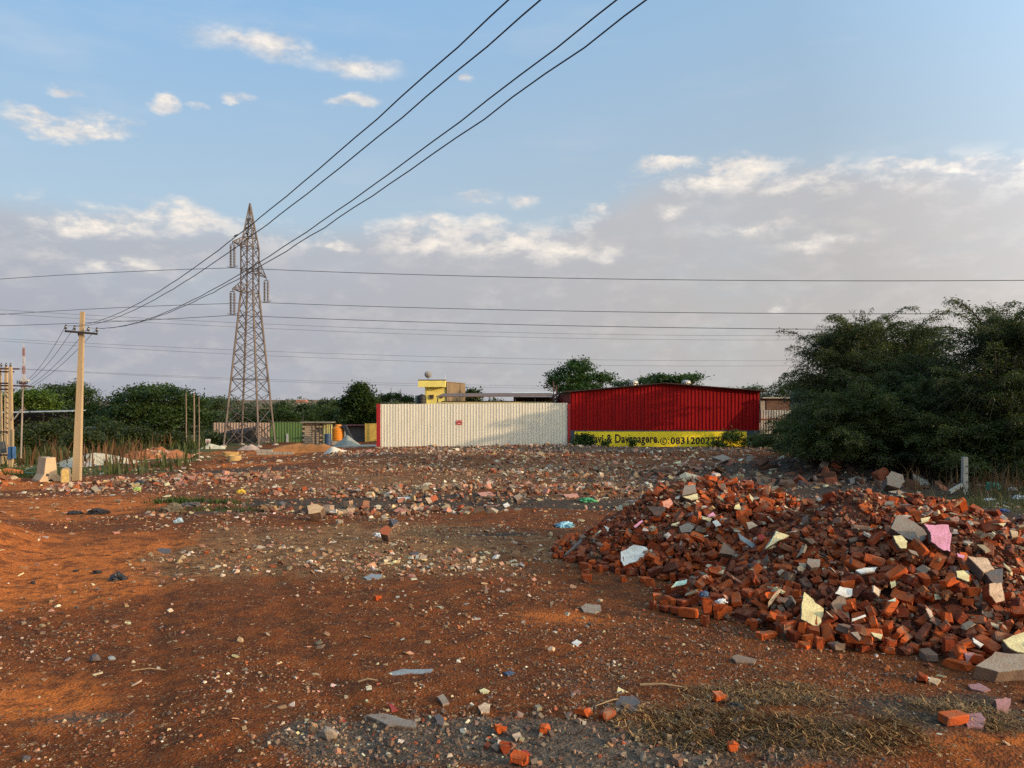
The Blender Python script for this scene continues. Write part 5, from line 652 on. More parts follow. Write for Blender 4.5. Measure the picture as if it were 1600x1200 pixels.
776,3589,13,84,-8,-37,12,796,3660,8,0,0,3,12,1375,1796,8,88,0,-74,13,1143,1798,16,45,-42,-60,13,1437,1805,11,0,6,-36,13,1356,1807,10,59,-7,16,13,1278,1843,44,9,-10,31,13,998,1852,16,-1,-23,-61,13,1153,1856,66,32,21,-77,13,1242,1862,78,80,-17,-39,13,1050,1863,63,50,-25,1,13,1156,1864,47,71,-6,76,13,
1455,1870,33,-60,-6,-86,13,1176,1873,61,56,-17,21,13,1398,1876,56,-89,29,56,13,1464,1892,62,-45,-15,56,13,1265,1893,88,-74,-15,-39,13,1235,1910,83,66,7,-2,13,1361,1922,86,78,11,-60,13,767,1937,8,0,0,67,13,1275,1939,104,-17,21,52,13,1046,1947,73,-5,-5,89,13,879,1948,49,66,10,78,13,900,1954,38,-81,-20,-63,13,
1502,1956,65,8,12,-6,13,1306,1957,112,72,8,-8,13,1006,1987,67,88,12,-73,13,983,1995,74,20,8,45,13,1309,1997,132,84,-18,69,13,1197,1998,126,-89,14,-60,13,973,2001,85,-18,-20,18,13,1326,2013,142,6,4,-71,13,939,2017,70,-52,7,-79,13,1417,2018,138,61,14,52,13,841,2028,40,-53,-19,-76,13,1019,2029,119,42,41,85,13,
1184,2032,139,-4,16,-66,13,979,2033,84,69,-16,70,13,1616,2034,63,-45,-14,73,13,1245,2047,164,-8,-11,50,13,1531,2052,102,18,-5,-80,13,1083,2057,120,87,-9,14,13,1259,2060,178,35,33,39,13,832,2063,63,49,13,-60,13,1433,2065,145,-61,35,83,13,1668,2071,46,10,-13,51,13,1124,2083,141,-13,-11,32,13,805,2083,45,-83,20,17,13,
648,2084,9,5,0,-13,13,807,2093,62,-37,-19,-81,13,1056,2108,142,42,9,-72,13,1022,2114,121,48,8,-57,13,721,2115,36,35,28,21,13,1162,2122,183,-3,13,11,13,1479,2123,140,9,5,0,13,954,2125,122,57,16,-56,13,1146,2129,165,-17,6,60,13,978,2140,133,78,-14,42,13,1117,2145,160,-39,-15,53,13,1531,2145,150,-52,-19,-88,13,
813,2149,63,10,36,-53,13,866,2163,76,85,12,-79,13,1030,2166,154,-26,-14,-47,13,1388,2184,210,9,-3,44,13,1011,2192,156,69,14,-48,13,1046,2195,143,10,12,-48,13,934,2196,120,-42,-15,34,13,1478,2196,168,-32,11,-40,13,1515,2202,161,53,15,-61,13,1141,2207,203,-75,-10,39,13,1386,2212,240,23,-17,4,13,534,2215,11,4,-4,-17,13,
1014,2236,150,-71,2,-14,13,1276,2240,257,-12,28,10,13,1513,2241,178,-70,-30,-15,13,968,2241,171,74,33,-72,13,631,2245,45,77,1,72,13,1172,2245,202,74,1,76,13,992,2253,168,-21,-15,-67,13,703,2257,74,79,0,60,13,740,2260,87,-39,6,-64,13,1034,2262,211,2,-18,-17,13,448,2272,11,-45,0,-89,13,1678,2277,104,68,-19,10,13,
1456,2279,196,71,8,5,13,1162,2290,225,50,-15,23,13,1089,2290,215,-68,-22,10,13,1283,2291,265,90,9,43,13,1231,2292,224,-37,1,24,13,1439,2294,188,33,-5,-85,13,1062,2297,207,15,-28,-47,13,602,2301,55,30,6,-81,13,1304,2305,251,-31,40,56,13,1743,2309,77,-23,-11,-66,13,1270,2320,226,58,-37,-34,13,684,2321,81,3,-2,-13,13,
833,2325,132,7,-8,-8,13,933,2325,180,25,-19,-51,13,1659,2329,138,79,13,64,13,535,2331,18,-4,8,-87,13,1196,2339,264,82,1,13,13,868,2341,147,86,11,-84,13,813,2353,128,-4,-27,-2,13,612,2357,56,70,-2,34,13,919,2360,180,84,-18,33,13,1309,2362,264,34,-15,-19,13,1600,2384,161,-18,-1,-64,13,1441,2384,226,90,13,-45,13,
1208,2388,254,-43,-8,48,13,858,2388,150,-50,20,82,13,991,2392,228,86,15,-80,13,531,2400,18,88,-18,-2,13,1575,2405,189,87,-6,-24,13,1347,2413,227,79,5,-70,13,1631,2413,153,10,17,-32,13,1089,2423,294,-46,13,-58,13,829,2438,130,89,18,-81,13,1289,2438,254,90,38,82,13,1259,2445,257,45,-8,83,13,1384,2446,245,-59,3,-88,13,
721,2456,78,30,-6,17,13,1814,2468,150,4,13,-73,13,1733,2485,134,83,-5,68,13,623,2489,34,15,-4,-54,13,1038,2495,286,-80,3,-46,13,771,2495,96,71,4,48,13,1067,2498,293,-6,-1,27,13,1392,2504,263,9,4,5,13,1244,2519,267,78,7,-38,13,1572,2536,203,86,20,-3,13,716,2539,60,-13,2,51,13,785,2541,107,71,-7,36,13,
857,2544,156,-6,-17,5,13,1390,2552,280,73,41,-85,13,630,2556,10,-82,-1,-73,13,762,2566,92,-14,-7,35,13,837,2588,144,79,-22,81,13,780,2621,107,84,13,0,13,928,2723,168,-45,-11,-23,13,1293,2737,215,-61,5,15,13,1649,2761,98,-66,-5,-25,13,1485,2843,85,11,-20,-71,13,943,2904,231,75,17,-70,13,1598,2919,8,0,0,8,13,
1904,2138,30,-46,2,-33,14,2205,2204,11,45,1,-15,14,2181,2208,20,-84,-28,-23,14,1973,2231,60,-2,-14,53,14,1886,2247,65,-3,-20,45,14,1762,2251,86,-56,27,60,14,2122,2307,88,-33,18,-14,14,1826,2311,92,-85,17,-58,14,1927,2337,126,-80,-14,28,14,1833,2355,116,13,7,-30,14,2427,2420,11,-45,0,0,14,2145,2472,170,-83,13,3,14,
1944,2487,202,48,-10,22,14,2174,2518,168,77,2,-56,14,1758,2572,182,-62,3,9,14,2177,2588,177,14,-14,65,14,2252,2594,132,-44,-11,84,14,2361,2683,69,9,10,26,14,2027,2686,206,1,11,38,14,2391,2727,45,-88,19,21,14,1538,2747,129,76,18,9,14,2129,2784,142,8,7,57,14,2263,2797,95,26,1,-9,14,1695,2845,71,-22,-2,26,14,
1548,2894,27,76,-17,-39,14,1613,2898,12,21,3,-1,14,1555,2951,8,0,0,52,14,1934,3016,25,81,19,37,14,889,2707,161,57,4,-82,15,662,2751,89,-7,-15,45,15,429,2753,7,-2,0,-87,15,724,2753,83,68,0,85,15,593,2766,62,-70,-5,-3,15,729,2818,137,71,30,39,15,1082,2837,167,37,-39,-33,15,1256,2837,138,59,19,58,15,
422,2838,41,-18,-5,64,15,624,2844,121,-19,-10,70,15,1082,2919,224,-52,4,45,15,578,2922,154,-5,21,-66,15,475,2925,119,12,-12,0,15,367,2928,55,88,18,-69,15,961,2940,213,-89,14,-56,15,1064,2955,229,-7,12,-47,15,672,2964,205,-9,34,32,15,436,2971,116,17,2,-24,15,1397,2974,7,-88,-2,-47,15,214,2988,9,45,0,50,15,
740,2997,227,-10,-8,72,15,1009,2998,234,-85,-4,-10,15,861,3011,250,31,27,34,15,777,3016,233,46,21,60,15,1304,3037,68,-6,-18,6,15,317,3037,49,-73,7,-43,15,593,3055,226,-89,-12,7,15,786,3065,248,63,36,30,15,348,3080,77,-38,12,-72,15,803,3095,256,81,-6,63,15,741,3096,252,-45,10,-36,15,383,3118,100,41,18,86,15,
766,3126,265,43,-35,-46,15,1161,3144,135,85,19,-37,15,678,3165,250,12,-9,-43,15,271,3180,16,1,-18,79,15,1214,3189,65,-71,14,50,15,1221,3202,55,64,-3,82,15,484,3243,139,79,-9,17,15,1185,3248,45,71,9,-19,15,568,3272,161,-66,-1,-72,15,630,3311,176,-8,19,51,15,528,3312,132,-38,-31,61,15,433,3343,74,76,-8,8,15,
1137,3353,34,88,-22,15,15,1146,3355,22,43,23,12,15,502,3360,95,5,-18,-30,15,411,3363,57,-81,12,-87,15,1117,3364,41,-22,-4,-34,15,494,3375,82,-8,-17,-11,15,1113,3380,42,-52,-20,17,15,693,3392,156,-51,-18,63,15,389,3395,32,-86,-19,-25,15,1161,3413,7,0,0,-77,15,435,3453,21,-81,-20,-34,15,1084,3480,7,90,0,-13,15,
1110,3488,7,90,0,-49,15,465,3523,8,-83,0,88,15,972,3551,9,42,0,-13,15,1328,1762,7,0,0,62,16,1491,1807,25,90,0,-44,16,1241,1810,26,-17,0,-10,16,1561,1818,11,43,45,40,16,1216,1824,25,-75,7,-24,16,1493,1840,9,-44,2,-6,16,1064,1853,37,-76,21,31,16,1260,1912,78,-15,-3,8,16,1552,1915,30,-59,-7,-13,16,
1029,1948,60,82,12,-75,16,1296,1950,101,16,6,-10,16,990,1970,56,-5,-11,39,16,1087,1979,96,-16,-7,65,16,1397,1984,110,-48,-15,56,16,817,2001,23,-67,-3,-58,16,1409,2007,123,30,3,-1,16,996,2012,90,-75,3,-21,16,1569,2023,72,-42,14,-29,16,822,2038,50,47,-23,13,16,1138,2040,132,-6,-8,43,16,1740,2040,10,30,0,-29,16,
748,2041,7,-90,-1,-4,16,961,2065,105,20,-2,-67,16,779,2095,42,50,16,15,16,1218,2125,192,-8,-8,55,16,742,2134,34,-12,-3,-3,16,1266,2136,205,75,2,88,16,790,2144,48,-38,-14,20,16,1521,2146,134,-86,-9,66,16,666,2162,32,28,-2,62,16,1674,2184,72,44,29,-76,16,1193,2185,193,-77,-8,-24,16,1066,2187,148,80,13,-86,16,
1002,2202,148,-66,11,-47,16,920,2203,124,-29,-17,-53,16,1495,2205,157,22,-5,40,16,1283,2224,228,-7,-1,-35,16,651,2227,60,26,15,-24,16,1639,2240,102,42,16,-5,16,825,2240,94,74,-12,63,16,1497,2244,165,-13,4,-53,16,1156,2256,203,-45,16,-58,16,844,2285,123,12,7,-32,16,1321,2286,258,23,15,-9,16,749,2289,88,-87,10,-70,16,
702,2310,84,-26,-41,-74,16,663,2333,78,-9,-36,77,16,798,2335,118,59,0,-47,16,720,2349,89,53,0,-41,16,1266,2353,229,78,0,-77,16,1689,2373,114,-35,18,-73,16,777,2375,123,81,29,58,16,773,2381,105,88,7,77,16,935,2386,199,78,-11,43,16,683,2400,68,4,-14,-20,16,928,2418,203,83,14,83,16,1184,2419,265,79,-10,86,16,
762,2424,101,44,10,75,16,537,2428,16,-76,-13,-40,16,460,2458,7,-90,0,10,16,704,2462,69,83,28,-13,16,1034,2469,281,1,13,-67,16,1395,2470,250,0,13,-47,16,1326,2476,256,-88,-33,-52,16,557,2487,6,-85,-5,2,16,1740,2496,159,60,-39,-57,16,748,2497,78,76,-11,22,16,857,2523,156,-5,13,78,16,1690,2569,185,-85,-35,4,16,
639,2595,7,-90,0,6,16,1590,2599,177,85,-14,-63,16,1148,2606,268,-55,-30,37,16,1443,2613,253,78,-10,-37,16,700,2614,44,45,-23,85,16,1294,2617,270,-79,-39,23,16,910,2630,180,-15,-12,6,16,1144,2717,230,-72,-31,-59,16,1454,2718,181,-72,-1,74,16,1411,2757,178,-72,-4,79,16,1148,2781,166,-40,31,-50,16,2083,2126,7,90,0,-33,17,
2276,2217,11,-8,-45,-74,17,2131,2280,63,-72,-5,21,17,2144,2325,89,17,-11,23,17,2141,2343,104,21,-3,14,17,1889,2355,130,40,9,-73,17,1995,2467,205,-80,6,-26,17,2298,2531,93,71,1,-58,17,2121,2575,206,-81,-1,45,17,1792,2655,186,39,30,-13,17,2013,2657,219,40,-10,-47,17,2388,2787,18,71,9,-19,17,1634,2790,87,85,-11,-35,17,
2220,2833,90,37,-11,-52,17,1667,2839,58,-55,8,43,17,1860,2853,127,-10,11,33,17]
raw = np.array(BRICKS).reshape(-1, 7)
bp = raw[:, :3] * .004; bty = raw[:, 6] // 3; bk = raw[:, 6] % 3
def emat(e):
    a, b, c = np.radians(e * 2).T; ca, sa, cb, sb, cc, sc_ = np.cos(a), np.sin(a), np.cos(b), np.sin(b), np.cos(c), np.sin(c)
    return np.stack([cb * cc, sa * sb * cc - ca * sc_, ca * sb * cc + sa * sc_, cb * sc_, sa * sb * sc_ + ca * cc, ca * sb * sc_ - sa * cc, -sb, sa * cb, ca * cb], 1).reshape(-1, 3, 3)
TY = [(.225, .108, .072), (.125, .108, .072), (.09, .082, .07), (.165, .105, .07), (.11, .075, .055), (.075, .06, .045)]
def brick_proto(i, v):
    """a broken brick: worn edges, one ragged end"""
    import bmesh
    rg = random.Random(100 + i * 10 + v); d = TY[i]
    bm = bmesh.new(); bmesh.ops.create_cube(bm, size=1.)
    bmesh.ops.bevel(bm, geom=bm.edges[:], offset=.10, segments=1, affect='EDGES', clamp_overlap=True)
    for q in bm.verts:
        q.co = Vector((q.co.x * d[0], q.co.y * d[1], q.co.z * d[2])) * .95
        a = .007 if i in (0,) and v < 3 else .013
        q.co += Vector([rg.uniform(-a, a) for _ in range(3)]) * (1. if i < 4 else 1.1)
    if i or v > 2:       # the broken end
        for q in bm.verts:
            if q.co.x > d[0] * .25: q.co.x += rg.uniform(-.025, .012) * (1 if i != 5 else .5); q.co.z *= rg.uniform(.75, 1.)
    bmesh.ops.recalc_face_normals(bm, faces=bm.faces)
    me = bpy.data.meshes.new('brick'); bm.to_mesh(me); bm.free(); me.materials.append(MATS['brick']); return me
PROTO = [[brick_proto(i, v) for v in range(6)] for i in range(6)]
BR = emat(raw[:, 3:6])
INFO = dict(A=('wide heap of broken red bricks with a white tiled slab low on its front', 300), B=('largest heap of broken red bricks, with a pink slab on its right shoulder', 300), C=('heap of red bricks and earth cut off by the right edge of the photo', 120))
HEAPS = {}
g_ = np.zeros((110, 120))
for p_, t_ in zip(bp, bty):
    i_, j_ = int(p_[0] / .1), int((p_[1] - 5) / .1); w_ = slice(max(j_ - 1, 0), j_ + 2), slice(max(i_ - 1, 0), i_ + 2); g_[w_] = np.maximum(g_[w_], p_[2] + TY[t_][2] * .45)
SURF['g'] = g_
for hk, key in enumerate('ABC'):
    sel = np.where(bk == hk)[0]; lab, lim = INFO[key]
    b0 = BUMPS[key][0]; e = empty('brick_heap', (b0[0], b0[1], 0), lab, 'brick heap', 'heaps of broken bricks'); HEAPS[key] = e
    # earth and brick dust inside
    xs = np.arange(.6, 10.2, .06); ys = np.arange(6.2, 14.6, .06); gx, gy = np.meshgrid(xs, ys); hh = heap(gx, gy, key)
    zz = np.maximum(np.where(hh > .02, hh - .09 + .05 * fbm(gx * 4, gy * 4, 4, 5), -.3), -.3)
    nx = len(xs); ii = (np.arange(len(ys) - 1)[:, None] * nx + np.arange(nx - 1)[None, :]).ravel(); keep = (hh.ravel()[ii] > .015)
    f = np.c_[ii, ii + 1, ii + nx + 1, ii + nx][keep]; used = np.unique(f); mp = -np.ones(gx.size, int); mp[used] = np.arange(len(used))
    vv = np.c_[gx.ravel(), gy.ravel(), zz.ravel()][used] - np.array([b0[0], b0[1], 0])
    link('earth_core', bigmesh('earth_core', vv, [mp[f]], smooth=True), mat('brick_dust', (.15, .045, .022), .95, var=.5, scale=3, bump=1, bscale=40), e)
    # which bricks show largest
    p = bp[sel]; dist = np.linalg.norm(p - np.array([0, 0, CZ]), axis=1); dirv = (p - np.array([0, 0, CZ])) / dist[:, None]
    vol = np.array([TY[t][0] * TY[t][1] for t in bty[sel]]); allp = bp
    occ = np.zeros(len(sel))
    for j in range(len(sel)):
        r = allp - p[j]; tt = -(r @ dirv[j]); off = np.linalg.norm(r + tt[:, None] * dirv[j], axis=1); occ[j] = ((tt > .05) & (tt < 1.2) & (off < .06)).sum()
    order = np.argsort(-(vol / dist ** 2) * np.where(occ == 0, 1., np.where(occ == 1, .25, .04))); ranked = sel[order]
    for j in ranked[:lim]:
        o = link('brick', PROTO[bty[j]][(j * 7) % 6], None, e); M = Matrix(BR[j].tolist()).to_4x4(); M.translation = Vector(bp[j]) - Vector((b0[0], b0[1], 0)); o.matrix_local = M
    V = []; Fs = []; T = []; nb = 0
    for ti in range(6):
        for v in range(6):
            js = [j for j in ranked[lim:] if bty[j] == ti and (j * 7) % 6 == v]
            if not js: continue
            me = PROTO[ti][v]; co = np.zeros(len(me.vertices) * 3); me.vertices.foreach_get('co', co); co = co.reshape(-1, 3)
            for j in js:
                V.append(co @ BR[j].T + bp[j] - np.array([b0[0], b0[1], 0])); T.append(np.full(len(co), (j * .6180339) % 1))
                for pl in me.polygons: Fs.append([nb + q for q in pl.vertices])
                nb += len(co)
    gr = {}
    for q in Fs: gr.setdefault(len(q), []).append(q)
    me = bigmesh('brick_rubble', np.concatenate(V), [np.array(g) for g in gr.values()], tint=np.concatenate(T)); tag(link('brick_rubble', me, MATS['brick'], e), kind='stuff')
    # crumbs and slivers between the bricks
    bb = [BUMPS[key][i] for i in RNG.integers(0, len(BUMPS[key]), 15000)]
    x = np.array([b[0] + b[2] * q for b, q in zip(bb, RNG.uniform(-1.12, 1.12, 15000))]); y = np.array([b[1] + b[3] * q for b, q in zip(bb, RNG.uniform(-1.12, .6, 15000))])
    h = heap(x, y, key); k = ((h > .02) | (RNG.random(15000) < .10)) ; x, y = x[k], y[k]; s = .014 + .06 * RNG.random(len(x)) ** 3.2
    off = np.array([b0[0], b0[1]])
    o = chips('brick_crumbs', x - off[0], y - off[1], s, ['brick', 'earth', 'orange', 'grey', 'white', 'cream', 'tan', 'dark'], [.60, .14, .10, .05, .02, .02, .04, .04], flat=.55,
          base=lambda a, b: np.maximum(heap(a + off[0], b + off[1], key) - .075, brick_top(a + off[0], b + off[1]) - .17) * (heap(a + off[0], b + off[1]) > .01) + RNG.uniform(0, .05, len(a)), tilt=.7, parent=e)
    # slivers of tile and plaster resting on top
    k2 = (RNG.random(len(x)) < .022) & (heap(x, y, key) > .08); xx, yy = x[k2], y[k2]
    chips('tile_slivers', xx - off[0], yy - off[1], .04 + .11 * RNG.random(len(xx)) ** 2, ['white', 'cream', 'pink', 'grey', 'stone', 'blue'], [.26, .22, .10, .22, .18, .01], flat=.18,
          base=lambda a, b: brick_top(a + off[0], b + off[1]) + .0, tilt=.5, parent=e)

# ------------------------------------------------------------------ sheet fences, the red shed and its painted wall
M_cream = mat('cream_sheet', (.60, .56, .46), .5, var=.16, scale=.8, streak=True, spec=.4)
M_red = mat('red_sheet', (.25, .003, .004), .6, var=.3, scale=.9, streak=True, spec=.12)
M_redtrim = mat('red_trim', (.30, .010, .014), .5, var=.15)
M_conc = mat('concrete', (.33, .29, .24), .9, var=.3, scale=2, bump=.5, bscale=20)
M_dark = mat('dark_steel', (.035, .028, .026), .6, var=.3)
def sheet_mesh(name, w, z0, zf, pitch=.2, depth=.035, th=.004, rib=.28):
    """one profiled sheet, x from 0 to w; zf(x) gives the top"""
    pr = []; k = int(round(w / pitch))
    for i in range(k):
        a = i * pitch
        pr += [(a, 0), (a + pitch * (.62 - rib), 0), (a + pitch * (.70 - rib), -depth), (a + pitch * .70, -depth), (a + pitch * .78, 0)]
    pr.append((w, 0)); n = len(pr)
    v = [(x, y, z0) for x, y in pr] + [(x, y, zf(x)) for x, y in pr] + [(x, y + th, z0) for x, y in pr] + [(x, y + th, zf(x)) for x, y in pr]
    f = [(i, i + 1, n + i + 1, n + i) for i in range(n - 1)] + [(2 * n + i + 1, 2 * n + i, 3 * n + i, 3 * n + i + 1) for i in range(n - 1)]
    f += [(n + i, n + i + 1, 3 * n + i + 1, 3 * n + i) for i in range(n - 1)] + [(0, n, 3 * n, 2 * n), (n - 1, 3 * n - 1, 4 * n - 1, 2 * n - 1)]
    m = bpy.data.meshes.new(name); m.from_pydata(v, [], f); return m
def sheet_run(e, x0, x1, y, z0, zf, m, sw=1.0, pitch=.2, name='sheet', depth=.035):
    n = max(1, int(round((x1 - x0) / sw))); w = (x1 - x0) / n
    for i in range(n):
        a = x0 + i * w; me = sheet_mesh(name, w, z0 - .012 * (i % 3), lambda q: zf(a + q) + .006 * (i % 2), w / round(w / pitch), depth)
        link(name, me, m, e, Vector((a, y - .006 * (i % 2), 0)) - e.location)
DF = 54.0
e = empty('sheet_fence', (X(590, DF), DF, -.65), 'long cream corrugated sheet fence with dark red end posts and a small red notice', 'fence')
xa, xb = X(594.5, DF), X(886.5, DF)
sheet_run(e, xa, xb, DF, Zp(698, DF), lambda x: 2.42 + .09 * (x - xa) / (xb - xa), M_cream, depth=.019)
for p0, p1 in ((588.6, 594.2), (886.9, 891.0)):
    MB().box(Vector(((X(p0, DF) + X(p1, DF)) / 2, DF - .03, (2.44 + Zp(698, DF)) / 2)) - e.location, (X(p1, DF) - X(p0, DF), .10, 2.44 - Zp(698, DF))).build('end_post', M_redtrim, e)
MB().box(Vector(((X(587, DF) + X(800, DF)) / 2, DF + .05, Zp(698, DF) - .36)) - e.location, (X(800, DF) - X(587, DF), .34, .71)).build('plinth', M_conc, e)
nt = MB().box(Vector((X(717.5, DF), DF - .055, Zp(660, DF))) - e.location, (.40, .012, .31)).build('notice', mat('notice_red', (.42, .03, .03), .6, var=.2), e)
w_ = MB()
for a, b, c, d in ((714.6, 658.0, 1.6, 1.3), (720.2, 658.0, 1.7, 1.3), (717.3, 657.6, .6, 1.8), (717.4, 661.6, 3.6, 1.2), (720.8, 661.3, 1.4, .7)):
    w_.box(Vector((X(a, DF), DF - .064, Zp(b, DF))) - e.location, (c * .045, .004, d * .045))
w_.build('notice_lettering', mat('notice_white', (.7, .5, .48), .6), nt)

e = empty('red_shed', (X(1035, DF), DF, -.8), 'large dark red corrugated shed with a low gable and two roof ventilators', 'shed')
xl, xr, xm = X(891.5, DF), X(1186.5, DF), X(1036, DF); ze, zr, zb = 3.28, 3.86, Zp(672.5, DF)
top = lambda x: ze + (zr - ze) * (1 - abs(x - xm) / (xm - xl)) if x < xm else ze + .06 + (zr - ze - .06) * (1 - (x - xm) / (xr - xm))
n = 13; w = (xr - xl) / n
for i in range(n):
    a = xl + i * w; link('wall_sheet', sheet_mesh('wall_sheet', w, zb, lambda q, a=a: top(a + q) - .03, w / 4, .04), M_red, e, Vector((a, DF - .007 * (i % 2), 0)) - e.location)
MB().box(Vector((xl + .01, DF + 8, (ze + zb) / 2 - .1)) - e.location, (.03, 15.9, ze - zb)).build('side_wall', M_red, e)
MB().box(Vector((xr - .01, DF + 8, (ze + zb) / 2 - .1)) - e.location, (.03, 15.9, ze - zb)).build('side_wall', M_red, e)
M_roof = mat('shadow_dark_roof', (.045, .016, .014), .5, var=.3, scale=1)  # roof colour darkened to paint in the eave shadow
for s, (x0, z0, x1, z1) in enumerate(((xl - .42, ze - .02, xm - .001, zr + .02), (xm + .001, zr + .02, xr + .42, ze + .03))):
    o_ = Vector((x0, DF - .45, z0)) - e.location; o1 = Vector((x1, DF - .45, z1)) - e.location
    MB().prism([o_, o1, o1 + Vector((0, 0, .05)), o_ + Vector((0, 0, .05))], (0, 17, 0)).build('roof_sheet', M_roof, e)
for px in (990, 1072):     # turbine ventilators
    v = empty('ventilator', (0, 0, 0), None, None); v.parent = e; v.location = Vector((X(px, 60), 60., 3.72)) - e.location
    MB().lathe([(.22, 0), (.22, .26), (.30, .28)], 16).build('throat', mat('galvanised', (.42, .40, .36), .45, .6, var=.2), v)
    g = MB().lathe([(.30, .28), (.36, .36), (.36, .44), (.28, .54), (.06, .60), (.0, .61)], 20); 
    for k in range(14):
        a = 2 * math.pi * k / 14; g.beam((.355 * math.cos(a), .355 * math.sin(a), .28), (.30 * math.cos(a + .35), .30 * math.sin(a + .35), .54), .03, .02)
    g.build('turbine', MATS['galvanised'], v)
for px in (1190.5,): MB().box(Vector((X(px, DF), DF + .5, 2.3)) - e.location, (.10, .10, 2.4)).build('downpipe', M_dark, e)

e = empty('painted_wall', (X(1030, DF), DF, -.85), 'low slate blue wall under the red shed, painted yellow with black lettering and a phone number', 'wall')
zt = Zp(672.6, DF) - .006
MB().box(Vector(((xl + xr) / 2, DF + .02, (zt - 1.1) / 2)) - e.location, (xr - xl - .01, .24, zt + 1.1)).build('masonry', mat('blue_grey_wall', (.045, .06, .085), .9, var=.3, scale=1.5, bump=.4), e)
yw = DF - .104
MB().box(Vector(((X(897.6, DF) + X(1166, DF)) / 2, yw, (Zp(674.2, DF) + Zp(704, DF)) / 2)) - e.location, (X(1166, DF) - X(897.6, DF), .006, Zp(674.2, DF) - Zp(704, DF))).build('yellow_panel', mat('yellow_paint', (.74, .56, .012), .6, var=.10, scale=1.2), e)
M_ink = mat('black_letter', (.025, .010, .008), .6, var=.1)
def lettering(body, px0, px1, py0, py1, bold, sp=1., ye=yw - .006, parent=e, m=M_ink, D=DF, nm='lettering'):
    c = bpy.data.curves.new('t', 'FONT'); c.body = body; c.offset = bold; c.space_character = sp; c.extrude = .002; c.resolution_u = 3
    o = bpy.data.objects.new('t', c); COL.objects.link(o); dg = bpy.context.evaluated_depsgraph_get()
    me = bpy.data.meshes.new_from_object(o.evaluated_get(dg)); bpy.data.objects.remove(o)
    co = np.zeros(len(me.vertices) * 3); me.vertices.foreach_get('co', co); co = co.reshape(-1, 3); mn = co.min(0); mx = co.max(0)
    t = (co - mn) / np.maximum(mx - mn, 1e-6)
    new = np.c_[X(px0, D) + t[:, 0] * (X(px1, D) - X(px0, D)), ye + t[:, 2] * -.004, Zp(py1, D) + t[:, 1] * (Zp(py0, D) - Zp(py1, D))] - np.array(parent.location)
    me.vertices.foreach_set('co', new.ravel()); me.update()
    return link(nm, me, m, parent)
lettering('Belagavi & Davanagere.', 898.5, 1029.5, 678.4, 696.2, .030, 1.06)
lettering('08312007777', 1047.3, 1132.5, 682.8, 694.2, .034, 1.10)
lettering(':', 1043.6, 1045.1, 684.6, 693.6, .01)
cx, cz = X(1036.4, DF), Zp(689.3, DF); g = MB(); rp = [Vector((cx + .215 * math.cos(a), yw - .006, cz + .235 * math.sin(a))) - e.location for a in np.linspace(0, 2 * math.pi, 25)]
for a, b in zip(rp[:-1], rp[1:]): g.beam(a, b, .006, .055)
g.build('phone_sign_ring', M_ink, e)
g = MB(); hp = [Vector((cx + .055 - .115 * math.cos(a), yw - .006, cz + .115 * math.sin(a))) - e.location for a in np.linspace(-1.15, 1.15, 9)]
for a, b in zip(hp[:-1], hp[1:]): g.beam(a, b, .006, .07)
for q in (hp[0], hp[-1]): g.box(q + Vector((.03, -.0015, 0)), (.09, .006, .07))
g.build('phone_handset', M_ink, e)

e = empty('sheet_fence', (X(1186, 56), 56, -.8), 'pale corrugated fence with a rusty rail, between the red shed and the dark thorn trees', 'fence')
M_pale = mat('pale_sheet', (.40, .38, .33), .6, var=.3, scale=1, streak=True)
sheet_run(e, X(1187.5, 56), X(1330, 56), 56, -.9, lambda x: Zp(641, 56), M_pale, 1.0)
MB().box(Vector(((X(1188, 56) + X(1330, 56)) / 2, 55.9, Zp(654.5, 56))) - e.location, (X(1330, 56) - X(1188, 56), .05, .07)).build('rail', mat('rust', (.28, .09, .03), .8, var=.4), e)
e = empty('outbuilding', (X(1215, 66), 66, -1), 'brown flat roofed outbuilding showing over the pale fence right of the red shed', 'building')
MB().box(Vector((X(1245, 66), 68, .9)) - e.location, (X(1292, 66) - X(1197, 66), 4, 4.0)).build('wall', mat('brown_wall', (.12, .065, .045), .9, var=.35, scale=1.2), e)
MB().box(Vector((X(1191.5, 66), 66.3, .8)) - e.location, (.5, .5, 3.9)).build('pillar', mat('buff_wall', (.28, .24, .19), .9), e)
MB().box(Vector((X(1243, 66), 67.9, 2.97)) - e.location, (X(1297, 66) - X(1190, 66), 4.6, .10)).build('roof_slab', M_conc, e)
# teal net thrown over the trees' edge
def cloth(name, x0, x1, y, z0, z1, m, lab, cat, seed=1, amp=.25, nx=18, nz=10, lean=.6):
    e_ = Vector(((x0 + x1) / 2, y, z0)); v = []; f = []
    for j in range(nz + 1):
        for i in range(nx + 1):
            u, w = i / nx, j / nz; x = x0 + (x1 - x0) * u; z = z0 + (z1 - z0) * w
            a = float(fbm(np.array([x * 1.7 + seed]), np.array([z * 1.3 + seed]), 3, seed)[0])
            v.append(Vector((x + .2 * a, y + lean * w + amp * 2 * a, z + amp * a * (w > .6) + .5 * (z1 - z0) * -.25 * (abs(u - .5) * 2) ** 2 * w)) - e_)
    for j in range(nz):
        for i in range(nx): q = j * (nx + 1) + i; f.append((q, q + 1, q + nx + 2, q + nx + 1))
    n_ = len(v); v += [p + Vector((0, .02, 0)) for p in v]; f += [tuple(n_ + k for k in reversed(q)) for q in f[:]]
    me = bpy.data.meshes.new(name); me.from_pydata(v, [], f); me.polygons.foreach_set('use_smooth', [True] * len(f))
    return tag(link(name, me, m, None, e_), lab, cat)
cloth('shade_net', X(1238, 52), X(1300, 52), 52, 1.2, Zp(606, 52), mat('teal_net', (.018, .048, .05), .8, var=.3), 'dark teal net draped over the bushes beside the brown outbuilding', 'net', 4, .3)

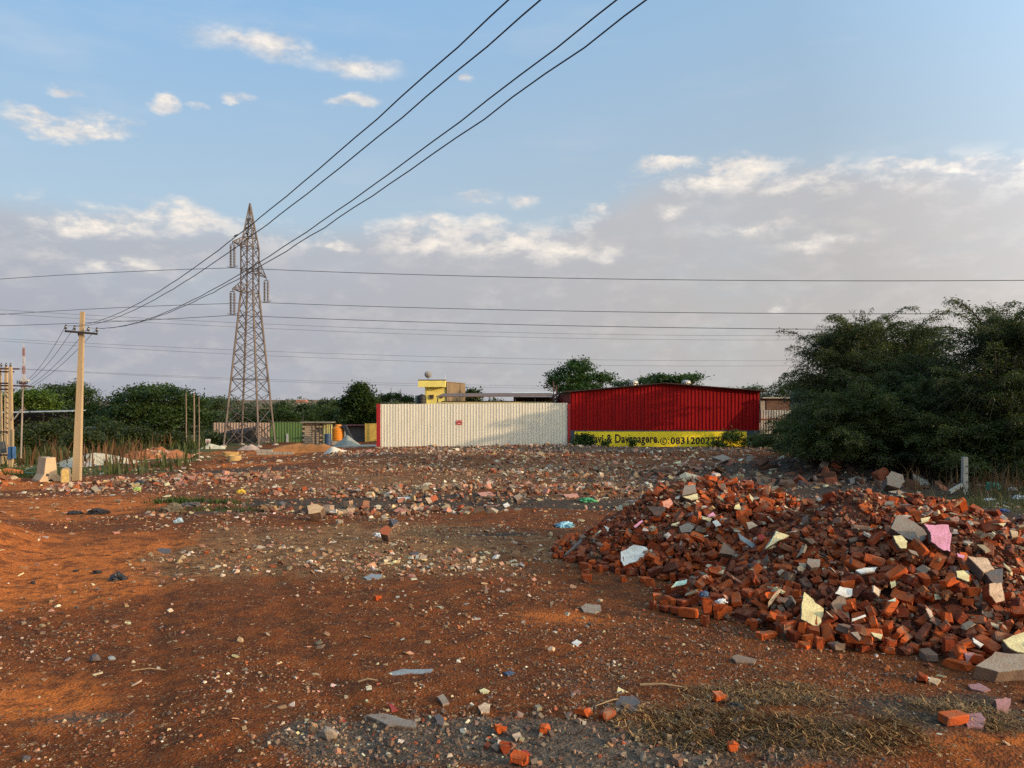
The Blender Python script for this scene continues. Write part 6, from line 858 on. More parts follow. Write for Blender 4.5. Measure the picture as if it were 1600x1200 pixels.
# ------------------------------------------------------------------ yellow house and the long shed behind the cream fence
e = empty('yellow_house', (X(697, 80), 80, -1.6), 'small yellow house with a bare cement side wall and flat roof, behind the cream fence', 'house')
A = Vector((X(697, 80), 80, 0)); Lc = Vector((X(664, 80), 80, 0)); Rc = Vector((X(727, 87), 87, 0)); Bc = Lc + Rc - A; e0 = Vector(e.location)
M_yel = mat('yellow_wall', (.72, .60, .16), .85, var=.18, scale=1, bump=.2)
M_cem = mat('bare_cement', (.22, .15, .085), .95, var=.45, scale=1.5, streak=True)
def quadwall(a, b, z0, z1, th, m, name):
    d = (b - a).normalized(); nrm = Vector((-d.y, d.x, 0)) * th
    MB().prism([a + Vector((0, 0, z0)) - e0, b + Vector((0, 0, z0)) - e0, b + Vector((0, 0, z1)) - e0, a + Vector((0, 0, z1)) - e0], nrm).build(name, m, e)
quadwall(Lc, A, -1.6, 4.72, .22, M_yel, 'front_wall'); quadwall(A, Rc, -1.6, 4.70, .22, M_cem, 'side_wall'); quadwall(Rc, Bc, -1.6, 4.7, .22, M_cem, 'rear_wall'); quadwall(Bc, Lc, -1.6, 4.7, .22, M_yel, 'side_wall')
pts = [Lc + Vector((-.62, -.7, 0)), A + Vector((-.02, -.75, 0)), A + Vector((0, .3, 0)), Lc + Vector((-.6, .3, 0))]
MB().prism([p + Vector((0, 0, 4.20)) - e0 for p in pts], (0, 0, .66)).build('canopy', M_yel, e)
M_blk = mat('black_coping', (.03, .028, .03), .7)
MB().prism([p + Vector((0, 0, 4.862)) - e0 for p in pts], (0, 0, .10)).build('coping', M_blk, e)
MB().prism([p + Vector((0, 0, 4.73)) - e0 for p in (Lc + Vector((0,.35,0)), A + Vector((0,.35,0)), Rc, Bc)], (0, 0, .08)).build('roof_slab', M_cem, e)
MB().box(A + Vector((.03, -.04, 1.6)) - e0, (.10, .10, 6.3)).build('drain_pipe', M_blk, e)
fd = (A - Lc).normalized()
for px, pw, ph in ((674.5, 7, 6.5), (690, 6, 3.5)):
    c = Lc + fd * ((px - 664) / 33 * (A - Lc).length); zc = 2.4 + (632 - 620) * .0667
    w = MB().box(c + Vector((.0, -.10, zc)) - e0, (pw * .067, .10, ph * .067)).build('window', mat('brown_shutter', (.20, .12, .05), .7), e)
    MB().box(c + Vector((-.005, -.156, zc)) - e0, (pw * .067 * .7, .012, ph * .067 * .7)).build('pane', mat('dark_glass', (.02, .02, .02), .15, spec=.6), w)
d_ = empty('satellite_dish', (X(668.5, 80.3), 80.3, 4.97), 'round grey satellite dish on the roof of the yellow house', 'satellite dish')
g = MB(); Mr = Matrix.Rotation(R(-70), 3, 'X') @ Matrix.Rotation(0, 3, 'Z'); g.lathe([(.0, .0), (.2, .03), (.38, .11), (.38, .13), (.2, .05), (.001, .02)], 20); g.v = [tuple(Mr @ Vector(p) + Vector((0, .1, .52))) for p in g.v]
g.build('dish', mat('dish_grey', (.30, .29, .28), .6), d_); MB().tube([(0, .1, -.01), (0, .1, .5)], .03).build('mast', M_dark, d_); MB().tube([(0, .1, .5), (0, -.35, .62)], .018).build('feed_arm', M_dark, d_)
tag(MB().tube([(0, 0, 0), (0, 0, .68)], .03).build('aerial_rod', mat('white_rod', (.6, .6, .58), .5), None, (X(695.5, 80.6), 80.6, 4.82)), 'thin white rod standing on the roof corner of the yellow house', 'aerial')
t_ = MB().lathe([(.46, 0), (.46, .2), (.43, .22), (.46, .25), (.46, .5), (.43, .52), (.46, .55), (.46, .85), (.30, .98), (.12, 1.0), (.12, 1.06)], 18).build('water_tank', mat('black_plastic', (.02, .02, .022), .5), None, (X(659, 80), 80, 2.42)); tag(t_, 'black water tank left of the yellow house', 'water tank')
e = empty('annexe', (X(640, 81), 81, -1.6), 'low pale annexe with a green pillar left of the yellow house', 'building')
MB().box(Vector((X(628, 82), 82.5, .45)) - e.location, (X(663, 82) - X(592, 82), 3, 4.0)).build('wall', mat('annexe_cream', (.46, .42, .25), .9), e)
MB().box(Vector((X(652, 80.5), 80.7, .9)) - e.location, (.46, .46, 4.9)).build('pillar', mat('green_grey', (.20, .26, .19), .9), e)
for px, ph in ((596, 610), (612, 606), (627, 608)): MB().tube([Vector((X(px, 82), 81.6, 2.4)) - e.location, Vector((X(px, 82), 81.6, Zp(ph, 82))) - e.location], .022).build('rebar', M_dark, e)

e = empty('long_shed', (X(775, 64), 64, -1), 'long low shed with a brown sheet roof behind the cream fence', 'shed')
xa, xb = X(682, 64), X(868, 64)
MB().prism([Vector((xa, 63.6, Zp(620.5, 63.6))) - e.location, Vector((xb, 63.6, Zp(619.5, 63.6))) - e.location, Vector((xb, 63.6, Zp(618.3, 63.6))) - e.location, Vector((xa, 63.6, Zp(619.3, 63.6))) - e.location], (0, 7, .35)).build('roof_sheet', mat('brown_roof', (.17, .10, .07), .7, var=.4), e)
MB().box(Vector(((xa + xb) / 2, 65.2, .9)) - e.location, (xb - xa - .6, .2, 3.6)).build('rear_wall', mat('shade_dark_wall', (.03, .022, .02), .95), e)  # near-black colour stands in for the shade under the roof
MB().box(Vector(((xa + xb) / 2, 63.75, Zp(629.3, 64))) - e.location, (xb - xa, .12, .14)).build('fascia', mat('cream_band', (.44, .36, .18), .8), e)
for i in range(7):
    MB().box(Vector((xa + .1 + (xb - xa - .2) * i / 6, 63.9, .95)) - e.location, (.09, .09, 3.9)).build('post', M_dark, e)
e = empty('white_roof_shed', (X(833, 70), 70, -1), 'shed with a white sheet roof right of the long brown shed', 'shed')
MB().prism([Vector((X(797, 69), 69, Zp(617.8, 69))) - e.location, Vector((X(872, 69), 69, Zp(617, 69))) - e.location, Vector((X(872, 69), 69, Zp(616.4, 69))) - e.location, Vector((X(800, 69), 69, Zp(617.2, 69))) - e.location], (0, 4, .32)).build('roof_sheet', mat('white_roof', (.62, .61, .58), .6, var=.15), e)
MB().box(Vector((X(835, 70), 71, 1.0)) - e.location, (3.8, .2, 4.2)).build('wall', M_cem, e)
e = empty('steel_post', (X(867, 57), 57, -.8), 'rusty dark double post rising where the cream fence meets the red shed', 'post')
MB().box((-.10, 0, 2.45), (.09, .09, 4.9)).build('upright', mat('rusty_post', (.09, .05, .04), .8, var=.4), e); MB().box((.12, .05, 2.3), (.10, .09, 4.6)).build('upright', MATS['rusty_post'], e)
for k in range(4): MB().box((.01, .0, 3.2 + .38 * k), (.13, .03, .05)).build('rung', MATS['rusty_post'], e)

# ------------------------------------------------------------------ yard left of the cream fence
DB = 70.
e = empty('sheet_fence', (X(380, DB), DB, -1.3), 'pinkish fence of narrow corrugated sheets behind the lattice tower', 'fence')
sheet_run(e, X(333, DB), X(421.5, DB), DB, -1.5, lambda x: Zp(660.5, DB), mat('pink_sheet', (.42, .30, .23), .6, var=.25, streak=True), 1.0, .25, depth=.07)
for px in (340, 372, 408): MB().box(Vector((X(px, DB), DB + .12, -.4)) - e.location, (.07, .07, 2.3)).build('post', M_dark, e)
e = empty('sheet_fence', (X(450, DB), DB, -1.3), 'green corrugated sheet fence right of the pinkish one', 'fence')
sheet_run(e, X(422, DB), X(473.5, DB), DB - .02, -1.5, lambda x: Zp(659, DB), mat('green_sheet', (.085, .15, .045), .6, var=.2, streak=True), 1.0, .25)
MB().box(Vector((X(473.6, DB), DB, -.2)) - e.location, (.10, .10, 3.0)).build('post', M_dark, e); MB().box(Vector((X(448, DB), DB - .05, Zp(658.6, DB))) - e.location, (X(473, DB) - X(422, DB), .06, .05)).build('rail', M_dark, e)
MB().box(Vector((X(449.6, DB), DB - .12, Zp(685, DB))) - e.location, (.22, .03, .85)).build('patch', mat('grey_patch', (.35, .36, .35), .7), e)
g = MB(); Q = lambda px, py, D: Vector(((px - 800) / F * D, D, CZ - (py - HY) / F * D))
o0 = Q(365, 690, 68.5)
g.prism([Q(a, b, 68.5) - o0 for a, b in ((333, 694), (333, 684), (352, 677), (394, 672), (391, 682), (396, 694))], (0, 1.2, .25)); tag(g.build('tarpaulin', mat('black_tarp', (.012, .012, .014), .6, var=.3, bump=.4, bscale=4), None, o0), 'black tarpaulin leaning on the pinkish fence behind the tower', 'tarpaulin')
e = empty('notice_board', (X(325, 62), 62, gz(X(325, 62), 62)), 'small white board with a faded pink square, left of the tower', 'sign')
MB().box((0, 0, Zp(690, 62) - e.location.z), (.40, .03, .42)).build('board', mat('board_white', (.66, .62, .60), .7), e); MB().box((0, -.018, Zp(690, 62) - e.location.z), (.2, .004, .22)).build('faded_print', mat('faded_pink', (.55, .28, .24), .7), e); MB().box((0, .03, (Zp(688, 62) - e.location.z) / 2), (.05, .04, Zp(688, 62) - e.location.z)).build('post', M_dark, e)

DY = 66.
e = empty('block_shed', (X(490, DY), DY, -1.4), 'half built shed of pale blocks with a sheet roof, right of the green fence', 'shed')
zt, zb = Zp(661.5, DY), -1.5; nco = 12; hc = (zt - zb) / nco; M_blo = [mat('pale_block', (.40, .31, .22), .95, var=.25), mat('grey_block', (.24, .19, .15), .95, var=.3), mat('buff_block', (.46, .38, .28), .95, var=.25)]
bx = sheet_mesh
bm_ = MB().box((0, 0, 0), (.40, .16, hc - .035)).mesh('block')
for j in range(nco):
    for i in range(5):
        xx = X(476.5, DY) + (i + .5 * (j % 2)) * .42
        if xx > X(503, DY) or (j in (8, 9) and i in (2, 3)): continue
        me = bm_.copy() if (i + j) % 3 else bm_; 
        if not me.materials: me.materials.append(M_blo[(i * 2 + j) % 3])
        link('block', me, None, e, Vector((xx, DY + .01 * ((i * 3 + j) % 3), zb + (j + .5) * hc)) - e.location)
MB().box(Vector((X(495, DY), DY + .35, Zp(660, DY))) - e.location, (X(524, DY) - X(475, DY), 1.6, .10)).build('roof_sheet', mat('old_roof', (.22, .18, .13), .9, var=.4), e)
MB().box(Vector((X(490, DY), DY + .20, (zt + zb) / 2)) - e.location, (X(504, DY) - X(476, DY), .16, zt - zb)).build('mortar_wall', mat('mortar', (.12, .10, .085), .95), e)
for px in (494, 500, 511, 517): MB().box(Vector((X(px, DY), DY - .25, -.25)) - e.location, (.06, .06, 2.4)).build('prop', M_dark, e)
sheet_run(e, X(504, DY), X(519, DY), DY + .1, -1.4, lambda x: Zp(663, DY), mat('yellow_sheet', (.48, .46, .20), .6, var=.2), .82, .205, 'yellow_sheet')
e = empty('water_tank', (X(528.6, 64), 64, Zp(696, 64)), 'orange ribbed plastic water tank on a brick stand', 'water tank')
s = .0532; rr = 9.6 * s; prf = [(rr * .97, 0)]; h0 = 18.5 * s
for k in range(5): z = h0 * k / 5; prf += [(rr, z + .02), (rr, z + h0 / 5 - .04), (rr * .95, z + h0 / 5 - .02)]
prf += [(rr * .98, h0), (rr * .9, h0 + .09), (rr * .58, h0 + .17), (rr * .55, h0 + .30), (rr * .4, h0 + .34), (0.01, h0 + .35)]
g = MB().lathe(prf, 24, (0, 0, .42)).build('shell', mat('orange_plastic', (.62, .20, .012), .5, var=.2, scale=1.5, spec=.4), e); MB().box((0, 0, .2), (.9, .9, .42)).build('stand', M_conc, e)
tag(MB().lathe([(.26, 0), (.28, .04), (.28, .30), (.265, .32), (.28, .34), (.28, .62), (.265, .64), (.28, .66), (.28, .92), (.25, .95), (.24, .95)], 18).build('drum', mat('blue_drum', (.035, .06, .12), .5, var=.2), None, (X(512.5, 62.5), 62.5, Zp(696, 62.5))), 'dark blue drum left of the orange water tank', 'drum')
o0 = Q(540, 690, 63.5); g = MB(); g.prism([Q(a, b, 63.5) - o0 for a, b in ((531, 667), (536, 664), (541, 666), (545, 676), (552, 690), (541, 691), (541, 678), (536, 669))], (0, .5, 0)); tag(g.build('chute', mat('black_sheet', (.02, .024, .03), .5), None, o0), 'bent black sheet metal chute beside the orange water tank', 'chute')
e = empty('grey_shed', (X(556, 68), 68, -1.4), 'small dark grey shed right of the orange water tank', 'shed')
MB().box((0, 1, .95), (X(578, 68) - X(545, 68), 2, 1.95)).build('wall', mat('slate_wall', (.07, .068, .07), .9, var=.3), e); MB().box((0, .8, 1.96), (X(580, 68) - X(536, 68), 2.6, .06)).build('roof_sheet', mat('dull_red_roof', (.10, .03, .03), .8), e)
MB().box((-1.05, -.03, 1.3), (.5, .04, 1.2)).build('door', mat('pale_door', (.50, .50, .45), .7), e)
e = empty('yellow_wall', (X(590, 67), 67, -1.4), 'yellow plastered wall between the bushy tree and the cream fence', 'wall')
MB().box((-.4, .1, .95), (X(600, 67) - X(575, 67), .2, 2.4)).build('masonry', mat('ochre_wall', (.50, .33, .07), .9, var=.3), e)
tag(MB().box((0, 0, 0), (X(588, 57) - X(535, 57), 2.2, .14)).box((-.7, -.6, -.35), (.3, .8, .56)).box((.9, -.5, -.35), (.3, .8, .56)).build('concrete_platform', M_conc, None, ((X(588, 57) + X(535, 57)) / 2 - .05, 58, Zp(698.5, 57))), 'grey concrete slab on short piers, left end of the cream fence', 'platform')
def heapmesh(name, cx, cy, rx, ry, h, m, lab, cat, seed=1, rough=.25, n=26, sharp=1.2):
    z0 = gz(cx, cy); v = []; f = []
    for j in range(n + 1):
        for i in range(n + 1):
            u, w = i / n * 2 - 1, j / n * 2 - 1; r = math.hypot(u, w) * (1 + .18 * math.sin(3 * math.atan2(w, u) + seed))
            x, y = cx + u * rx, cy + w * ry; a = float(fbm(np.array([x * 2.2]), np.array([y * 2.2]), 4, seed)[0])
            v.append((x - cx, y - cy, gz(x, y) - z0 - .03 + h * max(0, 1 - min(1, r) ** sharp) * (1 + rough * 2.2 * a)))
    for j in range(n):
        for i in range(n): q = j * (n + 1) + i; f.append((q, q + 1, q + n + 2, q + n + 1))
    me = bpy.data.meshes.new(name); me.from_pydata(v, [], f); me.polygons.foreach_set('use_smooth', [True] * len(f))
    return tag(link(name, me, m, None, (cx, cy, z0)), lab, cat)
heapmesh('gravel_heap', X(543, 60), 60, 1.05, 1., .92, mat('grey_gravel', (.25, .26, .23), .95, var=.25, scale=6, bump=.6), 'pointed heap of grey gravel in front of the orange water tank', 'gravel heap', 2, .06, 20, 1.0)
heapmesh('sand_heap', X(149, 45), 45, 2.3, 1.6, .66, mat('pale_sand', (.50, .42, .29), .95, var=.22, scale=3, bump=.5), 'pale sand heap behind the concrete pole', 'sand heap', 3, .12, 26, 1.3)
heapmesh('sand_spill', X(122, 43), 43, 1.1, .8, .32, mat('grey_sand', (.36, .34, .30), .95, var=.22, scale=3), 'small grey spill of sand behind the foot of the concrete pole', 'sand heap', 8, .12, 18, 1.3)
e = empty('rubble_heap', (X(243, 50), 50, gz(X(243, 50), 50)), 'low heap of orange brick rubble before the broad tree', 'rubble heap')
hm = heapmesh('earth', X(243, 50), 50, 2.6, 1.5, .66, mat('orange_rubble', (.36, .13, .05), .95, var=.4, scale=3), None, None, 5, .5, 30, 1.3); hm.parent = e; hm.location = (0, 0, 0)
def on_heap(cx, cy, rx, ry, h): return lambda a, b: np.full(len(a), 0.) + h * np.clip(1 - np.clip(np.hypot(a / rx, b / ry), 0, 1) ** 1.3, 0, 1) - .02
a = RNG.normal(0, 1.0, 500); b = RNG.normal(-.2, .6, 500); chips('rubble', a, b, .06 + .2 * RNG.random(500) ** 3, ['orange', 'white', 'tan', 'brick', 'cream', 'pink'], [.3, .14, .2, .2, .1, .1], base=on_heap(0, 0, 2.3, 1.4, .6), parent=e)
heapmesh('plaster_heap', X(521, 50), 50, .65, .5, .42, mat('white_plaster', (.55, .50, .42), .95, var=.2, scale=3, bump=.6), 'whitish lump of set plaster below the grey gravel heap', 'plaster heap', 9, .4, 16, 1.6)
heapmesh('sack_heap', X(334, 60), 60, 1.0, .5, .42, mat('pale_sack', (.50, .46, .34), .9, var=.3, scale=5), 'pile of pale sacks under the white notice board', 'sack heap', 12, .8, 18, 1.6)
heapmesh('sack_heap', X(391, 58), 58, .9, .5, .34, mat('pink_sack', (.42, .30, .24), .9, var=.3, scale=5), 'low pinkish sack pile between the tower legs', 'sack heap', 14, .8, 18, 1.6)
e = empty('block_row', (X(422, 52), 52, gz(X(422, 52), 52)), 'row of grey concrete blocks on the earth right of the tower', 'block row')
for k in range(7): MB().box((-.75 + .36 * k, .02 * (k % 3), .10 + (.17 if k < 3 else 0)), (.33, .2, .18)).build('block', M_conc, e)
for k in range(4): MB().box((-.70 + .36 * k, .03 * (k % 2), .085), (.33, .2, .17)).build('block', M_conc, e)
heapmesh('earth_bank', X(470, 54), 54, 2.9, 1.0, .62, mat('orange_earth', (.34, .14, .045), .95, var=.4, scale=2, bump=.6), 'orange earth bank below the green fence, right of the tower', 'earth bank', 6, .3, 26, 2.2)
for nm, px, py, D, rr, hh, lab in (('concrete_ring', 366.5, 720, 47., .38, .36, 'yellowish concrete well ring standing before the tower'), ('concrete_ring', 360.5, 712, 50.5, .52, .27, 'wider concrete well ring behind the yellowish one')):
    g = MB().lathe([(rr, 0), (rr, hh), (rr * .86, hh), (rr * .86, .05)], 20); tag(g.build(nm, mat('ring_' + str(px), (.48, .32, .13) if D < 50 else (.44, .27, .10), .9, var=.3), None, (X(px, D), D, Zp(py, D) - .03)), lab, 'concrete ring')

# long open shed far left
e = empty('open_shed', (X(30, 76), 76, -1.4), 'long open shed with a white sheet roof, far left behind the weeds', 'shed')
MB().prism([Vector((X(-70, 75), 75, Zp(647, 75))) - e.location, Vector((X(112, 75), 75, Zp(643, 75))) - e.location, Vector((X(112, 75), 75, Zp(642, 75))) - e.location, Vector((X(-70, 75), 75, Zp(646, 75))) - e.location], (0, 2.5, .08)).build('roof_sheet', mat('grey_white_roof', (.40, .40, .40), .7, var=.3), e)
MB().box(Vector((X(20, 78), 78, .2)) - e.location, (X(100, 78) - X(-70, 78), .2, 2.7)).build('rear_wall', MATS['shade_dark_wall'], e)  # the dark void under this roof is painted with the same near-black
for i in range(6): MB().box(Vector((X(-60 + 32 * i, 75.3), 75.3, .0)) - e.location, (.09, .09, 3.0)).build('post', M_dark, e)
MB().box(Vector((X(40, 75.6), 75.6, -.7)) - e.location, (X(150, 76) - X(-70, 76), .2, 1.3)).build('brick_wall', mat('old_brick_wall', (.20, .055, .03), .95, var=.4, scale=3), e)
e = empty('tin_hut', (X(150, 72), 72, -1.4), 'low grey hut half hidden in weeds right of the concrete pole', 'hut')
MB().box((0, 1, .9), (X(185, 72) - X(131, 72), 2, 1.4)).build('wall', mat('bluegrey_tin', (.10, .11, .115), .8, var=.4, scale=1.5), e); MB().box((.1, .7, 1.63), (X(190, 72) - X(128, 72), 3, .06)).build('roof_sheet', mat('dark_roof', (.05, .045, .045), .8), e)
for px, c in ((146, (.36, .28, .22)), (156, (.30, .26, .22))): MB().box((X(px, 72) - X(150, 72), -.05, 1.1), (.6, .05, .8)).build('board', mat('board' + str(px), c, .9), e)

# ------------------------------------------------------------------ lattice tower
M_tow = mat('weathered_steel', (.115, .09, .08), .65, .2, var=.35, scale=1.2)
TX, TD = -21.8, 64.; TZ = gz(TX, TD) - .05; u64 = 64 / F
T = empty('lattice_tower', (TX, TD, TZ), 'tall rusty steel lattice power tower with three cross arms', 'power tower')
PHI = R(-8); ax_arm = Vector((-.33, -.944, 0))
zz = lambda py: CZ + (HY - py) * u64 - TZ
def half(z):
    zk = zz(458); zs = zz(387); zt = zz(320)
    if z <= zk: return (3.05 + (1.06 - 3.05) * (z / zk)) / 2
    if z <= zs: return 1.06 / 2
    return max(.03, 1.06 / 2 * (zt - z) / (zt - zs))
def corner(k, z, off=(0, 0)):
    sx, sy = ((-1, -1), (1, -1), (1, 1), (-1, 1))[k % 4]; h = half(z); x, y = sx * h, sy * h
    return Vector((x * math.cos(PHI) - y * math.sin(PHI), x * math.sin(PHI) + y * math.cos(PHI), z))
for k in range(4):
    lg = MB()
    for a, b in ((0, zz(458)), (zz(458), zz(387)), (zz(387), zz(320))): lg.beam(corner(k, a), corner(k, b + (.001)), .13 if a < 9 else .09, .13 if a < 9 else .09)
    lg.build('leg', M_tow, T); MB().lathe([(.28, -.3), (.28, .12), (.2, .2)], 10, corner(k, 0)).build('footing', M_conc, T)
lv = [0.0, 1.9]
while lv[-1] < zz(458) - .6: lv.append(lv[-1] + max(.85, half(lv[-1]) * .72 + .32))
lv[-1] = zz(458); sh = list(np.linspace(zz(458), zz(387), 5)[1:]); pk = [zz(371), zz(356), zz(342)]
lv = lv + sh + pk
for i in range(len(lv) - 1):
    a, b = lv[i], lv[i + 1]
    for k in range(4):
        wd = .065 if b < 12 else .05
        if i == 0:     # raking struts of the foot panel
            m_ = (corner(k, b) + corner(k + 1, b)) / 2
            for c in (k, k + 1): MB().beam(corner(c, .05), corner(k + 1 if c == k else k, b), wd, wd).build('brace', M_tow, T)
        else:
            MB().beam(corner(k, a), corner(k + 1, b), wd, .03).build('brace', M_tow, T); MB().beam(corner(k + 1, a), corner(k, b), wd, .03).build('brace', M_tow, T)
        if i in (1, 3) or b in (zz(458), zz(387)) or b in sh[1::2] or b in pk:
            MB().beam(corner(k, b), corner(k + 1, b), .06, .05).build('girt', M_tow, T)
MB().box((0, 0, zz(319.5)), (.12, .12, .2)).build('peak_cap', M_tow, T)
ARMS = [(1, 377, 387, 371), (-1, 434, 423, 405), (1, 451, 458, 441)]
TIPS = []
for sg, pt, pb, pu in ARMS:
    tip = ax_arm * sg * 2.15; Dt = TD + tip.y; tip.z = CZ + (HY - pt) / F * Dt - TZ; TIPS.append(tip.copy())
    kk = sorted(range(4), key=lambda k: -(corner(k, zz(pb)).dot(ax_arm * sg)))[:2]
    for k in kk:
        lo, hi = corner(k, zz(pb)), corner(k, zz(pu))
        MB().beam(lo, tip, .07, .06).build('arm_chord', M_tow, T); MB().beam(hi, tip, .06, .05).build('arm_chord', M_tow, T)
        for q0, q1 in ((.33, .33), (.66, .66), (0, .33), (.33, .66)): MB().beam(lo.lerp(tip, q0), hi.lerp(tip, q1), .04, .03).build('arm_brace', M_tow, T)
    for q in (.3, .6): MB().beam(corner(kk[0], zz(pb)).lerp(tip, q), corner(kk[1], zz(pb)).lerp(tip, q), .04, .03).build('arm_brace', M_tow, T)
M_ins = mat('brown_porcelain', (.055, .032, .03), .3, spec=.6, var=.2); ax_line = Vector((.944, -.33, 0))
cond = []
prf = []
for k in range(14): prf += [(.035, .125 * k), (.115, .125 * k + .03), (.115, .125 * k + .06), (.04, .125 * k + .085)]
ins_mesh = MB().lathe(prf, 10).mesh('insulator_string'); ins_mesh.materials.append(M_ins)
for tip in TIPS:
    st = tip + Vector((0, 0, -.22)); yk = MB().beam(st - ax_line * .22, st + ax_line * .22, .06, .05).beam(tip, st, .05, .05).build('yoke', M_tow, T)
    for s in (-1, 1): link('insulator_string', ins_mesh, None, T, st + ax_line * .17 * s + Vector((0, 0, -1.80)))
    lo = st + Vector((0, 0, -1.86)); g = MB().beam(lo - ax_line * .28, lo + ax_line * .28, .05, .05)
    for s in (-1, 1): g.beam(lo + ax_line * .28 * s, lo + ax_line * .52 * s + Vector((0, 0, .10)), .035, .035)
    g.build('clamp_yoke', M_tow, T); cond.append(Vector(T.location) + lo + Vector((0, 0, -.06)))
def bird(px, py, D, rz, lab):
    e_ = empty('bird', Q(px, py, D), lab, 'bird', None, rz)
    g = MB().lathe([(.01, -.17), (.05, -.12), (.085, -.02), (.075, .07), (.045, .13), (.01, .16)], 12)
    Mx = Matrix.Rotation(R(62), 3, 'Y'); g.v = [tuple(Mx @ Vector(p) + Vector((0, 0, .12))) for p in g.v]; g.build('body', mat('bird_black', (.02, .02, .022), .6), e_)
    g = MB().lathe([(.005, -.05), (.04, -.02), (.045, .01), (.025, .045), (.004, .055)], 10, (.14, 0, .22)); g.beam((.17, 0, .22), (.24, 0, .205), .02, .018, .004); g.build('head', MATS['bird_black'], e_)
    MB().beam((-.10, 0, .07), (-.32, 0, -.03), .06, .012, .07).build('tail', MATS['bird_black'], e_)
    for s in (-1, 1): MB().tube([(0, .02 * s, .06), (.01, .02 * s, -.01)], .008).build('leg', MATS['bird_black'], e_)
bird(368.3, 370.5, 62.6, .4, 'black bird perched on the upper left cross arm of the tower'); bird(386.2, 367.6, 64, 2.6, 'black bird perched in the middle of the tower body')

# ------------------------------------------------------------------ wires
M_wire = mat('aluminium_wire', (.10, .10, .105), .5, .3, var=.1); M_wire2 = mat('dark_cable', (.03, .03, .033), .6, var=.1)
def wire(a, b, mid_px, mid_py, r, lab, group, m=M_wire, t0=0., t1=1., n=40, sagz=None, wob=0.):
    """hangs from a to b (parabola) and goes on to t0/t1; the middle one passes where the photo shows it"""
    a = Vector(a); b = Vector(b)
    if sagz is None:
        side = (mid_px - 800) / F; t = (side * a.y - a.x) / (b.x - a.x - side * (b.y - a.y))
        z = CZ - (mid_py - HY) / F * (a.y + (b.y - a.y) * t); lin = a.z + (b.z - a.z) * t; q = (z - lin) / (t * t - t)
    else: q = sagz
    pts = []
    for i in range(n + 1):
        t = t0 + (t1 - t0) * i / n; p = a.lerp(b, t); p.z = a.z + (b.z - a.z) * t + q * (t * t - t)
        if wob: p.x += wob * math.sin(i * 2.3) * (.3 + t); p.z += wob * .7 * math.sin(i * 1.7 + 1)
        pts.append(p)
    g = MB().tube([p - a for p in pts], r, 6); o = g.build('overhead_wire', m, None, a)
    for pl in o.data.polygons: pl.use_smooth = True
    return tag(o, lab, 'wire', group)
HVR = [(438, 700, 430.5), (490, 800, 484.3), (515.5, 800, 507)]; HVL = [(436, 200, 424.5), (491.5, 200, 480), (509, 200, 501.5)]
names = ['upper', 'middle', 'lower']
for i in range(3):
    wire(cond[i], Q(1600, HVR[i][0], 48.), HVR[i][1], HVR[i][2], .024, f'{names[i]} of the three tower wires running right to the thorn trees', 'high voltage wires on the lattice tower', t1=1.25)
    wire(cond[i], Q(0, HVL[i][0], 68.), HVL[i][1], HVL[i][2], .024, f'{names[i]} of the three tower wires running left out of the photo', 'high voltage wires on the lattice tower', t1=1.3)
for (l, m_, r_, D0, D1, lab) in ((484, 519.5, 523, 100, 120, 'upper'), (490, 526.5, 529.5, 100, 120, 'lower')):
    wire(Q(0, l, D0), Q(1400, r_, D1), 800, m_, .022, f'{lab} wire of the thin pair passing just under the tower cross arms', 'thin far wires', t0=-.05, t1=1.1)
for (l, m_, r_, D0, D1, lab) in ((529, 560, 562, 120, 140, 'upper'), (532.5, 568.5, 569, 120, 140, 'lower')):
    wire(Q(0, l, D0), Q(1400, r_, D1), 800, m_, .024, f'{lab} wire of the thin pair crossing halfway up the tower', 'thin far wires', t0=-.05, t1=1.1)
for (l, m_, r_, D0, D1, lab) in ((577, 602.5, 603.5, 130, 150, 'upper'), (577.8, 606, 607, 130, 150, 'lower')):
    wire(Q(50, l, D0), Q(1300, r_, D1), 800, m_, .022, f'{lab} wire of the lowest thin pair, just over the fences and sheds', 'thin far wires', t0=-.05, t1=1.1)

# ------------------------------------------------------------------ concrete pole with cross arm
M_pole = mat('warm_concrete', (.40, .29, .17), .9, var=.22, scale=1.2, streak=True, bump=.3, bscale=30)
PD = 33.6; pz = gz(X(119.5, PD), PD)
e = empty('utility_pole', (X(119.5, PD), PD, pz), 'leaning tapered concrete pole with a steel cross arm and four insulators', 'utility pole')
tp = Q(129, 487, PD) - Vector(e.location)
MB().beam((0, 0, -.4), tp, .34, .20, .165).build('shaft', M_pole, e)
a, b = Q(101.6, 517.3, PD - .18) - Vector(e.location), Q(152.2, 521.8, PD - .18) - Vector(e.location); MB().beam(a, b, .07, .09).build('cross_arm', M_dark, e)
MB().beam(a.lerp(b, .38) + Vector((0, .05, -.02)), Q(123.2, 523, PD) - Vector(e.location) + Vector((0, 0, -.05)), .04, .03).build('arm_brace', M_dark, e)
insp = []
im = MB().lathe([(.014, -.04), (.014, .04), (.05, .05), (.055, .09), (.03, .11), (.05, .13), (.045, .17), (.02, .21), (.028, .235), (.01, .25)], 12).mesh('insulator'); im.materials.append(mat('pin_porcelain', (.03, .025, .025), .3, spec=.6))
for t in (.02, .295, .72, .985):
    p = a.lerp(b, t) + Vector((0, 0, .04)); link('insulator', im, None, e, p); insp.append(Vector(e.location) + p + Vector((0, 0, .20)))
upole = e
TOPX = (795, 845, 964, 1011); CH = ((362, 375), (362, 391), (372, 430), (372, 436)); wl = ['outermost left', 'inner left', 'inner right', 'outermost right']
ENDS = []
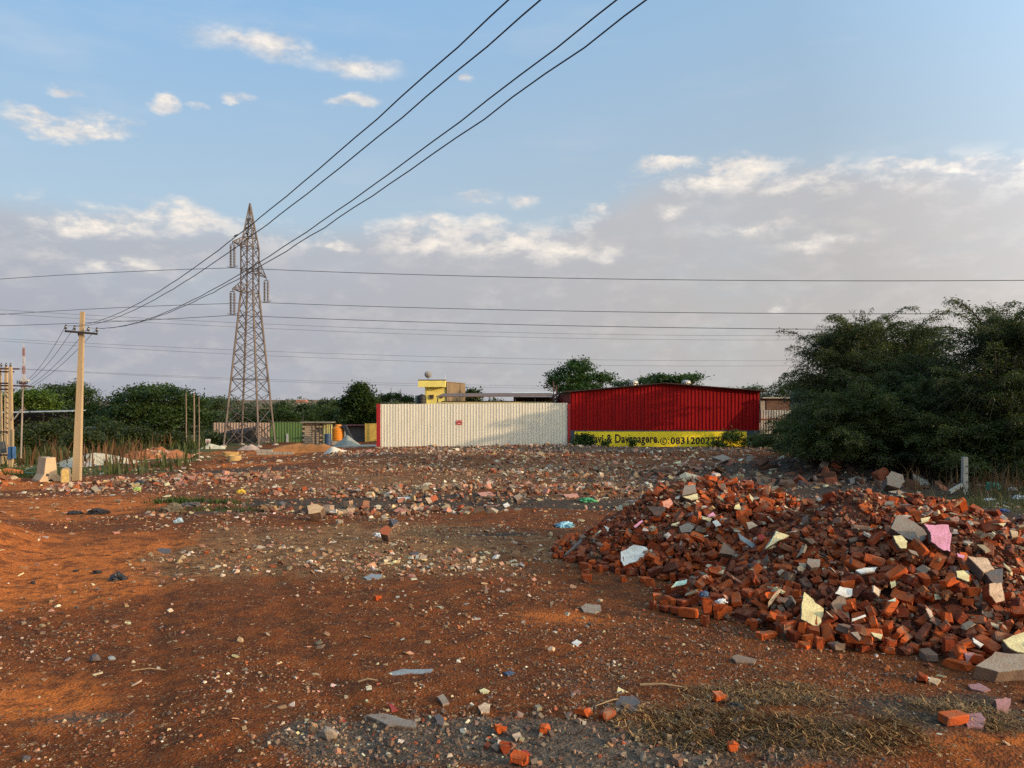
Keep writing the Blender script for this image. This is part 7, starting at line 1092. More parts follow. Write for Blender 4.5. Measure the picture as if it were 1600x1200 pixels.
for i in range(4):
    D1 = 7.5; bpt = Vector(((TOPX[i] - 800) / F * D1, D1, CZ + HY / F * D1)); q = CH[i]
    wire(insp[i], bpt, q[0], q[1], .0085, f'{wl[i]} of the four thick wires sweeping up over the camera from the concrete pole', 'thick wires from the concrete pole', M_wire2, 0, 1.36, 70, wob=.006 if i != 3 else .012)
e2 = copy_tree(upole); e2.location = (6.9, -2.0, 1.4); e2['label'] = 'concrete pole beside the camera that carries the thick wires on'; 

# transformer structure at the left edge
TD2 = 41.
e = empty('transformer_structure', (X(10, TD2), TD2, gz(X(10, TD2), TD2)), 'group of concrete poles with steel channels and blue painted feet at the left edge', 'transformer poles')
e0 = Vector(e.location); q = lambda px, py, D=TD2: Q(px, py, D) - e0
for px0, px1, pt, pb, w1, w0, D in ((17.2, 16.6, 573, 728, .14, .20, 40.5), (10.2, 9.5, 573, 722, .13, .17, 43.), (.5, -1., 577, 722, .16, .20, 41.)):
    MB().beam(q(px0, pb + 3, D), q(px1, pt, D), w0 * 1.1, w0 * .9, w1).build('pole', M_pole, e)
for px, pt, pb in ((17.5, 698, 717), (21, 698, 716)): MB().box(q(px, (pt + pb) / 2, 40.2), (.22 if px < 20 else .10, .26, .62)).build('blue_band', mat('blue_paint', (.035, .10, .24), .7, var=.3), e)
MB().beam(q(20.2, 671, 40.4), q(20.2, 700, 40.4), .08, .08).build('conduit', M_pole, e)
for y, x0, x1 in ((576.5, -30, 30), (581, -30, 22), (599, -30, 15), (603, -30, 45), (608.5, -30, 23), (675, -30, 20), (711, -30, 12)): MB().beam(q(x0, y + (x1 - x0) * -.01, 40.8), q(x1, y, 40.8), .06, .08).build('channel', mat('rusty_channel', (.07, .035, .03), .8, var=.3), e)
MB().beam(q(3, 690, 40.6), q(6, 708, 40.6), .20, .2).build('switch_box', mat('grey_box', (.08, .085, .09), .6), e)
for px in (9.5, 16.5, 2): link('insulator', im, None, e, q(px, 574, 41))
for k in range(9): MB().beam(q(9.5, 612 + 8 * k, 42.5), q(15.5, 616 + 8 * k, 42.), .035, .035).build('ladder_brace', MATS['rusty_channel'], e)
MB().beam(q(22, 655, 40.3), q(33, 640, 40.3), .05, .05).build('stay', MATS['galvanised'], e)
e = empty('isolator_post', (X(33.5, 42), 42, gz(X(33.5, 42), 42)), 'thin pole topped by a box of insulators, right of the concrete pole group', 'isolator pole')
e0 = Vector(e.location); q = lambda px, py, D=42.: Q(px, py, D) - e0
MB().tube([q(32.6, 716), q(35.6, 606)], .05, 8, .04).build('pole', mat('grey_pole', (.26, .22, .19), .8), e)
MB().beam(q(22, 602.5), q(50, 604), .07, .08).build('cross_arm', MATS['rusty_channel'], e); MB().box(q(38.5, 594.5), (.42, .2, .07)).build('plate', mat('pale_plate', (.5, .45, .36), .7), e); MB().box(q(36, 599), (.28, .15, .12)).build('switch_gear', MATS['rusty_channel'], e)
for px in (27, 30, 33, 39, 42.5): MB().lathe([(.015, 0), (.035, .03), (.02, .06), (.035, .09), (.02, .12), (.035, .15), (.015, .2)], 10, q(px, 600)).build('insulator', MATS['pin_porcelain'], e)
MB().beam(q(36, 607), q(30.5, 622, 41.8), .04, .04).build('stay', M_dark, e)
for i in range(4):
    endp = (Q(45, 592, 42), Q(48, 594, 42), Q(47, 602, 42), Q(50, 604, 42))[i]
    wire(insp[i], endp, 0, 0, .010, f'{wl[i]} of the four wires dropping from the concrete pole to the isolator pole', 'wires down to the isolator pole', M_wire2, sagz=.9, n=20)
e = empty('telecom_mast', (X(37, 300), 300, gz(X(37, 300), 300)), 'distant red and white lattice telecom mast above the left trees', 'telecom mast')
zt = Zp(543, 300) - e.location.z; Mw = mat('hazy_mast_white', (.42, .40, .42), .6); Mrd = mat('hazy_mast_red', (.26, .14, .13), .6)  # red and white greyed to put distance haze into the colour
for k in range(9):
    z0, z1 = zt * k / 9, zt * (k + 1) / 9; g = MB(); w0, w1 = .62 - .04 * k, .62 - .04 * (k + 1)
    for sx, sy in ((-1, -1), (1, -1), (1, 1), (-1, 1)):
        g.beam((sx * w0, sy * w0, z0), (sx * w1, sy * w1, z1), .12); g.beam((sx * w0, sy * w0, z0), (-sy * w1, sx * w1, z1), .09); g.beam((-sy * w0, sx * w0, z0), (sx * w1, sy * w1, z1), .09)
    g.build('mast_section', (Mrd, Mw)[k % 2], e)
MB().beam((0, 0, zt), (0, 0, zt + 2), .2).build('tip_rod', Mw, e)
for px, pt, pb, r, D, lab in ((290.8, 614, 677, .055, 62, 'leftmost of the three thin poles beside the broad tree'), (303.2, 614, 690, .075, 60, 'thickest, middle one of the three thin poles beside the broad tree'), (311, 620, 716, .04, 48, 'thinnest, rightmost of the three thin poles beside the broad tree')):
    base = Q(px, pb, D); base.z = min(base.z, gz(base.x, D)); tag(MB().tube([Vector((0, 0, 0)), Q(px + .3, (pt + pb) / 2, D) - base, Q(px - .2, pt, D) - base], r, 8, r * .7).build('thin_pole', mat('weathered_pole', (.20, .15, .11), .9, var=.3), None, base), lab, 'pole', 'thin poles beside the broad tree')

# concrete road barrier, milestone, hose
BD = 33.2; bz = gz(X(74, BD), BD)
e = empty('road_barrier', (X(74, BD), BD, bz), 'short piece of concrete road barrier with flared foot, left of the concrete pole', 'road barrier', None, R(52))
prof = [(-.47, 0), (-.47, .10), (-.28, .34), (-.20, 1.04), (.20, 1.04), (.28, .34), (.47, .10), (.47, 0), (.14, 0), (.0, .14), (-.14, 0)]
MB().prism([Vector((x * .92, -.36, z)) for x, z in prof], (0, .82, 0)).build('body', mat('barrier_concrete', (.46, .33, .21), .9, var=.22, scale=2, bump=.3), e)
g = MB().lathe([(.06, 0), (.06, .012)], 14); g.v = [(x - .0 + -.14, -.362 - z, y + .30) for x, y, z in g.v]; g.build('dark_hole_disc', MATS['black_coping'], e)  # black disc on the end face paints the dark inside of a hole
MD = 32.6; e = empty('milestone', (X(102, MD), MD, gz(X(102, MD), MD)), 'round topped stone marker with a faded yellow face, between barrier and pole', 'marker stone', None, R(25))
ar = [Vector((-.17, 0, -.1)), Vector((.17, 0, -.1)), Vector((.17, 0, .48))] + [Vector((.17 * math.cos(a), 0, .48 + .15 * math.sin(a))) for a in np.linspace(.3, math.pi - .3, 6)] + [Vector((-.17, 0, .48))]
MB().prism(ar, (0, .42, 0)).build('body', mat('grey_stone', (.26, .21, .16), .95, var=.3), e)
MB().prism([p * .82 + Vector((0, -.01, .06)) for p in ar], (0, .009, 0)).build('painted_face', mat('faded_yellow', (.52, .36, .13), .8, var=.35, scale=8), e)
o0 = Q(46, 734, 33.5); g = MB(); g.tube([Q(38, 735.5, 34) - o0, Q(44, 733.5, 34) - o0, Q(52, 732, 33.4) - o0, Q(60, 731.4, 33.6) - o0], .03, 8); g.tube([Q(40, 738.5, 33.8) - o0, Q(48, 739, 33.5) - o0, Q(56, 737.5, 33.5) - o0], .03, 8)
tag(g.build('hose', mat('green_hose', (.13, .24, .18), .5), None, o0), 'loops of green hose lying left of the concrete barrier', 'hose')

# ------------------------------------------------------------------ trees and weeds
M_bark = mat('bark', (.075, .055, .04), .95, var=.35, scale=3, bump=.5)
L_dark = leafmat('leaf_rain_tree', (.010, .022, .004), (.042, .068, .011)); L_mid = leafmat('leaf_mid', (.013, .027, .006), (.050, .076, .014))
L_feather = leafmat('leaf_feathery', (.007, .014, .004), (.062, .082, .016), .3); L_weed = leafmat('leaf_weed', (.015, .027, .007), (.066, .076, .020), .3)
L_dry = leafmat('dry_grass', (.13, .058, .020), (.52, .31, .12), .2); L_far = leafmat('leaf_far', (.022, .038, .016), (.055, .075, .028))
def unit(n):
    v = RNG.normal(size=(n, 3)); return v / np.linalg.norm(v, axis=1, keepdims=True)
def leafquads(c, size, tint, asp=.55, up=.5, droop=None, dirs=None, fold=True):
    """leaf-sized pointed faces at the points c"""
    n = len(c); nr = unit(n); nr[:, 2] = np.abs(nr[:, 2]) + up; nr /= np.linalg.norm(nr, axis=1, keepdims=True)
    d = unit(n) if dirs is None else dirs + .35 * unit(n)
    u = d - (d * nr).sum(1, keepdims=True) * nr; u /= np.maximum(np.linalg.norm(u, axis=1, keepdims=True), 1e-6); w = np.cross(nr, u)
    s = size[:, None]
    v = np.stack([c, c + u * s * .45 + w * s * asp * .5, c + u * s, c + u * s * .5 - w * s * asp * .5], 1)
    return v.reshape(-1, 3), (np.arange(n)[:, None] * 4 + np.arange(4)[None]), np.repeat(tint, 4)
def crown_points(lobes, nclump, per, cr, flat=.55, shell=(.62, 1.04)):
    L = np.array(lobes, float); vol = (L[:, 3] * L[:, 4] + L[:, 3] * L[:, 5]); pick = RNG.choice(len(L), nclump, p=vol / vol.sum()); l = L[pick]
    d = unit(nclump); d[:, 2] = np.where(d[:, 2] < -.35, -d[:, 2], d[:, 2]); r = RNG.uniform(*shell, nclump)
    c = l[:, :3] + d * l[:, 3:6] * r[:, None]; tc = RNG.random(nclump)
    rr = cr * RNG.uniform(.6, 1.3, nclump)
    pts = np.repeat(c, per, 0) + RNG.normal(0, 1, (nclump * per, 3)) * np.repeat(rr, per)[:, None] * np.array([.5, .5, .5 * flat])
    big = fbm(pts[:, 0] * .7 + pts[:, 1] * .3, pts[:, 2] * .9, 2, 71) * 1.1
    return pts, np.clip(.55 * np.repeat(tc, per) + .4 * RNG.random(nclump * per) + big, 0, 1)
def trunk_mesh(base, lobes, r0, fork=.35, n=8):
    g = MB(); base = Vector(base); cen = Vector(np.mean([l[:3] for l in lobes], 0).tolist()); top = base.lerp(cen, fork); top.x = base.x + (cen.x - base.x) * .3; top.y = base.y
    mid = base.lerp(top, .5) + Vector((random.uniform(-.1, .1), 0, 0)); g.tube([base + Vector((0, 0, -.3)), base, mid, top], r0, n, r0 * .72)
    for l in lobes:
        c = Vector(l[:3]); m = top.lerp(c, .5) + Vector((random.uniform(-.2, .2), random.uniform(-.2, .2), -.1 * l[5])); g.tube([top, m, c], r0 * .5, 6, r0 * .12)
        for k in range(4):
            d = Vector((random.uniform(-1, 1) * l[3], random.uniform(-1, 1) * l[4], random.uniform(.0, .9) * l[5])) * .8; g.tube([m.lerp(c, .6), c + d * .5 + Vector((0, 0, -.1)), c + d], r0 * .16, 4, r0 * .04)
    return g
def tree(name, base, lobes, lab, m, nclump, per, cr, leaf, r0=.2, flat=.55, cat='tree', group=None, asp=.6, shell=(.62, 1.04), fork=.35, part='crown'):
    """lobes are given in world space"""
    b = Vector(base); lb = [(l[0] - b.x, l[1] - b.y, l[2] - b.z, *l[3:]) for l in lobes]
    e = empty(name, b, lab, cat, group)
    if r0: trunk_mesh((0, 0, 0), lb, r0, fork).build('trunk', M_bark, e)
    p, t = crown_points(lb, nclump, per, cr, flat, shell); v, f, tt = leafquads(p, leaf * RNG.uniform(.6, 1.3, len(p)), t, asp)
    link(part, bigmesh(part, v, [f], tint=tt), m, e); return e
def PL(px, py, D, rpx, rpy, ry=None): s = D / F; return (*Q(px, py, D), rpx * s, (ry if ry else rpx * s), rpy * s)
def base_at(px, D): return (X(px, D), D, gz(X(px, D), D))
# broad tree on the left and its neighbours
tree('broad_tree', base_at(238, 95), [PL(205, 640, 93, 48, 30), PL(250, 632, 92, 60, 28), PL(295, 645, 94, 40, 27), PL(225, 655, 90, 62, 24), PL(275, 662, 91, 58, 22), PL(185, 660, 93, 30, 26), PL(325, 668, 92, 34, 24), PL(240, 618, 95, 45, 14), PL(205, 680, 90, 40, 18), PL(290, 684, 90, 44, 16)],
     'broad dark domed tree, the widest crown left of the lattice tower', L_dark, 700, 34, 1.1, .34, .45, .5)
tree('feathery_tree', base_at(112, 98), [PL(100, 622, 98, 32, 18), PL(128, 626, 97, 26, 20), PL(85, 640, 96, 24, 20), PL(112, 650, 95, 40, 20), PL(140, 655, 96, 22, 22), PL(118, 606, 99, 14, 7), PL(85, 608, 99, 16, 7)],
     'lighter feathery tree behind the concrete pole', L_mid, 420, 30, 1.0, .28, .25, .5)
tree('bushy_tree', base_at(45, 90), [PL(30, 632, 90, 30, 18), PL(62, 630, 89, 26, 18), PL(45, 622, 90, 26, 12), PL(10, 636, 91, 22, 18), PL(72, 645, 90, 22, 16)],
     'bright green bushy tree above the white roof of the open shed', leafmat('leaf_bright', (.022, .048, .008), (.10, .15, .022)), 300, 28, .9, .3, .2, .5)
tree('round_tree', base_at(566, 72), [PL(562, 628, 72, 22, 22), PL(575, 640, 71, 17, 20), PL(550, 645, 72, 17, 20), PL(563, 612, 72, 12, 12), PL(580, 655, 72, 12, 14), PL(556, 660, 71, 16, 14), PL(545, 632, 72, 12, 12)],
     'dense round tree at the left end of the cream fence', L_dark, 420, 32, .65, .24, .18, .7)
tree('leafy_tree', base_at(903, 78), [PL(900, 582, 78, 26, 13), PL(885, 600, 77, 30, 15), PL(925, 596, 78, 32, 12), PL(905, 612, 77, 42, 12), PL(905, 572, 79, 16, 9), PL(865, 590, 78, 12, 10), PL(945, 590, 78, 14, 6), PL(900, 628, 78, 34, 12)],
     'tall dark leafy tree behind the left end of the red shed', leafmat('leaf_glossy', (.014, .034, .008), (.045, .085, .016)), 400, 34, .75, .26, .25, .5)
tree('flat_topped_tree', base_at(1050, 74), [PL(1060, 594, 74, 36, 5), PL(1010, 598, 74, 34, 6), PL(1085, 590, 74, 18, 4.5), PL(1035, 590, 74, 20, 3), PL(975, 602, 74, 18, 5), PL(1050, 606, 75, 50, 8)],
     'flat topped tree showing over the ridge of the red shed', MATS['leaf_glossy'], 260, 34, .7, .24, .2, .35, shell=(.4, 1.02))
tree('scrubby_tree', base_at(1230, 84), [PL(1235, 612, 84, 22, 12), PL(1215, 622, 84, 20, 12), PL(1190, 628, 86, 22, 14), PL(1165, 622, 88, 20, 14), PL(1250, 605, 84, 14, 8), PL(1180, 614, 87, 24, 8)],
     'thin scrubby tree line behind the right end of the red shed', L_mid, 230, 24, .8, .22, .15, .6)
for i, (px, py, D, rx, ry, lab) in enumerate(((600, 624, 84, 8, 5, 'small shrub on the annexe roof, left one'), (617, 622, 84, 13, 7, 'spreading shrub in the middle of the annexe roof'), (636, 625, 84, 10, 5, 'low shrub on the annexe roof beside the green pillar'))):
    tree('terrace_shrub', (X(px, D), D, Zp(632, D)), [PL(px, py, D, rx, ry)], lab, L_mid, 46, 26, .35, .2, .06, .8, 'shrub', 'shrubs on the annexe roof')
MIDT = [(395, 652, 112, 34, 18), (440, 655, 105, 26, 16), (505, 650, 120, 26, 16), (545, 652, 118, 22, 16), (482, 657, 108, 18, 12), (150, 670, 84, 22, 14)]
LM = ['dark tree behind the middle of the pinkish fence', 'dark bushy tree behind the green fence', 'grey green tree behind the block shed', 'grey green tree behind the orange water tank', 'small bush over the corner of the green fence', 'bush behind the small grey hut']
for (px, py, D, rx, ry), lab in zip(MIDT, LM):
    tree('mid_tree' if D > 100 else 'bush', base_at(px, D), [PL(px, py, D, rx, ry), PL(px - rx * .5, py + 6, D, rx * .6, ry * .8), PL(px + rx * .5, py + 5, D, rx * .6, ry * .8), PL(px, py + ry * .9, D, rx * .9, ry * .7)], lab, L_mid if D > 115 else L_dark, 170, 26, .85, .3, .18, .6)
# trees along the skyline: the nearer ones each, the farther wood as one mass
sky = [(512, 638, 190, 15, 12), (536, 640, 210, 14, 10), (440, 640, 220, 10, 11), (340, 634, 260, 14, 8), (235, 628, 300, 12, 6), (322, 632, 280, 16, 8), (737, 618, 160, 8, 4), (475, 640, 230, 12, 9), (1110, 640, 200, 16, 8)]
pos = ['right of the brown field', 'behind the round tree', 'left of the brown field', 'left of the tower', 'above the broad tree', 'just left of the tower foot panel', 'right of the yellow house', 'in front of the brown field', 'behind the red shed']
for (px, py, D, rx, ry), w in zip(sky, pos):
    tree('skyline_tree', base_at(px, D), [PL(px, py, D, rx, ry), PL(px + rx * .6, py + 3, D, rx * .7, ry * .7), PL(px - rx * .6, py + 3, D, rx * .7, ry * .7)], 'distant rounded tree on the skyline ' + w, L_far, 90, 20, 1.6, .62, .25, .7)
P_ = []; T_ = []
for (D, n, h) in ((240, 90, 5), (330, 150, 6.5), (460, 220, 8), (650, 260, 10), (950, 300, 12)):
    xs = RNG.uniform(-.82, .82, n) * D; ys = D * RNG.uniform(.88, 1.15, n)
    ok = (fbm(xs / D * 9, ys / D * 9, 3, int(D)) + .5 > .40) & ~((np.abs(xs / ys + .272) < .016) & (ys < 700)); xs, ys = xs[ok], ys[ok]; n = len(xs)
    z = ground(xs, ys); hh = h * RNG.uniform(.5, 1.15, n); w = hh * RNG.uniform(.7, 1.4, n)
    per = 70; d = unit(n * per); d[:, 2] = np.abs(d[:, 2]); c = np.repeat(np.c_[xs, ys, z + hh * .15], per, 0) + d * np.repeat(np.c_[w * .75, w * .75, hh * .85], per, 0) * RNG.uniform(.6, 1, (n * per, 1))
    P_.append((c, np.repeat(hh * .22, per), np.repeat(RNG.random(n), per) * .6 + .4 * RNG.random(n * per)))
c = np.concatenate([p[0] for p in P_]); s = np.concatenate([p[1] for p in P_]); t = np.concatenate([p[2] for p in P_]); v, f, tt = leafquads(c, s * RNG.uniform(.7, 1.3, len(s)), t, .8, .3)
tag(link('far_woods', bigmesh('far_woods', v, [f], tint=tt), L_far), kind='stuff')
e = empty('far_farmhouse', (X(472, 420), 420, gz(X(472, 420), 420)), 'tiny farmhouse with a reddish roof on the far ridge, right of the tower', 'house'); zt = Zp(625.5, 420) - e.location.z
MB().box((0, 0, zt / 2 - .6), (5.5, 4, zt - 1.0)).build('wall', mat('far_wall', (.40, .36, .32), .9), e); MB().prism([(-3.2, -2.4, zt - 1.1), (3.2, -2.4, zt - 1.1), (2.2, -2.4, zt + .3), (-2.2, -2.4, zt + .3)], (0, 4.8, 0)).build('roof', mat('far_roof', (.30, .13, .09), .9), e)

# thorn trees with arching feathery sprays
def thorn_tree(base, lobes, nspray, lab, r0=.16, leaf=.095, group='dark thorn trees on the right', nl=44, sl=1.25, name='thorn_tree', droop=.55, gaps=1., arch=110):
    b = Vector(base); L = np.array([(l[0] - b.x, l[1] - b.y, l[2] - b.z, *l[3:]) for l in lobes]); e = empty(name, b, lab, 'tree', group)
    g = trunk_mesh((0, 0, 0), L.tolist(), r0, .3, 7)
    vol = L[:, 3] * L[:, 5] + L[:, 3] * L[:, 4]; pick = RNG.choice(len(L), nspray, p=vol / vol.sum()); l = L[pick]; d = unit(nspray); d[:, 2] = np.where((d[:, 2] < -.2) & (RNG.random(nspray) < .6), -d[:, 2] * .6, d[:, 2])
    rad = RNG.uniform(.25, .74, nspray) ** .7
    st = l[:, :3] + d * l[:, 3:6] * rad[:, None]; ln = sl * RNG.uniform(.5, 1.3, nspray); tc = RNG.random(nspray)
    hole = fbm(st[:, 0] * .75 + st[:, 1] * .2, st[:, 2] * .95, 3, int(abs(b.x * 7))) < -.055 * gaps; keep_ = ~hole | (RNG.random(nspray) < .25); st, ln, tc, d, l = st[keep_], ln[keep_], tc[keep_], d[keep_], l[keep_]; nspray = len(st)
    out = d * np.array([1, 1, .55]) + np.array([0, 0, .35]) + .35 * unit(nspray); out /= np.linalg.norm(out, axis=1, keepdims=True)
    # long arching boughs round the outside, each feathered with short sprays
    nb = arch; pk = RNG.choice(len(L), nb, p=vol / vol.sum()); db = unit(nb); db[:, 2] = np.abs(db[:, 2]) * .9 - .1; sb = L[pk][:, :3] + db * L[pk][:, 3:6] * .72; ob = db * np.array([1, 1, .5]) + np.array([0, 0, .5]); ob /= np.linalg.norm(ob, axis=1, keepdims=True); lb_ = RNG.uniform(1., 2.1, nb) * sl
    ns = 15; tq = np.tile(np.linspace(.12, 1, ns), nb); SB, OB, LB = np.repeat(sb, ns, 0), np.repeat(ob, ns, 0), np.repeat(lb_, ns); pb_ = SB + OB * (tq * LB)[:, None]; pb_[:, 2] -= .42 * LB * tq ** 2
    tg = OB.copy(); tg[:, 2] -= .84 * tq; sd = np.cross(tg, np.array([0, 0, 1.])); sd /= np.maximum(np.linalg.norm(sd, axis=1, keepdims=True), 1e-6); sd *= np.where(np.arange(len(tq)) % 2 == 0, 1, -1)[:, None]
    o2 = tg * .8 + sd * .7 + .3 * unit(len(tq)); o2 /= np.linalg.norm(o2, axis=1, keepdims=True)
    st = np.concatenate([st, pb_]); out = np.concatenate([out, o2]); ln = np.concatenate([ln, RNG.uniform(.3, .62, len(tq)) * (1.1 - .4 * tq)]); tc = np.concatenate([tc, np.repeat(RNG.random(nb), ns)]); nspray = len(st)
    for i in range(nb):
        g.tube([Vector((sb[i] + ob[i] * lb_[i] * q - np.array([0, 0, .42 * lb_[i] * q * q])).tolist()) for q in (0, .35, .7, 1.)], .022, 4, .006)
    nl2 = nl // 2; nls = np.concatenate([np.full(nspray - len(tq), nl), np.full(len(tq), nl2)]); rep = lambda a_: np.repeat(a_, nls, 0)
    tt = np.concatenate([np.tile(np.linspace(.05, 1, nl), nspray - len(tq)), np.tile(np.linspace(.05, 1, nl2), len(tq))]); S = rep(st); O = rep(out); LN = rep(ln)
    path = S + O * (tt * LN)[:, None]; path[:, 2] -= droop * LN * tt ** 2
    tang = O.copy(); tang[:, 2] -= 2 * droop * tt
    side = np.cross(tang, np.array([0, 0, 1.])); side /= np.maximum(np.linalg.norm(side, axis=1, keepdims=True), 1e-6); sg = np.where(np.arange(len(tt)) % 2 == 0, 1, -1)[:, None]
    p = path + RNG.normal(0, .05, path.shape) + side * sg * .03
    tint = np.clip(.5 * rep(tc) + .3 * (rep(np.arange(nspray)) >= nspray - len(tq)) + .4 * RNG.random(len(tt)) + 1.6 * fbm(p[:, 0] * .8 + p[:, 1] * .4, p[:, 2] * 1.1, 3, 73), 0, 1); dirs = side * sg + .5 * tang + np.array([0, 0, -.35])
    v, f, t2 = leafquads(p, leaf * RNG.uniform(.6, 1.5, len(p)) * (1.15 - .45 * tt), tint, .34, .1, dirs=dirs)
    link('crown', bigmesh('crown', v, [f], tint=t2), L_feather, e)
    q = np.linspace(0, 1, 5)
    k3 = np.array([[1, 0, 0], [-.5, .87, 0], [-.5, -.87, 0]]) * .008
    V = []; 
    for s_ in range(5):
        pp = st + out * (q[s_] * ln)[:, None]; pp[:, 2] -= droop * ln * q[s_] ** 2; V.append(pp[:, None, :] + k3[None] * (1.3 - q[s_] * .9))
    V = np.stack(V, 1).reshape(nspray, 15, 3); fs = np.array([(a * 3 + j, a * 3 + (j + 1) % 3, a * 3 + 3 + (j + 1) % 3, a * 3 + 3 + j) for a in range(4) for j in range(3)])
    link('twigs', bigmesh('twigs', V.reshape(-1, 3), [(np.arange(nspray)[:, None, None] * 15 + fs[None]).reshape(-1, 4)]), M_bark, e)
    g.build('trunk', M_bark, e); return e
thorn_tree(base_at(1370, 33.5), [PL(1345, 540, 33, 58, 42), PL(1300, 570, 33, 38, 48), PL(1400, 545, 33, 55, 42), PL(1350, 600, 32, 70, 40), PL(1430, 590, 32, 50, 50), PL(1290, 625, 33, 40, 30), PL(1340, 655, 32, 70, 34)], 2300, 'thorn tree with a ragged rounded top, leftmost of the tall dark thorn trees', .2)
thorn_tree(base_at(1480, 30), [PL(1465, 610, 30, 55, 44), PL(1440, 640, 29, 70, 48), PL(1530, 590, 30, 44, 44), PL(1500, 660, 28.5, 70, 40), PL(1450, 700, 28.5, 70, 30), PL(1530, 700, 29, 60, 30)], 2200, 'low spreading thorn tree filling the gap between the two tall thorn trees', .18)
t3 = thorn_tree(base_at(1590, 27), [PL(1560, 532, 27, 56, 42), PL(1610, 560, 27, 80, 60), PL(1560, 620, 26, 80, 60), PL(1640, 620, 27, 70, 70), PL(1600, 680, 25.5, 90, 40), PL(1590, 720, 25.5, 70, 30)], 2400, 'tallest thorn tree, cut off by the right edge of the photo', .22)
thorn_tree(base_at(1365, 28.5), [PL(1350, 650, 28.5, 70, 34), PL(1300, 690, 28.5, 60, 30), PL(1400, 680, 28, 70, 36), PL(1450, 700, 27.5, 50, 30), PL(1340, 712, 28, 70, 22)], 2000, 'low thorn bush bulging forward at the foot of the left thorn tree', .1, sl=.9, droop=.35)
thorn_tree(base_at(1530, 26), [PL(1500, 690, 26, 60, 34), PL(1570, 700, 25.5, 60, 36), PL(1620, 690, 25, 50, 50), PL(1540, 730, 25, 60, 22)], 1500, 'low thorn bush behind the small concrete fence post', .08, sl=.8, droop=.35)
thorn_tree(base_at(1245, 42), [PL(1250, 685, 42, 24, 20), PL(1225, 696, 42, 14, 10), PL(1285, 665, 41, 26, 32), PL(1270, 705, 40, 28, 14)], 800, 'thorn bush growing against the pale fence right of the painted wall', .08, sl=.9, droop=.3)
for i, (x, y, s, rz) in enumerate(((22.5, 17.5, .9, .8), (22., 9.5, .8, 2.1), (23., 2., .85, 4.), (22.5, -5.5, .75, 5.2), (27, 24, 1.1, 3.0), (24, 30, 1.1, .9), (28, 37, 1.1, 2.2), (23, -13, .75, 1.))):
    c = copy_tree(t3); c.location = (x, y, -.15); c.rotation_euler = (0, 0, rz); c.scale = (s, s, s); c['label'] = 'thorn tree standing outside the right edge of the photo'; c['group'] = 'thorn trees outside the photo'
thorn_tree(base_at(1340, 46), [PL(1345, 565, 46, 44, 34), PL(1325, 600, 46, 34, 30), PL(1385, 560, 46, 44, 40), PL(1350, 620, 46, 60, 40), PL(1400, 600, 45, 40, 50)], 1500, 'tall thorn tree mostly hidden behind the leftmost thorn tree', .2, sl=1.6, leaf=.14)
thorn_tree(base_at(1430, 39), [PL(1400, 690, 38, 60, 34), PL(1470, 690, 38, 60, 40), PL(1540, 690, 38, 60, 44), PL(1620, 690, 38, 60, 50), PL(1330, 700, 38, 50, 26)], 1400, 'long low thorn thicket filling the gaps under the thorn trees', .08, sl=1.4, leaf=.15)
# leafy bushes before the painted wall
for px, py, D, rx, ry, lab, n in ((912, 690, 53.2, 16, 11, 'dark bush hiding the first letters on the yellow wall', 90), (988, 692, 53.2, 8, 8, 'small dark weed in front of the lettering on the yellow wall', 12), (1140, 682, 53, 17, 14, 'leafy bush over the last digits of the phone number', 42), (1120, 694, 53, 14, 9, 'low bush under the last digits of the phone number', 30), (1160, 690, 52.8, 9, 10, 'straggly bush at the right end of the yellow panel', 16), (1188, 692, 52.5, 22, 14, 'bush at the right corner of the painted wall', 90), (944, 694, 53.1, 7, 7, 'tiny weed under the word ending before the ampersand', 16)):
    tree('wall_bush', base_at(px, D), [PL(px, py, D, rx, ry, .35), PL(px + rx * .3, py + ry * .5, D, rx * .8, ry * .6, .3)], lab, leafmat('leaf_bush', (.014, .032, .010), (.075, .12, .03)), n, 26, .28, .15, .035, .9, 'bush', 'bushes before the painted wall', shell=(.2, 1.1))
for i, (px, py, D, rx, ry) in enumerate(((95, 672, 64, 22, 14), (60, 680, 58, 26, 14), (170, 678, 66, 26, 12), (212, 684, 60, 22, 10), (30, 690, 55, 20, 12), (128, 690, 55, 24, 10), (330, 690, 66, 16, 8), (262, 690, 62, 22, 9))):
    tree('weed_bush', base_at(px, D), [PL(px, py, D, rx, ry), PL(px + rx * .7, py + 4, D, rx * .6, ry * .7)], ('bush under the white roof of the open shed', 'bush right of the isolator pole', 'bush before the small grey hut', 'bush below the left side of the broad tree', 'bush between the pole group and the isolator pole', 'bush just right of the concrete pole', 'bush behind the white notice board', 'bush behind the orange rubble heap')[i], L_weed, 120, 26, .7, .22, .05, .8, 'bush', 'bushes in the left weeds')
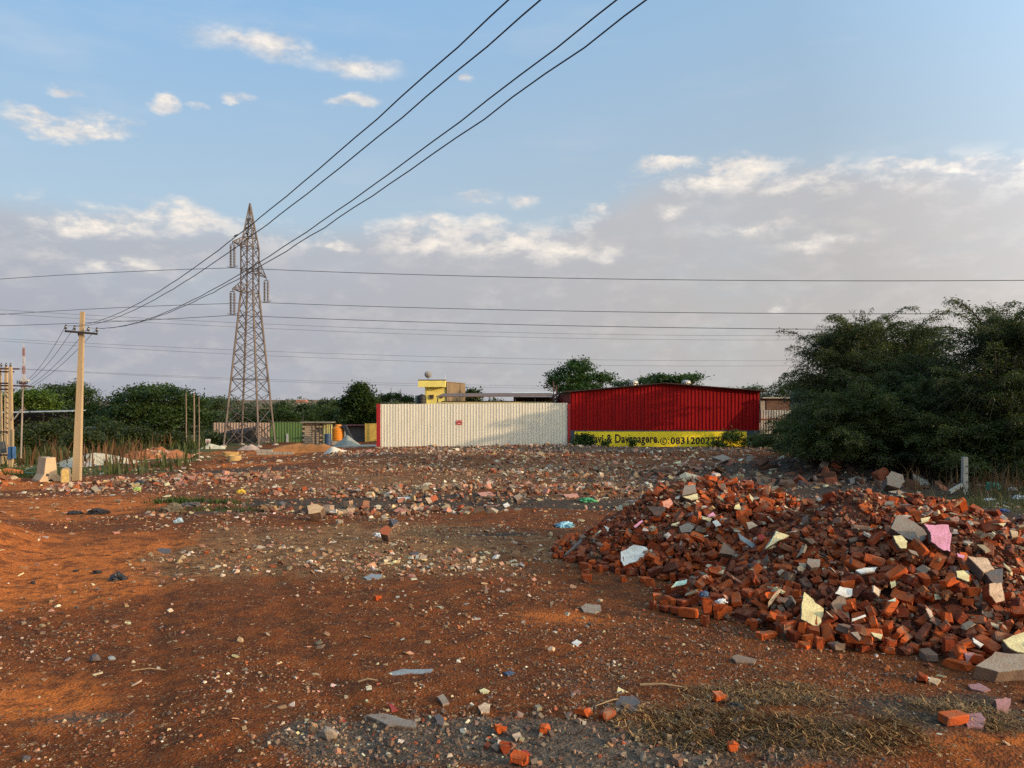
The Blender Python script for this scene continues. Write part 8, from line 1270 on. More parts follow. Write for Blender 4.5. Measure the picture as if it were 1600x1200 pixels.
# grass and weeds
def blades(name, x, y, h, m, w=.03, lean=.35, dome=None, kind='stuff', base=ground, flat=False):
    n = len(x); z = base(x, y); a = RNG.uniform(0, 2 * np.pi, n); l = lean * RNG.random(n); tip = np.c_[x + np.cos(a) * h * l, y + np.sin(a) * h * l, z + h * np.sqrt(np.clip(1 - l ** 2, .05, 1))]
    mid = np.c_[x + np.cos(a) * h * l * .3, y + np.sin(a) * h * l * .3, z + h * .55]; b = np.c_[x, y, z - .02]; aw = RNG.uniform(0, np.pi, n); s = np.c_[np.cos(aw), np.sin(aw), np.zeros(n)] * (w * .5) * RNG.uniform(.5, 1.3, (n, 1))
    v = np.stack([b - s, b + s, mid + s * .9, mid - s * .9, tip], 1).reshape(-1, 3); k = np.arange(n)[:, None] * 5
    me = bigmesh(name, v, [k + np.array([[0, 1, 2, 3]]), k + np.array([[3, 2, 4]])], tint=np.repeat(np.clip(.5 * (fbm(x * .7, y * .7, 3, 55) + .5) + .6 * RNG.random(n), 0, 1), 5))
    return tag(link(name, me, m), kind=kind)
n = 22000; x = RNG.uniform(-52, -16.5, n); y = RNG.uniform(37, 74, n); k = (x < -16.5 - .30 * (y - 37) + 3 * fbm(x, y, 3, 4)) & (clump(x, y, .35, 4, 12)) & ~((np.abs(x + 23.5) < 3.6) & (y < 50)); blades('tall_weeds', x[k], y[k], (.3 + 1.2 * RNG.random(k.sum()) ** 2) * (.25 + .9 * (fbm(x[k] * .3, y[k] * .3, 3, 8) + .5)), L_weed, .10, .45)
n = 3000; x = RNG.uniform(-45, -17, n); y = RNG.uniform(40, 72, n); k = (x < -19 - .34 * (y - 38)) & clump(x, y, .25, 9, 91); blades('rust_brown_weeds', x[k], y[k], .3 + 1.2 * RNG.random(k.sum()), leafmat('rusty_weed', (.055, .024, .010), (.15, .07, .03)), .09, .4)
n = 15000; x = RNG.uniform(8, 27, n); y = RNG.uniform(14, 28, n); k = (zones(x, y)[4] > .25 + .4 * RNG.random(n)) & (x > .48 * y); blades('sparse_grass', x[k], y[k], .05 + .28 * RNG.random(k.sum()) ** 2 + .25 * (x[k] > .58 * y[k]) * RNG.random(k.sum()), leafmat('dull_grass', (.035, .045, .014), (.10, .085, .032)), .02, .6)
n = 5000; x = RNG.uniform(10, 24, n); y = RNG.uniform(20, 27.5, n); k = (x > .51 * y) & clump(x, y, .6, 6, 15); blades('dry_brush', x[k], y[k], .25 + .8 * RNG.random(k.sum()) ** 1.5, leafmat('dry_brush', (.07, .04, .02), (.17, .10, .05)), .018, .8)
for cx, cy, rx, ry, n, h in ((-8.5, 19.7, .6, .4, 420, .14), (-7.3, 19.4, .4, .2, 120, .12), (-6.4, 17.9, 1.6, .45, 300, .09), (-5.2, 18.0, .5, .2, 100, .08), (-25, 37, 4, 2.5, 2500, .4)):
    a = RNG.normal(cx, rx * .55, n); b = RNG.normal(cy, ry * .6, n); blades('green_weeds', a, b, h * (.3 + RNG.random(n)), leafmat('green_weed', (.018, .034, .008), (.05, .08, .018)), .03, .9)
# dry uprooted grass lying on the earth in the foreground
def straw(n, cx, cy, rx, ry, ang, lo, hi, m, w, name, lift=.10):
    r = np.sqrt(RNG.random(n)); a = RNG.uniform(0, 2 * np.pi, n); x = cx + rx * r * np.cos(a); y = cy + ry * r * np.sin(a); k = clump(x, y, 2.2, 4, 7); x, y = x[k], y[k]; n = len(x)
    th = RNG.normal(ang, .75, n); ln = lo + (hi - lo) * RNG.random(n) ** 1.6; z = ground(x, y) + lift * RNG.random(n) ** 1.5 * np.clip(1.1 - np.hypot((x - cx) / rx, (y - cy) / ry), 0, 1); cur = RNG.normal(0, .5, n); V = []
    for s in range(4):
        q = s / 3 - .5; tt = th + cur * q * 2.4; px = x + np.cos(tt) * ln * q; py = y + np.sin(tt) * ln * q; pz = z + ln * RNG.uniform(-.06, .16, n) * (s % 2) + .006
        ww = w * (1 - .5 * abs(q) * 2) * RNG.uniform(.5, 1.2, n); V += [np.c_[px - np.sin(tt) * ww, py + np.cos(tt) * ww, pz], np.c_[px + np.sin(tt) * ww, py - np.cos(tt) * ww, pz + ww * .6]]
    V = np.stack(V, 1).reshape(-1, 3); kk = np.arange(n)[:, None] * 8; f = np.concatenate([kk + np.array([[2 * s, 2 * s + 1, 2 * s + 3, 2 * s + 2]]) for s in range(3)])
    tag(link(name, bigmesh(name, V, [f], tint=np.repeat(RNG.random(n), 8)), m), kind='stuff')
straw(6500, 2.3, 5.85, 1.6, .75, -.35, .04, .20, L_dry, .0042, 'dry_grass_litter', .11)
straw(4000, 2.3, 5.7, 1.3, .5, -.4, .03, .16, leafmat('dead_grass', (.055, .027, .010), (.25, .14, .045)), .0042, 'dead_grass', .07)
straw(3600, 1.7, 6.5, 1.5, .6, .1, .04, .18, leafmat('pale_straw', (.16, .09, .045), (.42, .30, .18)), .004, 'pale_straw_litter', .02)
straw(900, 1.2, 5.9, 3.6, 1.1, 0, .02, .12, MATS['pale_straw'], .0022, 'stray_straw', .01)

# ------------------------------------------------------------------ slabs, shards, stones and rubbish that stand out
COLS = dict(white=(.66, .65, .60), cream=(.62, .54, .30), pink=(.60, .27, .40), paleyellow=(.66, .58, .30), grey=(.20, .18, .155), brownstone=(.20, .14, .10), stone=(.26, .21, .16), mint=(.42, .60, .50), bluegrey=(.22, .26, .28),
            slate=(.075, .08, .09), salmon=(.62, .27, .19), mauve=(.30, .15, .16), tan=(.48, .34, .20), red=(.34, .03, .03), orange=(.50, .13, .03), charcoal=(.03, .03, .032), peach=(.58, .40, .26), brick=(.30, .075, .03))
def cmat(k): return mat('slab_' + k, COLS[k], .8, var=.42, scale=9, bump=.5, bscale=35, c2=tuple(a * .62 + b for a, b in zip(COLS[k], (.07, .028, .012))))
M_side = mat('broken_edge', (.17, .11, .08), .95, var=.4, scale=8, bump=.7, bscale=40)
def slab(pts, c, lab, name='slab', cat='slab', thick=.04, lean=.9, lift=.06, hp=True, side=None, group=None, yaw=0.):
    """outline seen in the photo laid on a tilted plane through the point where it rests; lean 0 = lying flat, 1+ = facing the camera"""
    cx = sum(p[0] for p in pts) / len(pts); cy = sum(p[1] for p in pts) / len(pts); c0 = hit(cx, cy, lift, hp); nrm = Vector((yaw, -lean, 1)).normalized(); eye = Vector((0, 0, CZ)); P3 = []
    for px, py in pts:
        d = Q(px, py, 1.) - eye; t = (c0 - eye).dot(nrm) / d.dot(nrm); P3.append(eye + d * t)
    Pn = []; sz = max((p - c0).length for p in P3)
    for i, p in enumerate(P3):      # ragged broken outline
        q = P3[(i + 1) % len(P3)]; Pn.append(p)
        for w in ((.35, .68) if (q - p).length > .3 * sz else (.5,)): Pn.append(p.lerp(q, w + random.uniform(-.08, .08)) + (c0 - p.lerp(q, w)).normalized() * random.uniform(-.035, .065) * sz)
    P3 = Pn; n = len(pts); v = [p - c0 for p in P3]
    e = empty(name, c0, lab, cat, group)
    f = MB(); lay = min(.012, thick * .4)
    f.prism(v, -nrm * lay).build('face', cmat(c), e)
    if thick > .02: MB().prism([p * .985 - nrm * (lay + .0005) for p in v], -nrm * (thick - lay)).build('body', side or M_side, e)
    return e
Hs = [
 ([(970,862),(990,851),(1010,855),(1015,864),(1005,872),(975,884),(970,876)], 'white', 'large white speckled floor slab with bricks under it, low on the front of the left brick heap', dict(thick=.16, lean=.75, side=MATS['brick'])),
 ([(1444,819),(1482,820),(1484,831),(1487,835),(1485,862),(1475,860),(1455,846),(1454,832)], 'pink', 'big pink painted slab standing on the right shoulder of the large brick heap', dict(thick=.07, lean=1.7, lift=.12)),
 ([(1407,804),(1428,815),(1450,830),(1446,842),(1435,849),(1412,838),(1392,825),(1400,807)], 'grey', 'long grey concrete lump beside the big pink slab', dict(thick=.12, lean=1.3, lift=.12, name='concrete_lump', cat='concrete lump')),
 ([(1396,837),(1408,836),(1418,846),(1416,857),(1407,856),(1400,847)], 'paleyellow', 'rounded cream lump just under the long grey concrete lump', dict(thick=.05)),
 ([(1439,810),(1454,807),(1451,814),(1440,817)], 'cream', 'small cream shard just above the big pink slab', dict(thick=.03)),
 ([(1512,869),(1542,872),(1554,889),(1537,894)], 'peach', 'peach painted top of a dark masonry lump, right of the big pink slab', dict(thick=.12, lean=.6, name='masonry_lump', cat='masonry')),
 ([(1537,894),(1554,889),(1567,888),(1567,912),(1553,912)], 'slate', 'broken masonry face with shade put into its dark colour, under the peach painted lump', dict(thick=.1, lean=1.2, name='masonry_lump', cat='masonry')),  # unlit side of the lump above; its shade is put into the colour
 ([(1546,912),(1565,910),(1570,938),(1557,942),(1547,930)], 'peach', 'tall peach plastered piece of wall with bricks on its left, near the right edge', dict(thick=.14, lean=1.6, side=MATS['brick'], name='masonry_lump', cat='masonry')),
 ([(1494,892),(1506,891),(1515,900),(1514,909),(1496,902)], 'paleyellow', 'yellowish shard left of the peach painted masonry lump', dict(thick=.04)),
 ([(1337,891),(1350,887),(1370,886),(1367,892),(1345,896)], 'white', 'flat white tile lying in the middle of the large brick heap', dict(thick=.03, lean=.4)),
 ([(1257,925),(1270,936),(1287,951),(1285,964),(1283,973),(1277,979),(1252,967),(1253,943)], 'paleyellow', 'largest pale yellow slab, pointed at the top, low on the front of the large heap', dict(thick=.05, lean=1.5)),
 ([(1305,927),(1312,916),(1332,920),(1331,931),(1321,933)], 'white', 'white marbled tile right of the largest pale yellow slab', dict(thick=.04, lean=1.)),
 ([(1299,943),(1308,932),(1319,931),(1325,948),(1328,969),(1308,961)], 'brownstone', 'upright brown grey stone wedge under the white marbled tile', dict(thick=.07, lean=1.5, name='stone_wedge', cat='stone')),
 ([(1567,1000),(1582,993),(1612,985),(1616,1020),(1590,1018),(1575,1010)], 'paleyellow', 'yellow topped block at the right edge above the big stone block', dict(thick=.14, lean=.6, name='masonry_lump', cat='masonry')),
 ([(1520,996),(1537,1007),(1532,1011),(1521,1003)], 'white', 'small white wedge left of the yellow topped block', dict(thick=.03)),
 ([(1507,1019),(1523,1020),(1511,1036)], 'mauve', 'mauve triangular shard at the lower foot of the large heap', dict(thick=.02, lean=1.3)),
 ([(1361,988),(1379,991),(1377,999),(1367,995)], 'cream', 'small cream shard at the foot of the large heap', dict(thick=.03)),
 ([(1329,988),(1340,987),(1346,997),(1343,1001)], 'stone', 'grey cream shard right of the foot of the largest yellow slab', dict(thick=.03)),
 ([(1331,967),(1352,960),(1353,963),(1331,971)], 'white', 'narrow white strip of tile right of the brown grey wedge', dict(thick=.02)),
 ([(1460,928),(1467,928),(1471,936),(1461,937)], 'cream', 'small square cream shard in the right half of the large heap', dict(thick=.02, lean=1.2)),
 ([(1387,939),(1400,934),(1399,940)], 'mint', 'mint green splinter in the middle of the large heap', dict(thick=.02)),
 ([(1391,909),(1399,907),(1400,915),(1393,919)], 'paleyellow', 'small yellow shard under the flat white tile', dict(thick=.02, lean=1.3)),
 ([(1196,857),(1215,831),(1234,837),(1210,849)], 'cream', 'cream wedge with a thin green edge, between the two heaps', dict(thick=.03, lean=1.)),
 ([(1194,858),(1213,830),(1215,831),(1197,857)], 'mint', 'thin green edge strip along the cream wedge', dict(thick=.02, lean=1., name='edge_strip', cat='strip', lift=.075)),
 ([(1153,832),(1182,852),(1175,856),(1156,842)], 'bluegrey', 'blue grey slate shard left of the cream wedge', dict(thick=.02, lean=1.)),
 ([(1049,917),(1056,909),(1074,905),(1072,912)], 'mint', 'mint topped brick lump at the foot between the heaps', dict(thick=.10, lean=.5, side=MATS['brick'])),
 ([(1010,791),(1039,792),(1040,796),(1030,807),(1022,805)], 'charcoal', 'black and cream slab near the top of the left heap', dict(thick=.03, lean=1.)),
 ([(1022,800),(1034,797),(1031,806),(1024,804)], 'cream', 'cream patch of plaster stuck on the black slab', dict(thick=.012, lean=1., lift=.075, name='plaster_patch', cat='plaster')),
 ([(1035,784),(1047,778),(1052,786),(1045,794),(1036,791)], 'salmon', 'salmon pink tile beside the black slab', dict(thick=.02, lean=1.4)),
 ([(1067,776),(1090,771),(1091,779),(1080,781)], 'cream', 'long cream shard at the top of the left heap', dict(thick=.04, lean=.8)),
 ([(1070,758),(1087,757),(1088,769),(1066,774)], 'grey', 'square grey concrete block crowning the left heap', dict(thick=.18, lean=1., name='concrete_block', cat='concrete block', lift=.1)),
 ([(1061,822),(1075,817),(1085,822),(1080,831),(1065,832)], 'grey', 'rounded grey stone in the middle of the left heap', dict(thick=.1, name='grey_stone', cat='stone')),
 ([(879,869),(907,842),(910,845),(885,867)], 'slate', 'dark slanting plank at the left foot of the left heap', dict(thick=.04, lean=1., name='plank', cat='plank')),
 ([(1149,789),(1155,787),(1159,797),(1147,795)], 'paleyellow', 'small yellow triangle near the top right of the left heap', dict(thick=.02, lean=1.3)),
 ([(1171,771),(1178,779),(1176,784),(1172,779)], 'cream', 'narrow cream sliver at the top right of the left heap', dict(thick=.02, lean=1.4)),
 ([(1166,816),(1175,815),(1184,821),(1170,827)], 'peach', 'pale pinkish shard on the right side of the left heap', dict(thick=.03)),
 ([(944,821),(952,825),(950,831)], 'white', 'small white triangle on the left side of the left heap', dict(thick=.02, lean=1.3)),
 ([(1124,864),(1131,846),(1149,862),(1145,867)], 'brownstone', 'brown pyramid shaped concrete lump between the heaps', dict(thick=.1, lean=1.2, name='concrete_lump', cat='concrete lump')),
 ([(1185,836),(1191,834),(1195,840),(1190,846),(1185,842)], 'red', 'small dark red hexagonal tile left of the cream wedge', dict(thick=.02, lean=1.5)),
 ([(1200,949),(1201,940),(1217,920),(1221,922),(1208,940)], 'tan', 'pale tan plank stub at the left foot of the large heap', dict(thick=.03, lean=1.2, name='plank', cat='plank')),
 ([(1252,780),(1260,780),(1262,788),(1256,788)], 'orange', 'bright orange scrap on top between the two heaps', dict(thick=.02)),
 ([(1105,806),(1114,800),(1118,805),(1108,808)], 'pink', 'small lilac shard in the upper middle of the left heap', dict(thick=.02)),
 ([(1113,815),(1120,812),(1127,820),(1119,823)], 'white', 'white shard below the lilac one on the left heap', dict(thick=.02)),
 ([(1096,806),(1112,810),(1110,815),(1098,811)], 'cream', 'cream shard left of the lilac one on the left heap', dict(thick=.03)),
 ([(1050,818),(1062,815),(1058,822),(1049,821)], 'cream', 'pale shard above the rounded grey stone', dict(thick=.03)),
 ([(990,822),(1003,812),(1005,814),(993,825)], 'pink', 'thin pale pink strip on the left heap above the white slab', dict(thick=.02)),
 ([(1262,872),(1282,874),(1281,885),(1268,887),(1261,880)], 'grey', 'dull grey stone in the upper left of the large heap', dict(thick=.06, name='grey_stone', cat='stone')),
 ([(1246,886),(1252,882),(1259,888),(1254,893),(1247,891)], 'tan', 'round tan pebble stone left of the dull grey one', dict(thick=.06, name='tan_stone', cat='stone')),
 ([(1214,893),(1222,889),(1226,892),(1218,899)], 'stone', 'small pale grey stone at the left of the large heap', dict(thick=.04, name='pale_stone', cat='stone')),
 ([(1419,858),(1432,862),(1436,869),(1424,864)], 'stone', 'pale curved chip below the big pink slab', dict(thick=.02)),
 ([(1495,864),(1508,868),(1506,873),(1497,870)], 'pink', 'narrow pink chip left of the peach painted lump', dict(thick=.02)),
 ([(1578,828),(1590,830),(1592,838),(1582,840)], 'tan', 'tan shard on the brick heap at the right edge', dict(thick=.04)),
 ([(1560,818),(1572,817),(1568,823)], 'cream', 'little cream chip on top of the brick heap at the right edge', dict(thick=.02)),
]
for pts, c, lab, kw in Hs:
    kw = dict(kw); slab(pts, c, lab, kw.pop('name', 'shard' if kw.get('thick', .04) < .05 else 'slab'), kw.pop('cat', 'shard' if kw.get('thick', .04) < .05 else 'slab'), **kw)
Gs = [
 ([(961,1100),(969,1087),(991,1087),(1000,1094),(997,1112),(969,1115)], 'slate', 'flat dark slate piece with six sides, right of the loose brick halves', dict(thick=.03, name='slate_piece', cat='slate')),
 ([(572,1117),(598,1114),(650,1127),(650,1136),(606,1133)], 'grey', 'long grey board half buried near the bottom of the photo', dict(thick=.04, name='board', cat='board')),
 ([(605,1052),(628,1045),(677,1045),(672,1054),(640,1052),(612,1056)], 'bluegrey', 'thin blue grey strip lying flat in the centre foreground', dict(thick=.012, name='strip', cat='strip')),
 ([(749,1078),(757,1075),(765,1079),(762,1083),(751,1083)], 'paleyellow', 'bright yellow lid lying in the centre foreground', dict(thick=.02, name='yellow_disc', cat='disc')),
 ([(747,1103),(757,1097),(766,1100),(764,1112),(752,1113)], 'peach', 'pinkish pebble stone right below the yellow lid', dict(thick=.05, name='pink_stone', cat='stone')),
 ([(683,1088),(693,1084),(702,1098),(692,1101)], 'stone', 'tilted grey stone left of the pinkish pebble stone', dict(thick=.05, name='grey_stone', cat='stone')),
 ([(679,1118),(685,1115),(694,1122),(692,1133),(683,1131)], 'slate', 'dark blocky stone right of the long grey board', dict(thick=.05, name='dark_stone', cat='stone')),
 ([(607,1099),(613,1100),(621,1109),(612,1112)], 'red', 'small red chip above the long grey board', dict(thick=.02, name='red_chip', cat='chip')),
 ([(524,1124),(534,1122),(540,1126),(530,1129)], 'red', 'small red chip left of the long grey board', dict(thick=.02, name='red_chip', cat='chip')),
 ([(809,1174),(820,1171),(830,1178),(822,1182)], 'red', 'pink red glazed chip near the bottom edge', dict(thick=.02, name='red_chip', cat='chip')),
 ([(907,948),(915,943),(938,945),(940,953),(930,958),(912,956)], 'stone', 'flat buff stone left of the foot of the brick heaps', dict(thick=.05, name='flat_stone', cat='stone')),
 ([(1080,944),(1088,941),(1108,953),(1102,960),(1088,962)], 'tan', 'tan rock with a brown base lying just off the large heap', dict(thick=.07, name='tan_rock', cat='rock')),
 ([(245,858),(252,856),(268,858),(266,864),(250,864)], 'slate', 'thin grey slab lying flat on the left of the ground', dict(thick=.03, name='flat_slab', cat='slab')),
 ([(568,902),(580,896),(598,898),(592,904),(574,906)], 'bluegrey', 'long grey curved shard in the middle of the ground', dict(thick=.03, name='curved_shard', cat='shard')),
 ([(640,864),(656,862),(658,867),(644,868)], 'slate', 'small flat slate piece above the centre of the ground', dict(thick=.02, name='slate_piece', cat='slate')),
 ([(1143,1026),(1152,1022),(1182,1030),(1178,1036),(1150,1034)], 'brownstone', 'long flat brown stone before the large heap', dict(thick=.04, name='flat_stone', cat='stone')),
 ([(1525,1040),(1555,1018),(1606,1022),(1606,1046),(1560,1050)], 'stone', 'large grey brown stone block at the lower right edge', dict(thick=.20, lean=.45, name='stone_block', cat='stone block', side=cmat('brownstone'))),
 ([(1512,1070),(1530,1067),(1548,1077),(1538,1081),(1518,1076)], 'mauve', 'reddish flat shard left of the large stone block', dict(thick=.03, name='red_shard', cat='shard')),
 ([(1555,1093),(1572,1089),(1580,1092),(1576,1116),(1560,1118)], 'mauve', 'upright dull red stone piece below the large stone block', dict(thick=.05, lean=1.1, name='red_stone', cat='stone')),
 ([(1505,1116),(1532,1113),(1540,1122),(1536,1136),(1512,1135)], 'mauve', 'mauve grey slab lying against the orange brick at lower right', dict(thick=.05, name='mauve_slab', cat='slab')),
 ([(1455,1057),(1470,1062),(1464,1070),(1450,1064)], 'tan', 'small ochre chip beside the small orange brick', dict(thick=.03, name='ochre_chip', cat='chip')),
 ([(800,1148),(812,1143),(815,1150),(806,1156)], 'peach', 'pale pink stone among the gravel near the bottom centre', dict(thick=.04, name='pink_stone', cat='stone')),
 ([(963,1083),(966,1073),(983,1082),(975,1085)], 'cream', 'crumpled cream scrap of card above the dark slate piece', dict(thick=.01, lean=.9, name='card_scrap', cat='scrap')),
 ([(893,1004),(901,999),(909,1003),(902,1010)], 'white', 'white folded tile scrap right of the centre', dict(thick=.015, name='tile_scrap', cat='scrap')),
 ([(540,1046),(550,1043),(557,1048),(548,1052)], 'white', 'torn white paper left of the blue grey strip', dict(thick=.006, name='paper_scrap', cat='scrap')),
 ([(195,973),(204,971),(205,975),(197,976)], 'paleyellow', 'yellow scrap lying on the orange soil at the left', dict(thick=.01, name='yellow_scrap', cat='scrap')),
 ([(1280,727),(1285,720),(1296,722),(1294,730),(1284,731)], 'stone', 'pale concrete chunk left of the dark thorn bush foot', dict(thick=.3, lean=1.2, name='concrete_chunk', cat='concrete chunk')),
 ([(1385,745),(1393,736),(1411,742),(1414,752),(1406,763),(1386,757)], 'stone', 'biggest pale concrete chunk right of the red masonry lump', dict(thick=.35, lean=1.4, name='concrete_chunk', cat='concrete chunk')),
 ([(1325,748),(1340,743),(1354,748),(1350,756),(1328,757)], 'grey', 'flat grey slab left of the red masonry lump', dict(thick=.12, name='flat_slab', cat='slab')),
 ([(1388,768),(1405,765),(1413,769),(1404,772)], 'peach', 'pale flat stone under the biggest concrete chunk', dict(thick=.08, name='flat_stone', cat='stone')),
 ([(1372,783),(1385,774),(1398,778),(1398,786),(1376,787)], 'stone', 'grey stone just behind the large brick heap', dict(thick=.1, lean=.9, name='grey_stone', cat='stone')),
 ([(1112,714),(1130,710),(1143,716),(1130,720)], 'stone', 'pale stone slab at the right foot of the yellow wall', dict(thick=.2, name='pale_slab', cat='slab')),
 ([(1052,722),(1064,720),(1063,724),(1054,725)], 'paleyellow', 'yellow scrap on the rubble below the phone number', dict(thick=.03, name='yellow_scrap', cat='scrap')),
 ([(480,790),(496,787),(506,792),(500,800),(482,803)], 'tan', 'brown boulder at the left end of the black ash patch', dict(thick=.25, lean=1., name='boulder', cat='boulder')),
 ([(593,828),(604,820),(612,826),(606,836),(595,834)], 'brick', 'reddish brown rock below the black ash patch', dict(thick=.2, lean=1., name='red_rock', cat='rock')),
 ([(608,811),(618,811),(624,815),(614,820)], 'slate', 'dark rounded stone in front of the black ash patch', dict(thick=.12, name='dark_stone', cat='stone')),
 ([(664,778),(671,777),(676,784),(670,787)], 'peach', 'orange pink block on the stone ridge behind the ash', dict(thick=.1, lean=1.2, name='peach_block', cat='block')),
 ([(620,777),(642,776),(644,780),(624,781)], 'white', 'long white plank on the stone ridge behind the ash', dict(thick=.05, lean=.6, name='white_plank', cat='plank')),
 ([(786,788),(793,785),(797,790),(789,793)], 'white', 'white block on the ground between ash and brick heap', dict(thick=.1, lean=1., name='white_block', cat='block')),
 ([(802,776),(812,770),(817,776),(808,782)], 'stone', 'round stone right of the white block', dict(thick=.2, lean=1., name='round_stone', cat='stone')),
 ([(745,770),(765,768),(775,773),(752,775)], 'salmon', 'pink slab on the stone ridge', dict(thick=.08, name='pink_slab', cat='slab')),
 ([(880,772),(902,771),(905,776),(884,777)], 'salmon', 'long pink slab left of the green plastic sheet', dict(thick=.08, name='pink_slab', cat='slab')),
 ([(142,762),(150,758),(158,766),(148,768)], 'tan', 'tan block below the foot of the concrete pole', dict(thick=.2, name='tan_block', cat='block')),
]
for pts, c, lab, kw in Gs:
    kw = dict(kw); kw.setdefault('lean', .12); kw['hp'] = False; kw['lift'] = kw['thick'] * (.75 if kw['lean'] < .5 else 1.1) ; slab(pts, c, lab, **kw)
# loose bricks on the ground
def loose_brick(px, py, D_, ty, rz, tilt, lab):
    p = hit(px, py, .03, False); o = bpy.data.objects.new('loose_brick', PROTO[ty][int(px) % 6]); COL.objects.link(o); o.location = p + Vector((0, 0, .012)); o.rotation_euler = (tilt, tilt * .6, rz); tag(o, lab, 'brick', 'loose bricks off the heaps')
for a in ((1490, 1124, 0, 0, .35, .1, 'orange brick lying alone at lower right against the mauve slab'), (1441, 1060, 0, 4, 1.2, .2, 'small orange brick piece left of the large stone block'), (912, 1114, 0, 4, 2.5, .15, 'rusty brick half standing left of the six sided slate'), (949, 1118, 0, 4, .6, -.2, 'brick half just left of the six sided slate'), (852, 1141, 0, 5, .2, .3, 'round orange brick stub right of the gravel'), (782, 1140, 0, 5, .4, .1, 'dark red brick half in the gravel near the bottom'), (812, 1188, 0, 4, -.3, .1, 'red brick cut by the bottom edge of the photo'), (1124, 1091, 0, 4, .4, .1, 'brown brick half at the top left of the dry grass'), (870, 870, 0, 4, 1., .2, 'brick stub just left of the left heap'), (1146, 1168, 0, 5, .3, 0, 'small orange brick bit below the dry grass'), (790, 1170, 0, 5, .3, .2, 'brick stub left of the pink red glazed chip'), (970, 893, 0, 1, .8, .2, 'brick half at the foot of the white slab'), (1060, 1190, 0, 5, .8, .2, 'brick crumb at the bottom edge right of the gravel'), (590, 935, 0, 5, .8, .1, 'orange brick crumb in the middle of the ground')):
    loose_brick(*a)
# rocks
def rock(name, px, py, w, h, c, lab, cat='rock', hp=False, seed=1):
    import bmesh
    b = hit(px, py, 0, hp); s = b.y / F; bm = bmesh.new(); bmesh.ops.create_icosphere(bm, subdivisions=3, radius=1.); rg = random.Random(seed * 7 + int(px))
    pl = [(Vector([rg.uniform(-1, 1) for _ in range(3)]).normalized(), rg.uniform(.55, .9)) for _ in range(11)]
    for q in bm.verts:
        for nn, dd in pl:
            k = q.co.dot(nn)
            if k > dd: q.co -= nn * (k - dd)
        q.co *= 1 + .05 * rg.uniform(-1, 1); q.co = Vector((q.co.x * w * s * .55, q.co.y * w * s * .45, q.co.z * h * s * .6 + h * s * .38))
    me = bpy.data.meshes.new(name); bm.to_mesh(me); bm.free(); tag(link(name, me, cmat(c), None, b), lab, cat)
for a in (('grey_rock', 514, 1155, 28, 22, 'stone', 'angular pale grey rock left of the long grey board'), ('grey_rock', 1006, 1190, 12, 16, 'stone', 'pale round stone at the bottom edge below the dry grass'), ('tan_rock', 376, 1004, 10, 10, 'tan', 'small tan stone on the left middle ground'), ('dark_rock', 150, 1033, 17, 12, 'slate', 'dark stone beside a smaller one on the left foreground'), ('dark_rock', 175, 1031, 11, 7, 'bluegrey', 'smaller blue grey stone right of the dark left one'), ('dark_rock', 40, 1189, 14, 9, 'slate', 'dark stone at the lower left corner'),
          ('masonry_rock', 1305, 733, 20, 13, 'brick', 'reddish brown lump right of the pale concrete chunk'), ('masonry_rock', 1376, 752, 26, 24, 'brick', 'large dark red masonry lump before the thorn trees'), ('grey_rock', 861, 838, 8, 8, 'tan', 'lone tan stone left of the left brick heap'), ('grey_rock', 862, 1018, 12, 8, 'peach', 'peach pebble in the reddish centre'), ('grey_rock', 530, 820, 12, 10, 'stone', 'grey stone left of the reddish brown rock'), ('grey_rock', 440, 793, 12, 11, 'slate', 'dark grey stone left of the brown boulder'), ('grey_rock', 530, 805, 10, 9, 'tan', 'tan stone below the brown boulder'), ('grey_rock', 600, 815, 10, 12, 'stone', 'upright pale stone at the edge of the ash'),
          ('orange_rock', 20, 742, 34, 12, 'orange', 'orange clod heap at the left edge'), ('orange_rock', 22, 751, 14, 8, 'tan', 'tan stone lying on the orange mound at the left edge')):
    rock(*a)
# rubbish
def crumple(name, px, py, w, h, c, lab, cat, rough=.5, hp=False, seed=3, rgb=None):
    import bmesh
    b = hit(px, py, 0, hp); s = b.y / F; bm = bmesh.new(); bmesh.ops.create_icosphere(bm, subdivisions=4, radius=1.)
    co = np.array([q.co[:] for q in bm.verts]); n1 = fbm(co[:, 0] * 2.2 + seed, co[:, 1] * 2.2 + co[:, 2] * 1.7, 4, seed); n2 = np.abs(fbm(co[:, 0] * 4 + co[:, 2] * 3, co[:, 1] * 4 + seed, 3, seed + 2))
    co = co * (1 + 1.1 * n1 - .9 * n2)[:, None] * np.array([w * s * .52, w * s * .40, h * s * .62]); co[:, 2] = np.maximum(co[:, 2], -.12 * h * s) + h * s * .14
    for q, p in zip(bm.verts, co): q.co = p
    me = bpy.data.meshes.new(name); bm.to_mesh(me); bm.free(); tag(link(name, me, mat('plastic_' + c, rgb, rough, var=.25, scale=9, bump=.5, bscale=18, spec=.5), None, b), lab, cat)
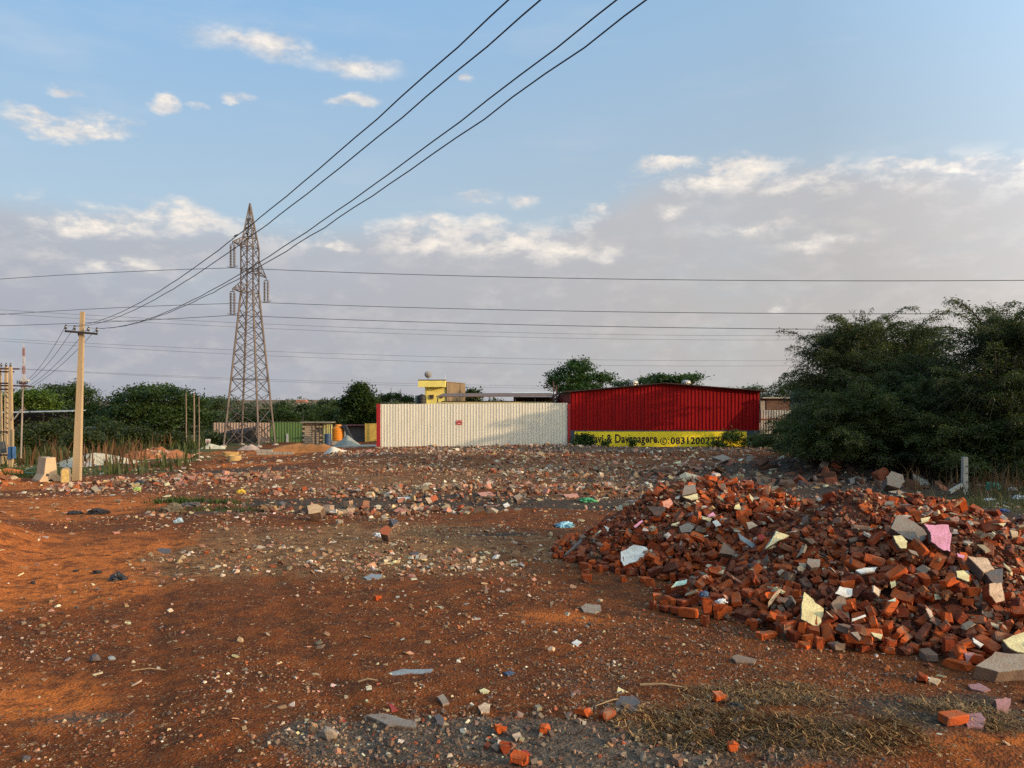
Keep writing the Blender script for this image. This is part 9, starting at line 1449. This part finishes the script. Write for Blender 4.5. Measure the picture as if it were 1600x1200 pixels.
for a in (('plastic_bag', 184, 907, 28, 15, 'black', 'crumpled black bag lying on the orange soil', 'bag', .45, False, 3, (.012, .012, .014)), ('black_rag', 152, 896, 16, 7, 'black2', 'flat black rag left of the crumpled black bag', 'rag', .8, False, 4, (.018, .016, .02)), ('black_rag', 52, 912, 8, 6, 'black2', 'tiny black scrap at the far left of the orange soil', 'rag', .8, False, 6, (.02, .02, .02)), ('black_rag', 118, 893, 9, 4, 'black2', 'small black scrap left of the flat black rag', 'rag', .8, False, 9, (.02, .02, .02)),
          ('black_cloth', 153, 803, 32, 11, 'black2', 'larger black cloth lump at the edge of the left track', 'cloth', .8, False, 7, (.02, .02, .02)), ('black_cloth', 118, 803, 24, 8, 'black2', 'smaller black cloth lump at the edge of the left track', 'cloth', .8, False, 8, (.02, .02, .02)),
          ('plastic_bottle', 882, 824, 28, 11, 'blue', 'crushed pale blue plastic bottle left of the brick heap', 'bottle', .25, False, 5, (.20, .42, .52)), ('plastic_sheet', 918, 784, 28, 9, 'green', 'crumpled green plastic sheet behind the left heap', 'plastic sheet', .4, False, 11, (.08, .34, .14)),
          ('plastic_bag', 594, 839, 18, 9, 'white', 'white plastic bag below the reddish brown rock', 'bag', .4, False, 12, (.66, .66, .66)), ('plastic_scrap', 279, 817, 14, 9, 'paleblue', 'pale blue plastic scrap on the left ground', 'scrap', .4, False, 13, (.34, .46, .52)), ('cloth_heap', 270, 800, 34, 18, 'khaki', 'khaki cloth heap beside green weeds', 'cloth', .9, False, 14, (.12, .09, .055)), ('cloth_heap', 300, 791, 32, 9, 'grey', 'long grey cloth trailing right of the khaki heap', 'cloth', .9, False, 15, (.09, .08, .075)),
          ('plastic_bag', 1552, 765, 22, 15, 'teal', 'teal green bag on the rubbish right of the concrete post', 'bag', .4, False, 16, (.02, .22, .15)), ('plastic_bag', 1583, 767, 13, 8, 'white2', 'white bag right of the teal green bag', 'bag', .4, False, 17, (.55, .55, .55)), ('plastic_scrap', 1567, 800, 22, 6, 'navy', 'dark blue plastic scrap in front of the rubbish', 'scrap', .5, False, 18, (.02, .05, .16)), ('plastic_scrap', 1594, 780, 20, 8, 'white2', 'torn white sheet at the right edge', 'scrap', .5, False, 19, (.5, .5, .5)), ('plastic_scrap', 1545, 782, 18, 5, 'white2', 'torn white sheet below the teal green bag', 'scrap', .5, False, 21, (.5, .5, .5)),
          ('plastic_bag', 1127, 942, 18, 8, 'white', 'small white bag at the foot between the heaps', 'bag', .4, True, 22, (.66, .66, .66)), ('blue_cloth', 1100, 932, 14, 11, 'blue3', 'blue cloth scrap at the foot between the heaps', 'cloth', .8, True, 23, (.05, .09, .17)), ('black_rag', 1152, 1108, 26, 12, 'black3', 'black rag on the dry grass', 'rag', .8, False, 24, (.015, .015, .015)), ('yellow_pot', 377, 771, 14, 9, 'yellow', 'small yellow pot lying on the far left rubble', 'pot', .5, False, 25, (.55, .36, .03)), ('black_bag', 218, 757, 16, 8, 'black4', 'black bag in the rubble right of the concrete pole', 'bag', .5, False, 26, (.015, .015, .015)), ('green_scrap', 214, 767, 12, 8, 'lime', 'lime green scrap in the rubble right of the concrete pole', 'scrap', .5, False, 27, (.30, .40, .10)),
          ('blue_scrap', 795, 1054, 18, 6, 'blue3', 'dull blue scrap right of the blue grey strip', 'scrap', .7, False, 28, (.06, .09, .2)), ('white_scrap', 1182, 1100, 8, 6, 'white', 'small white scrap on top of the dry grass', 'scrap', .5, False, 29, (.66, .66, .66))):
    crumple(*a)
# concrete fence post with its strut
PZ = 21.5; b = Q(1507, 769, PZ); e = empty('fence_post', (b.x, b.y, gz(b.x, b.y)), 'small pale concrete fence post with a slanting strut before the thorn trees', 'fence post')
MB().beam((0, 0, -.1), Q(1507.3, 714, PZ) - e.location, .14, .13, .125).build('shaft', mat('post_concrete', (.36, .33, .28), .9, var=.25, scale=3), e)
MB().beam(Q(1483, 769, PZ - .3) - e.location, Q(1503.5, 757, PZ) - e.location, .09, .08).build('strut', MATS['post_concrete'], e)
for z in (.35, .6, .8): MB().box((.03, -.07, z), (.025, .02, .03)).build('bolt', M_dark, e)
# sticks
for px0, py0, px1, py1, D_, r, lab in ((985, 1091, 930, 1103, 0, .008, 'thin twig pointing left from the six sided slate'), (1000, 1070, 1070, 1074, 0, .012, 'long thin stick left of the dry grass'), (560, 1065, 590, 1063, 0, .01, 'pale stick among stones above the long grey board'), (205, 1048, 260, 1047, 0, .006, 'thin straight twig on the left foreground')):
    a, b = hit(px0, py0, .02, False), hit(px1, py1, .02, False); m_ = a.lerp(b, .5) + Vector((0, 0, .02)); tag(MB().tube([Vector((0, 0, 0)), m_ - a, b - a], r, 6, r * .5).build('stick', mat('dry_stick', (.30, .20, .11), .9, var=.3), None, a), lab, 'stick', 'sticks on the ground')
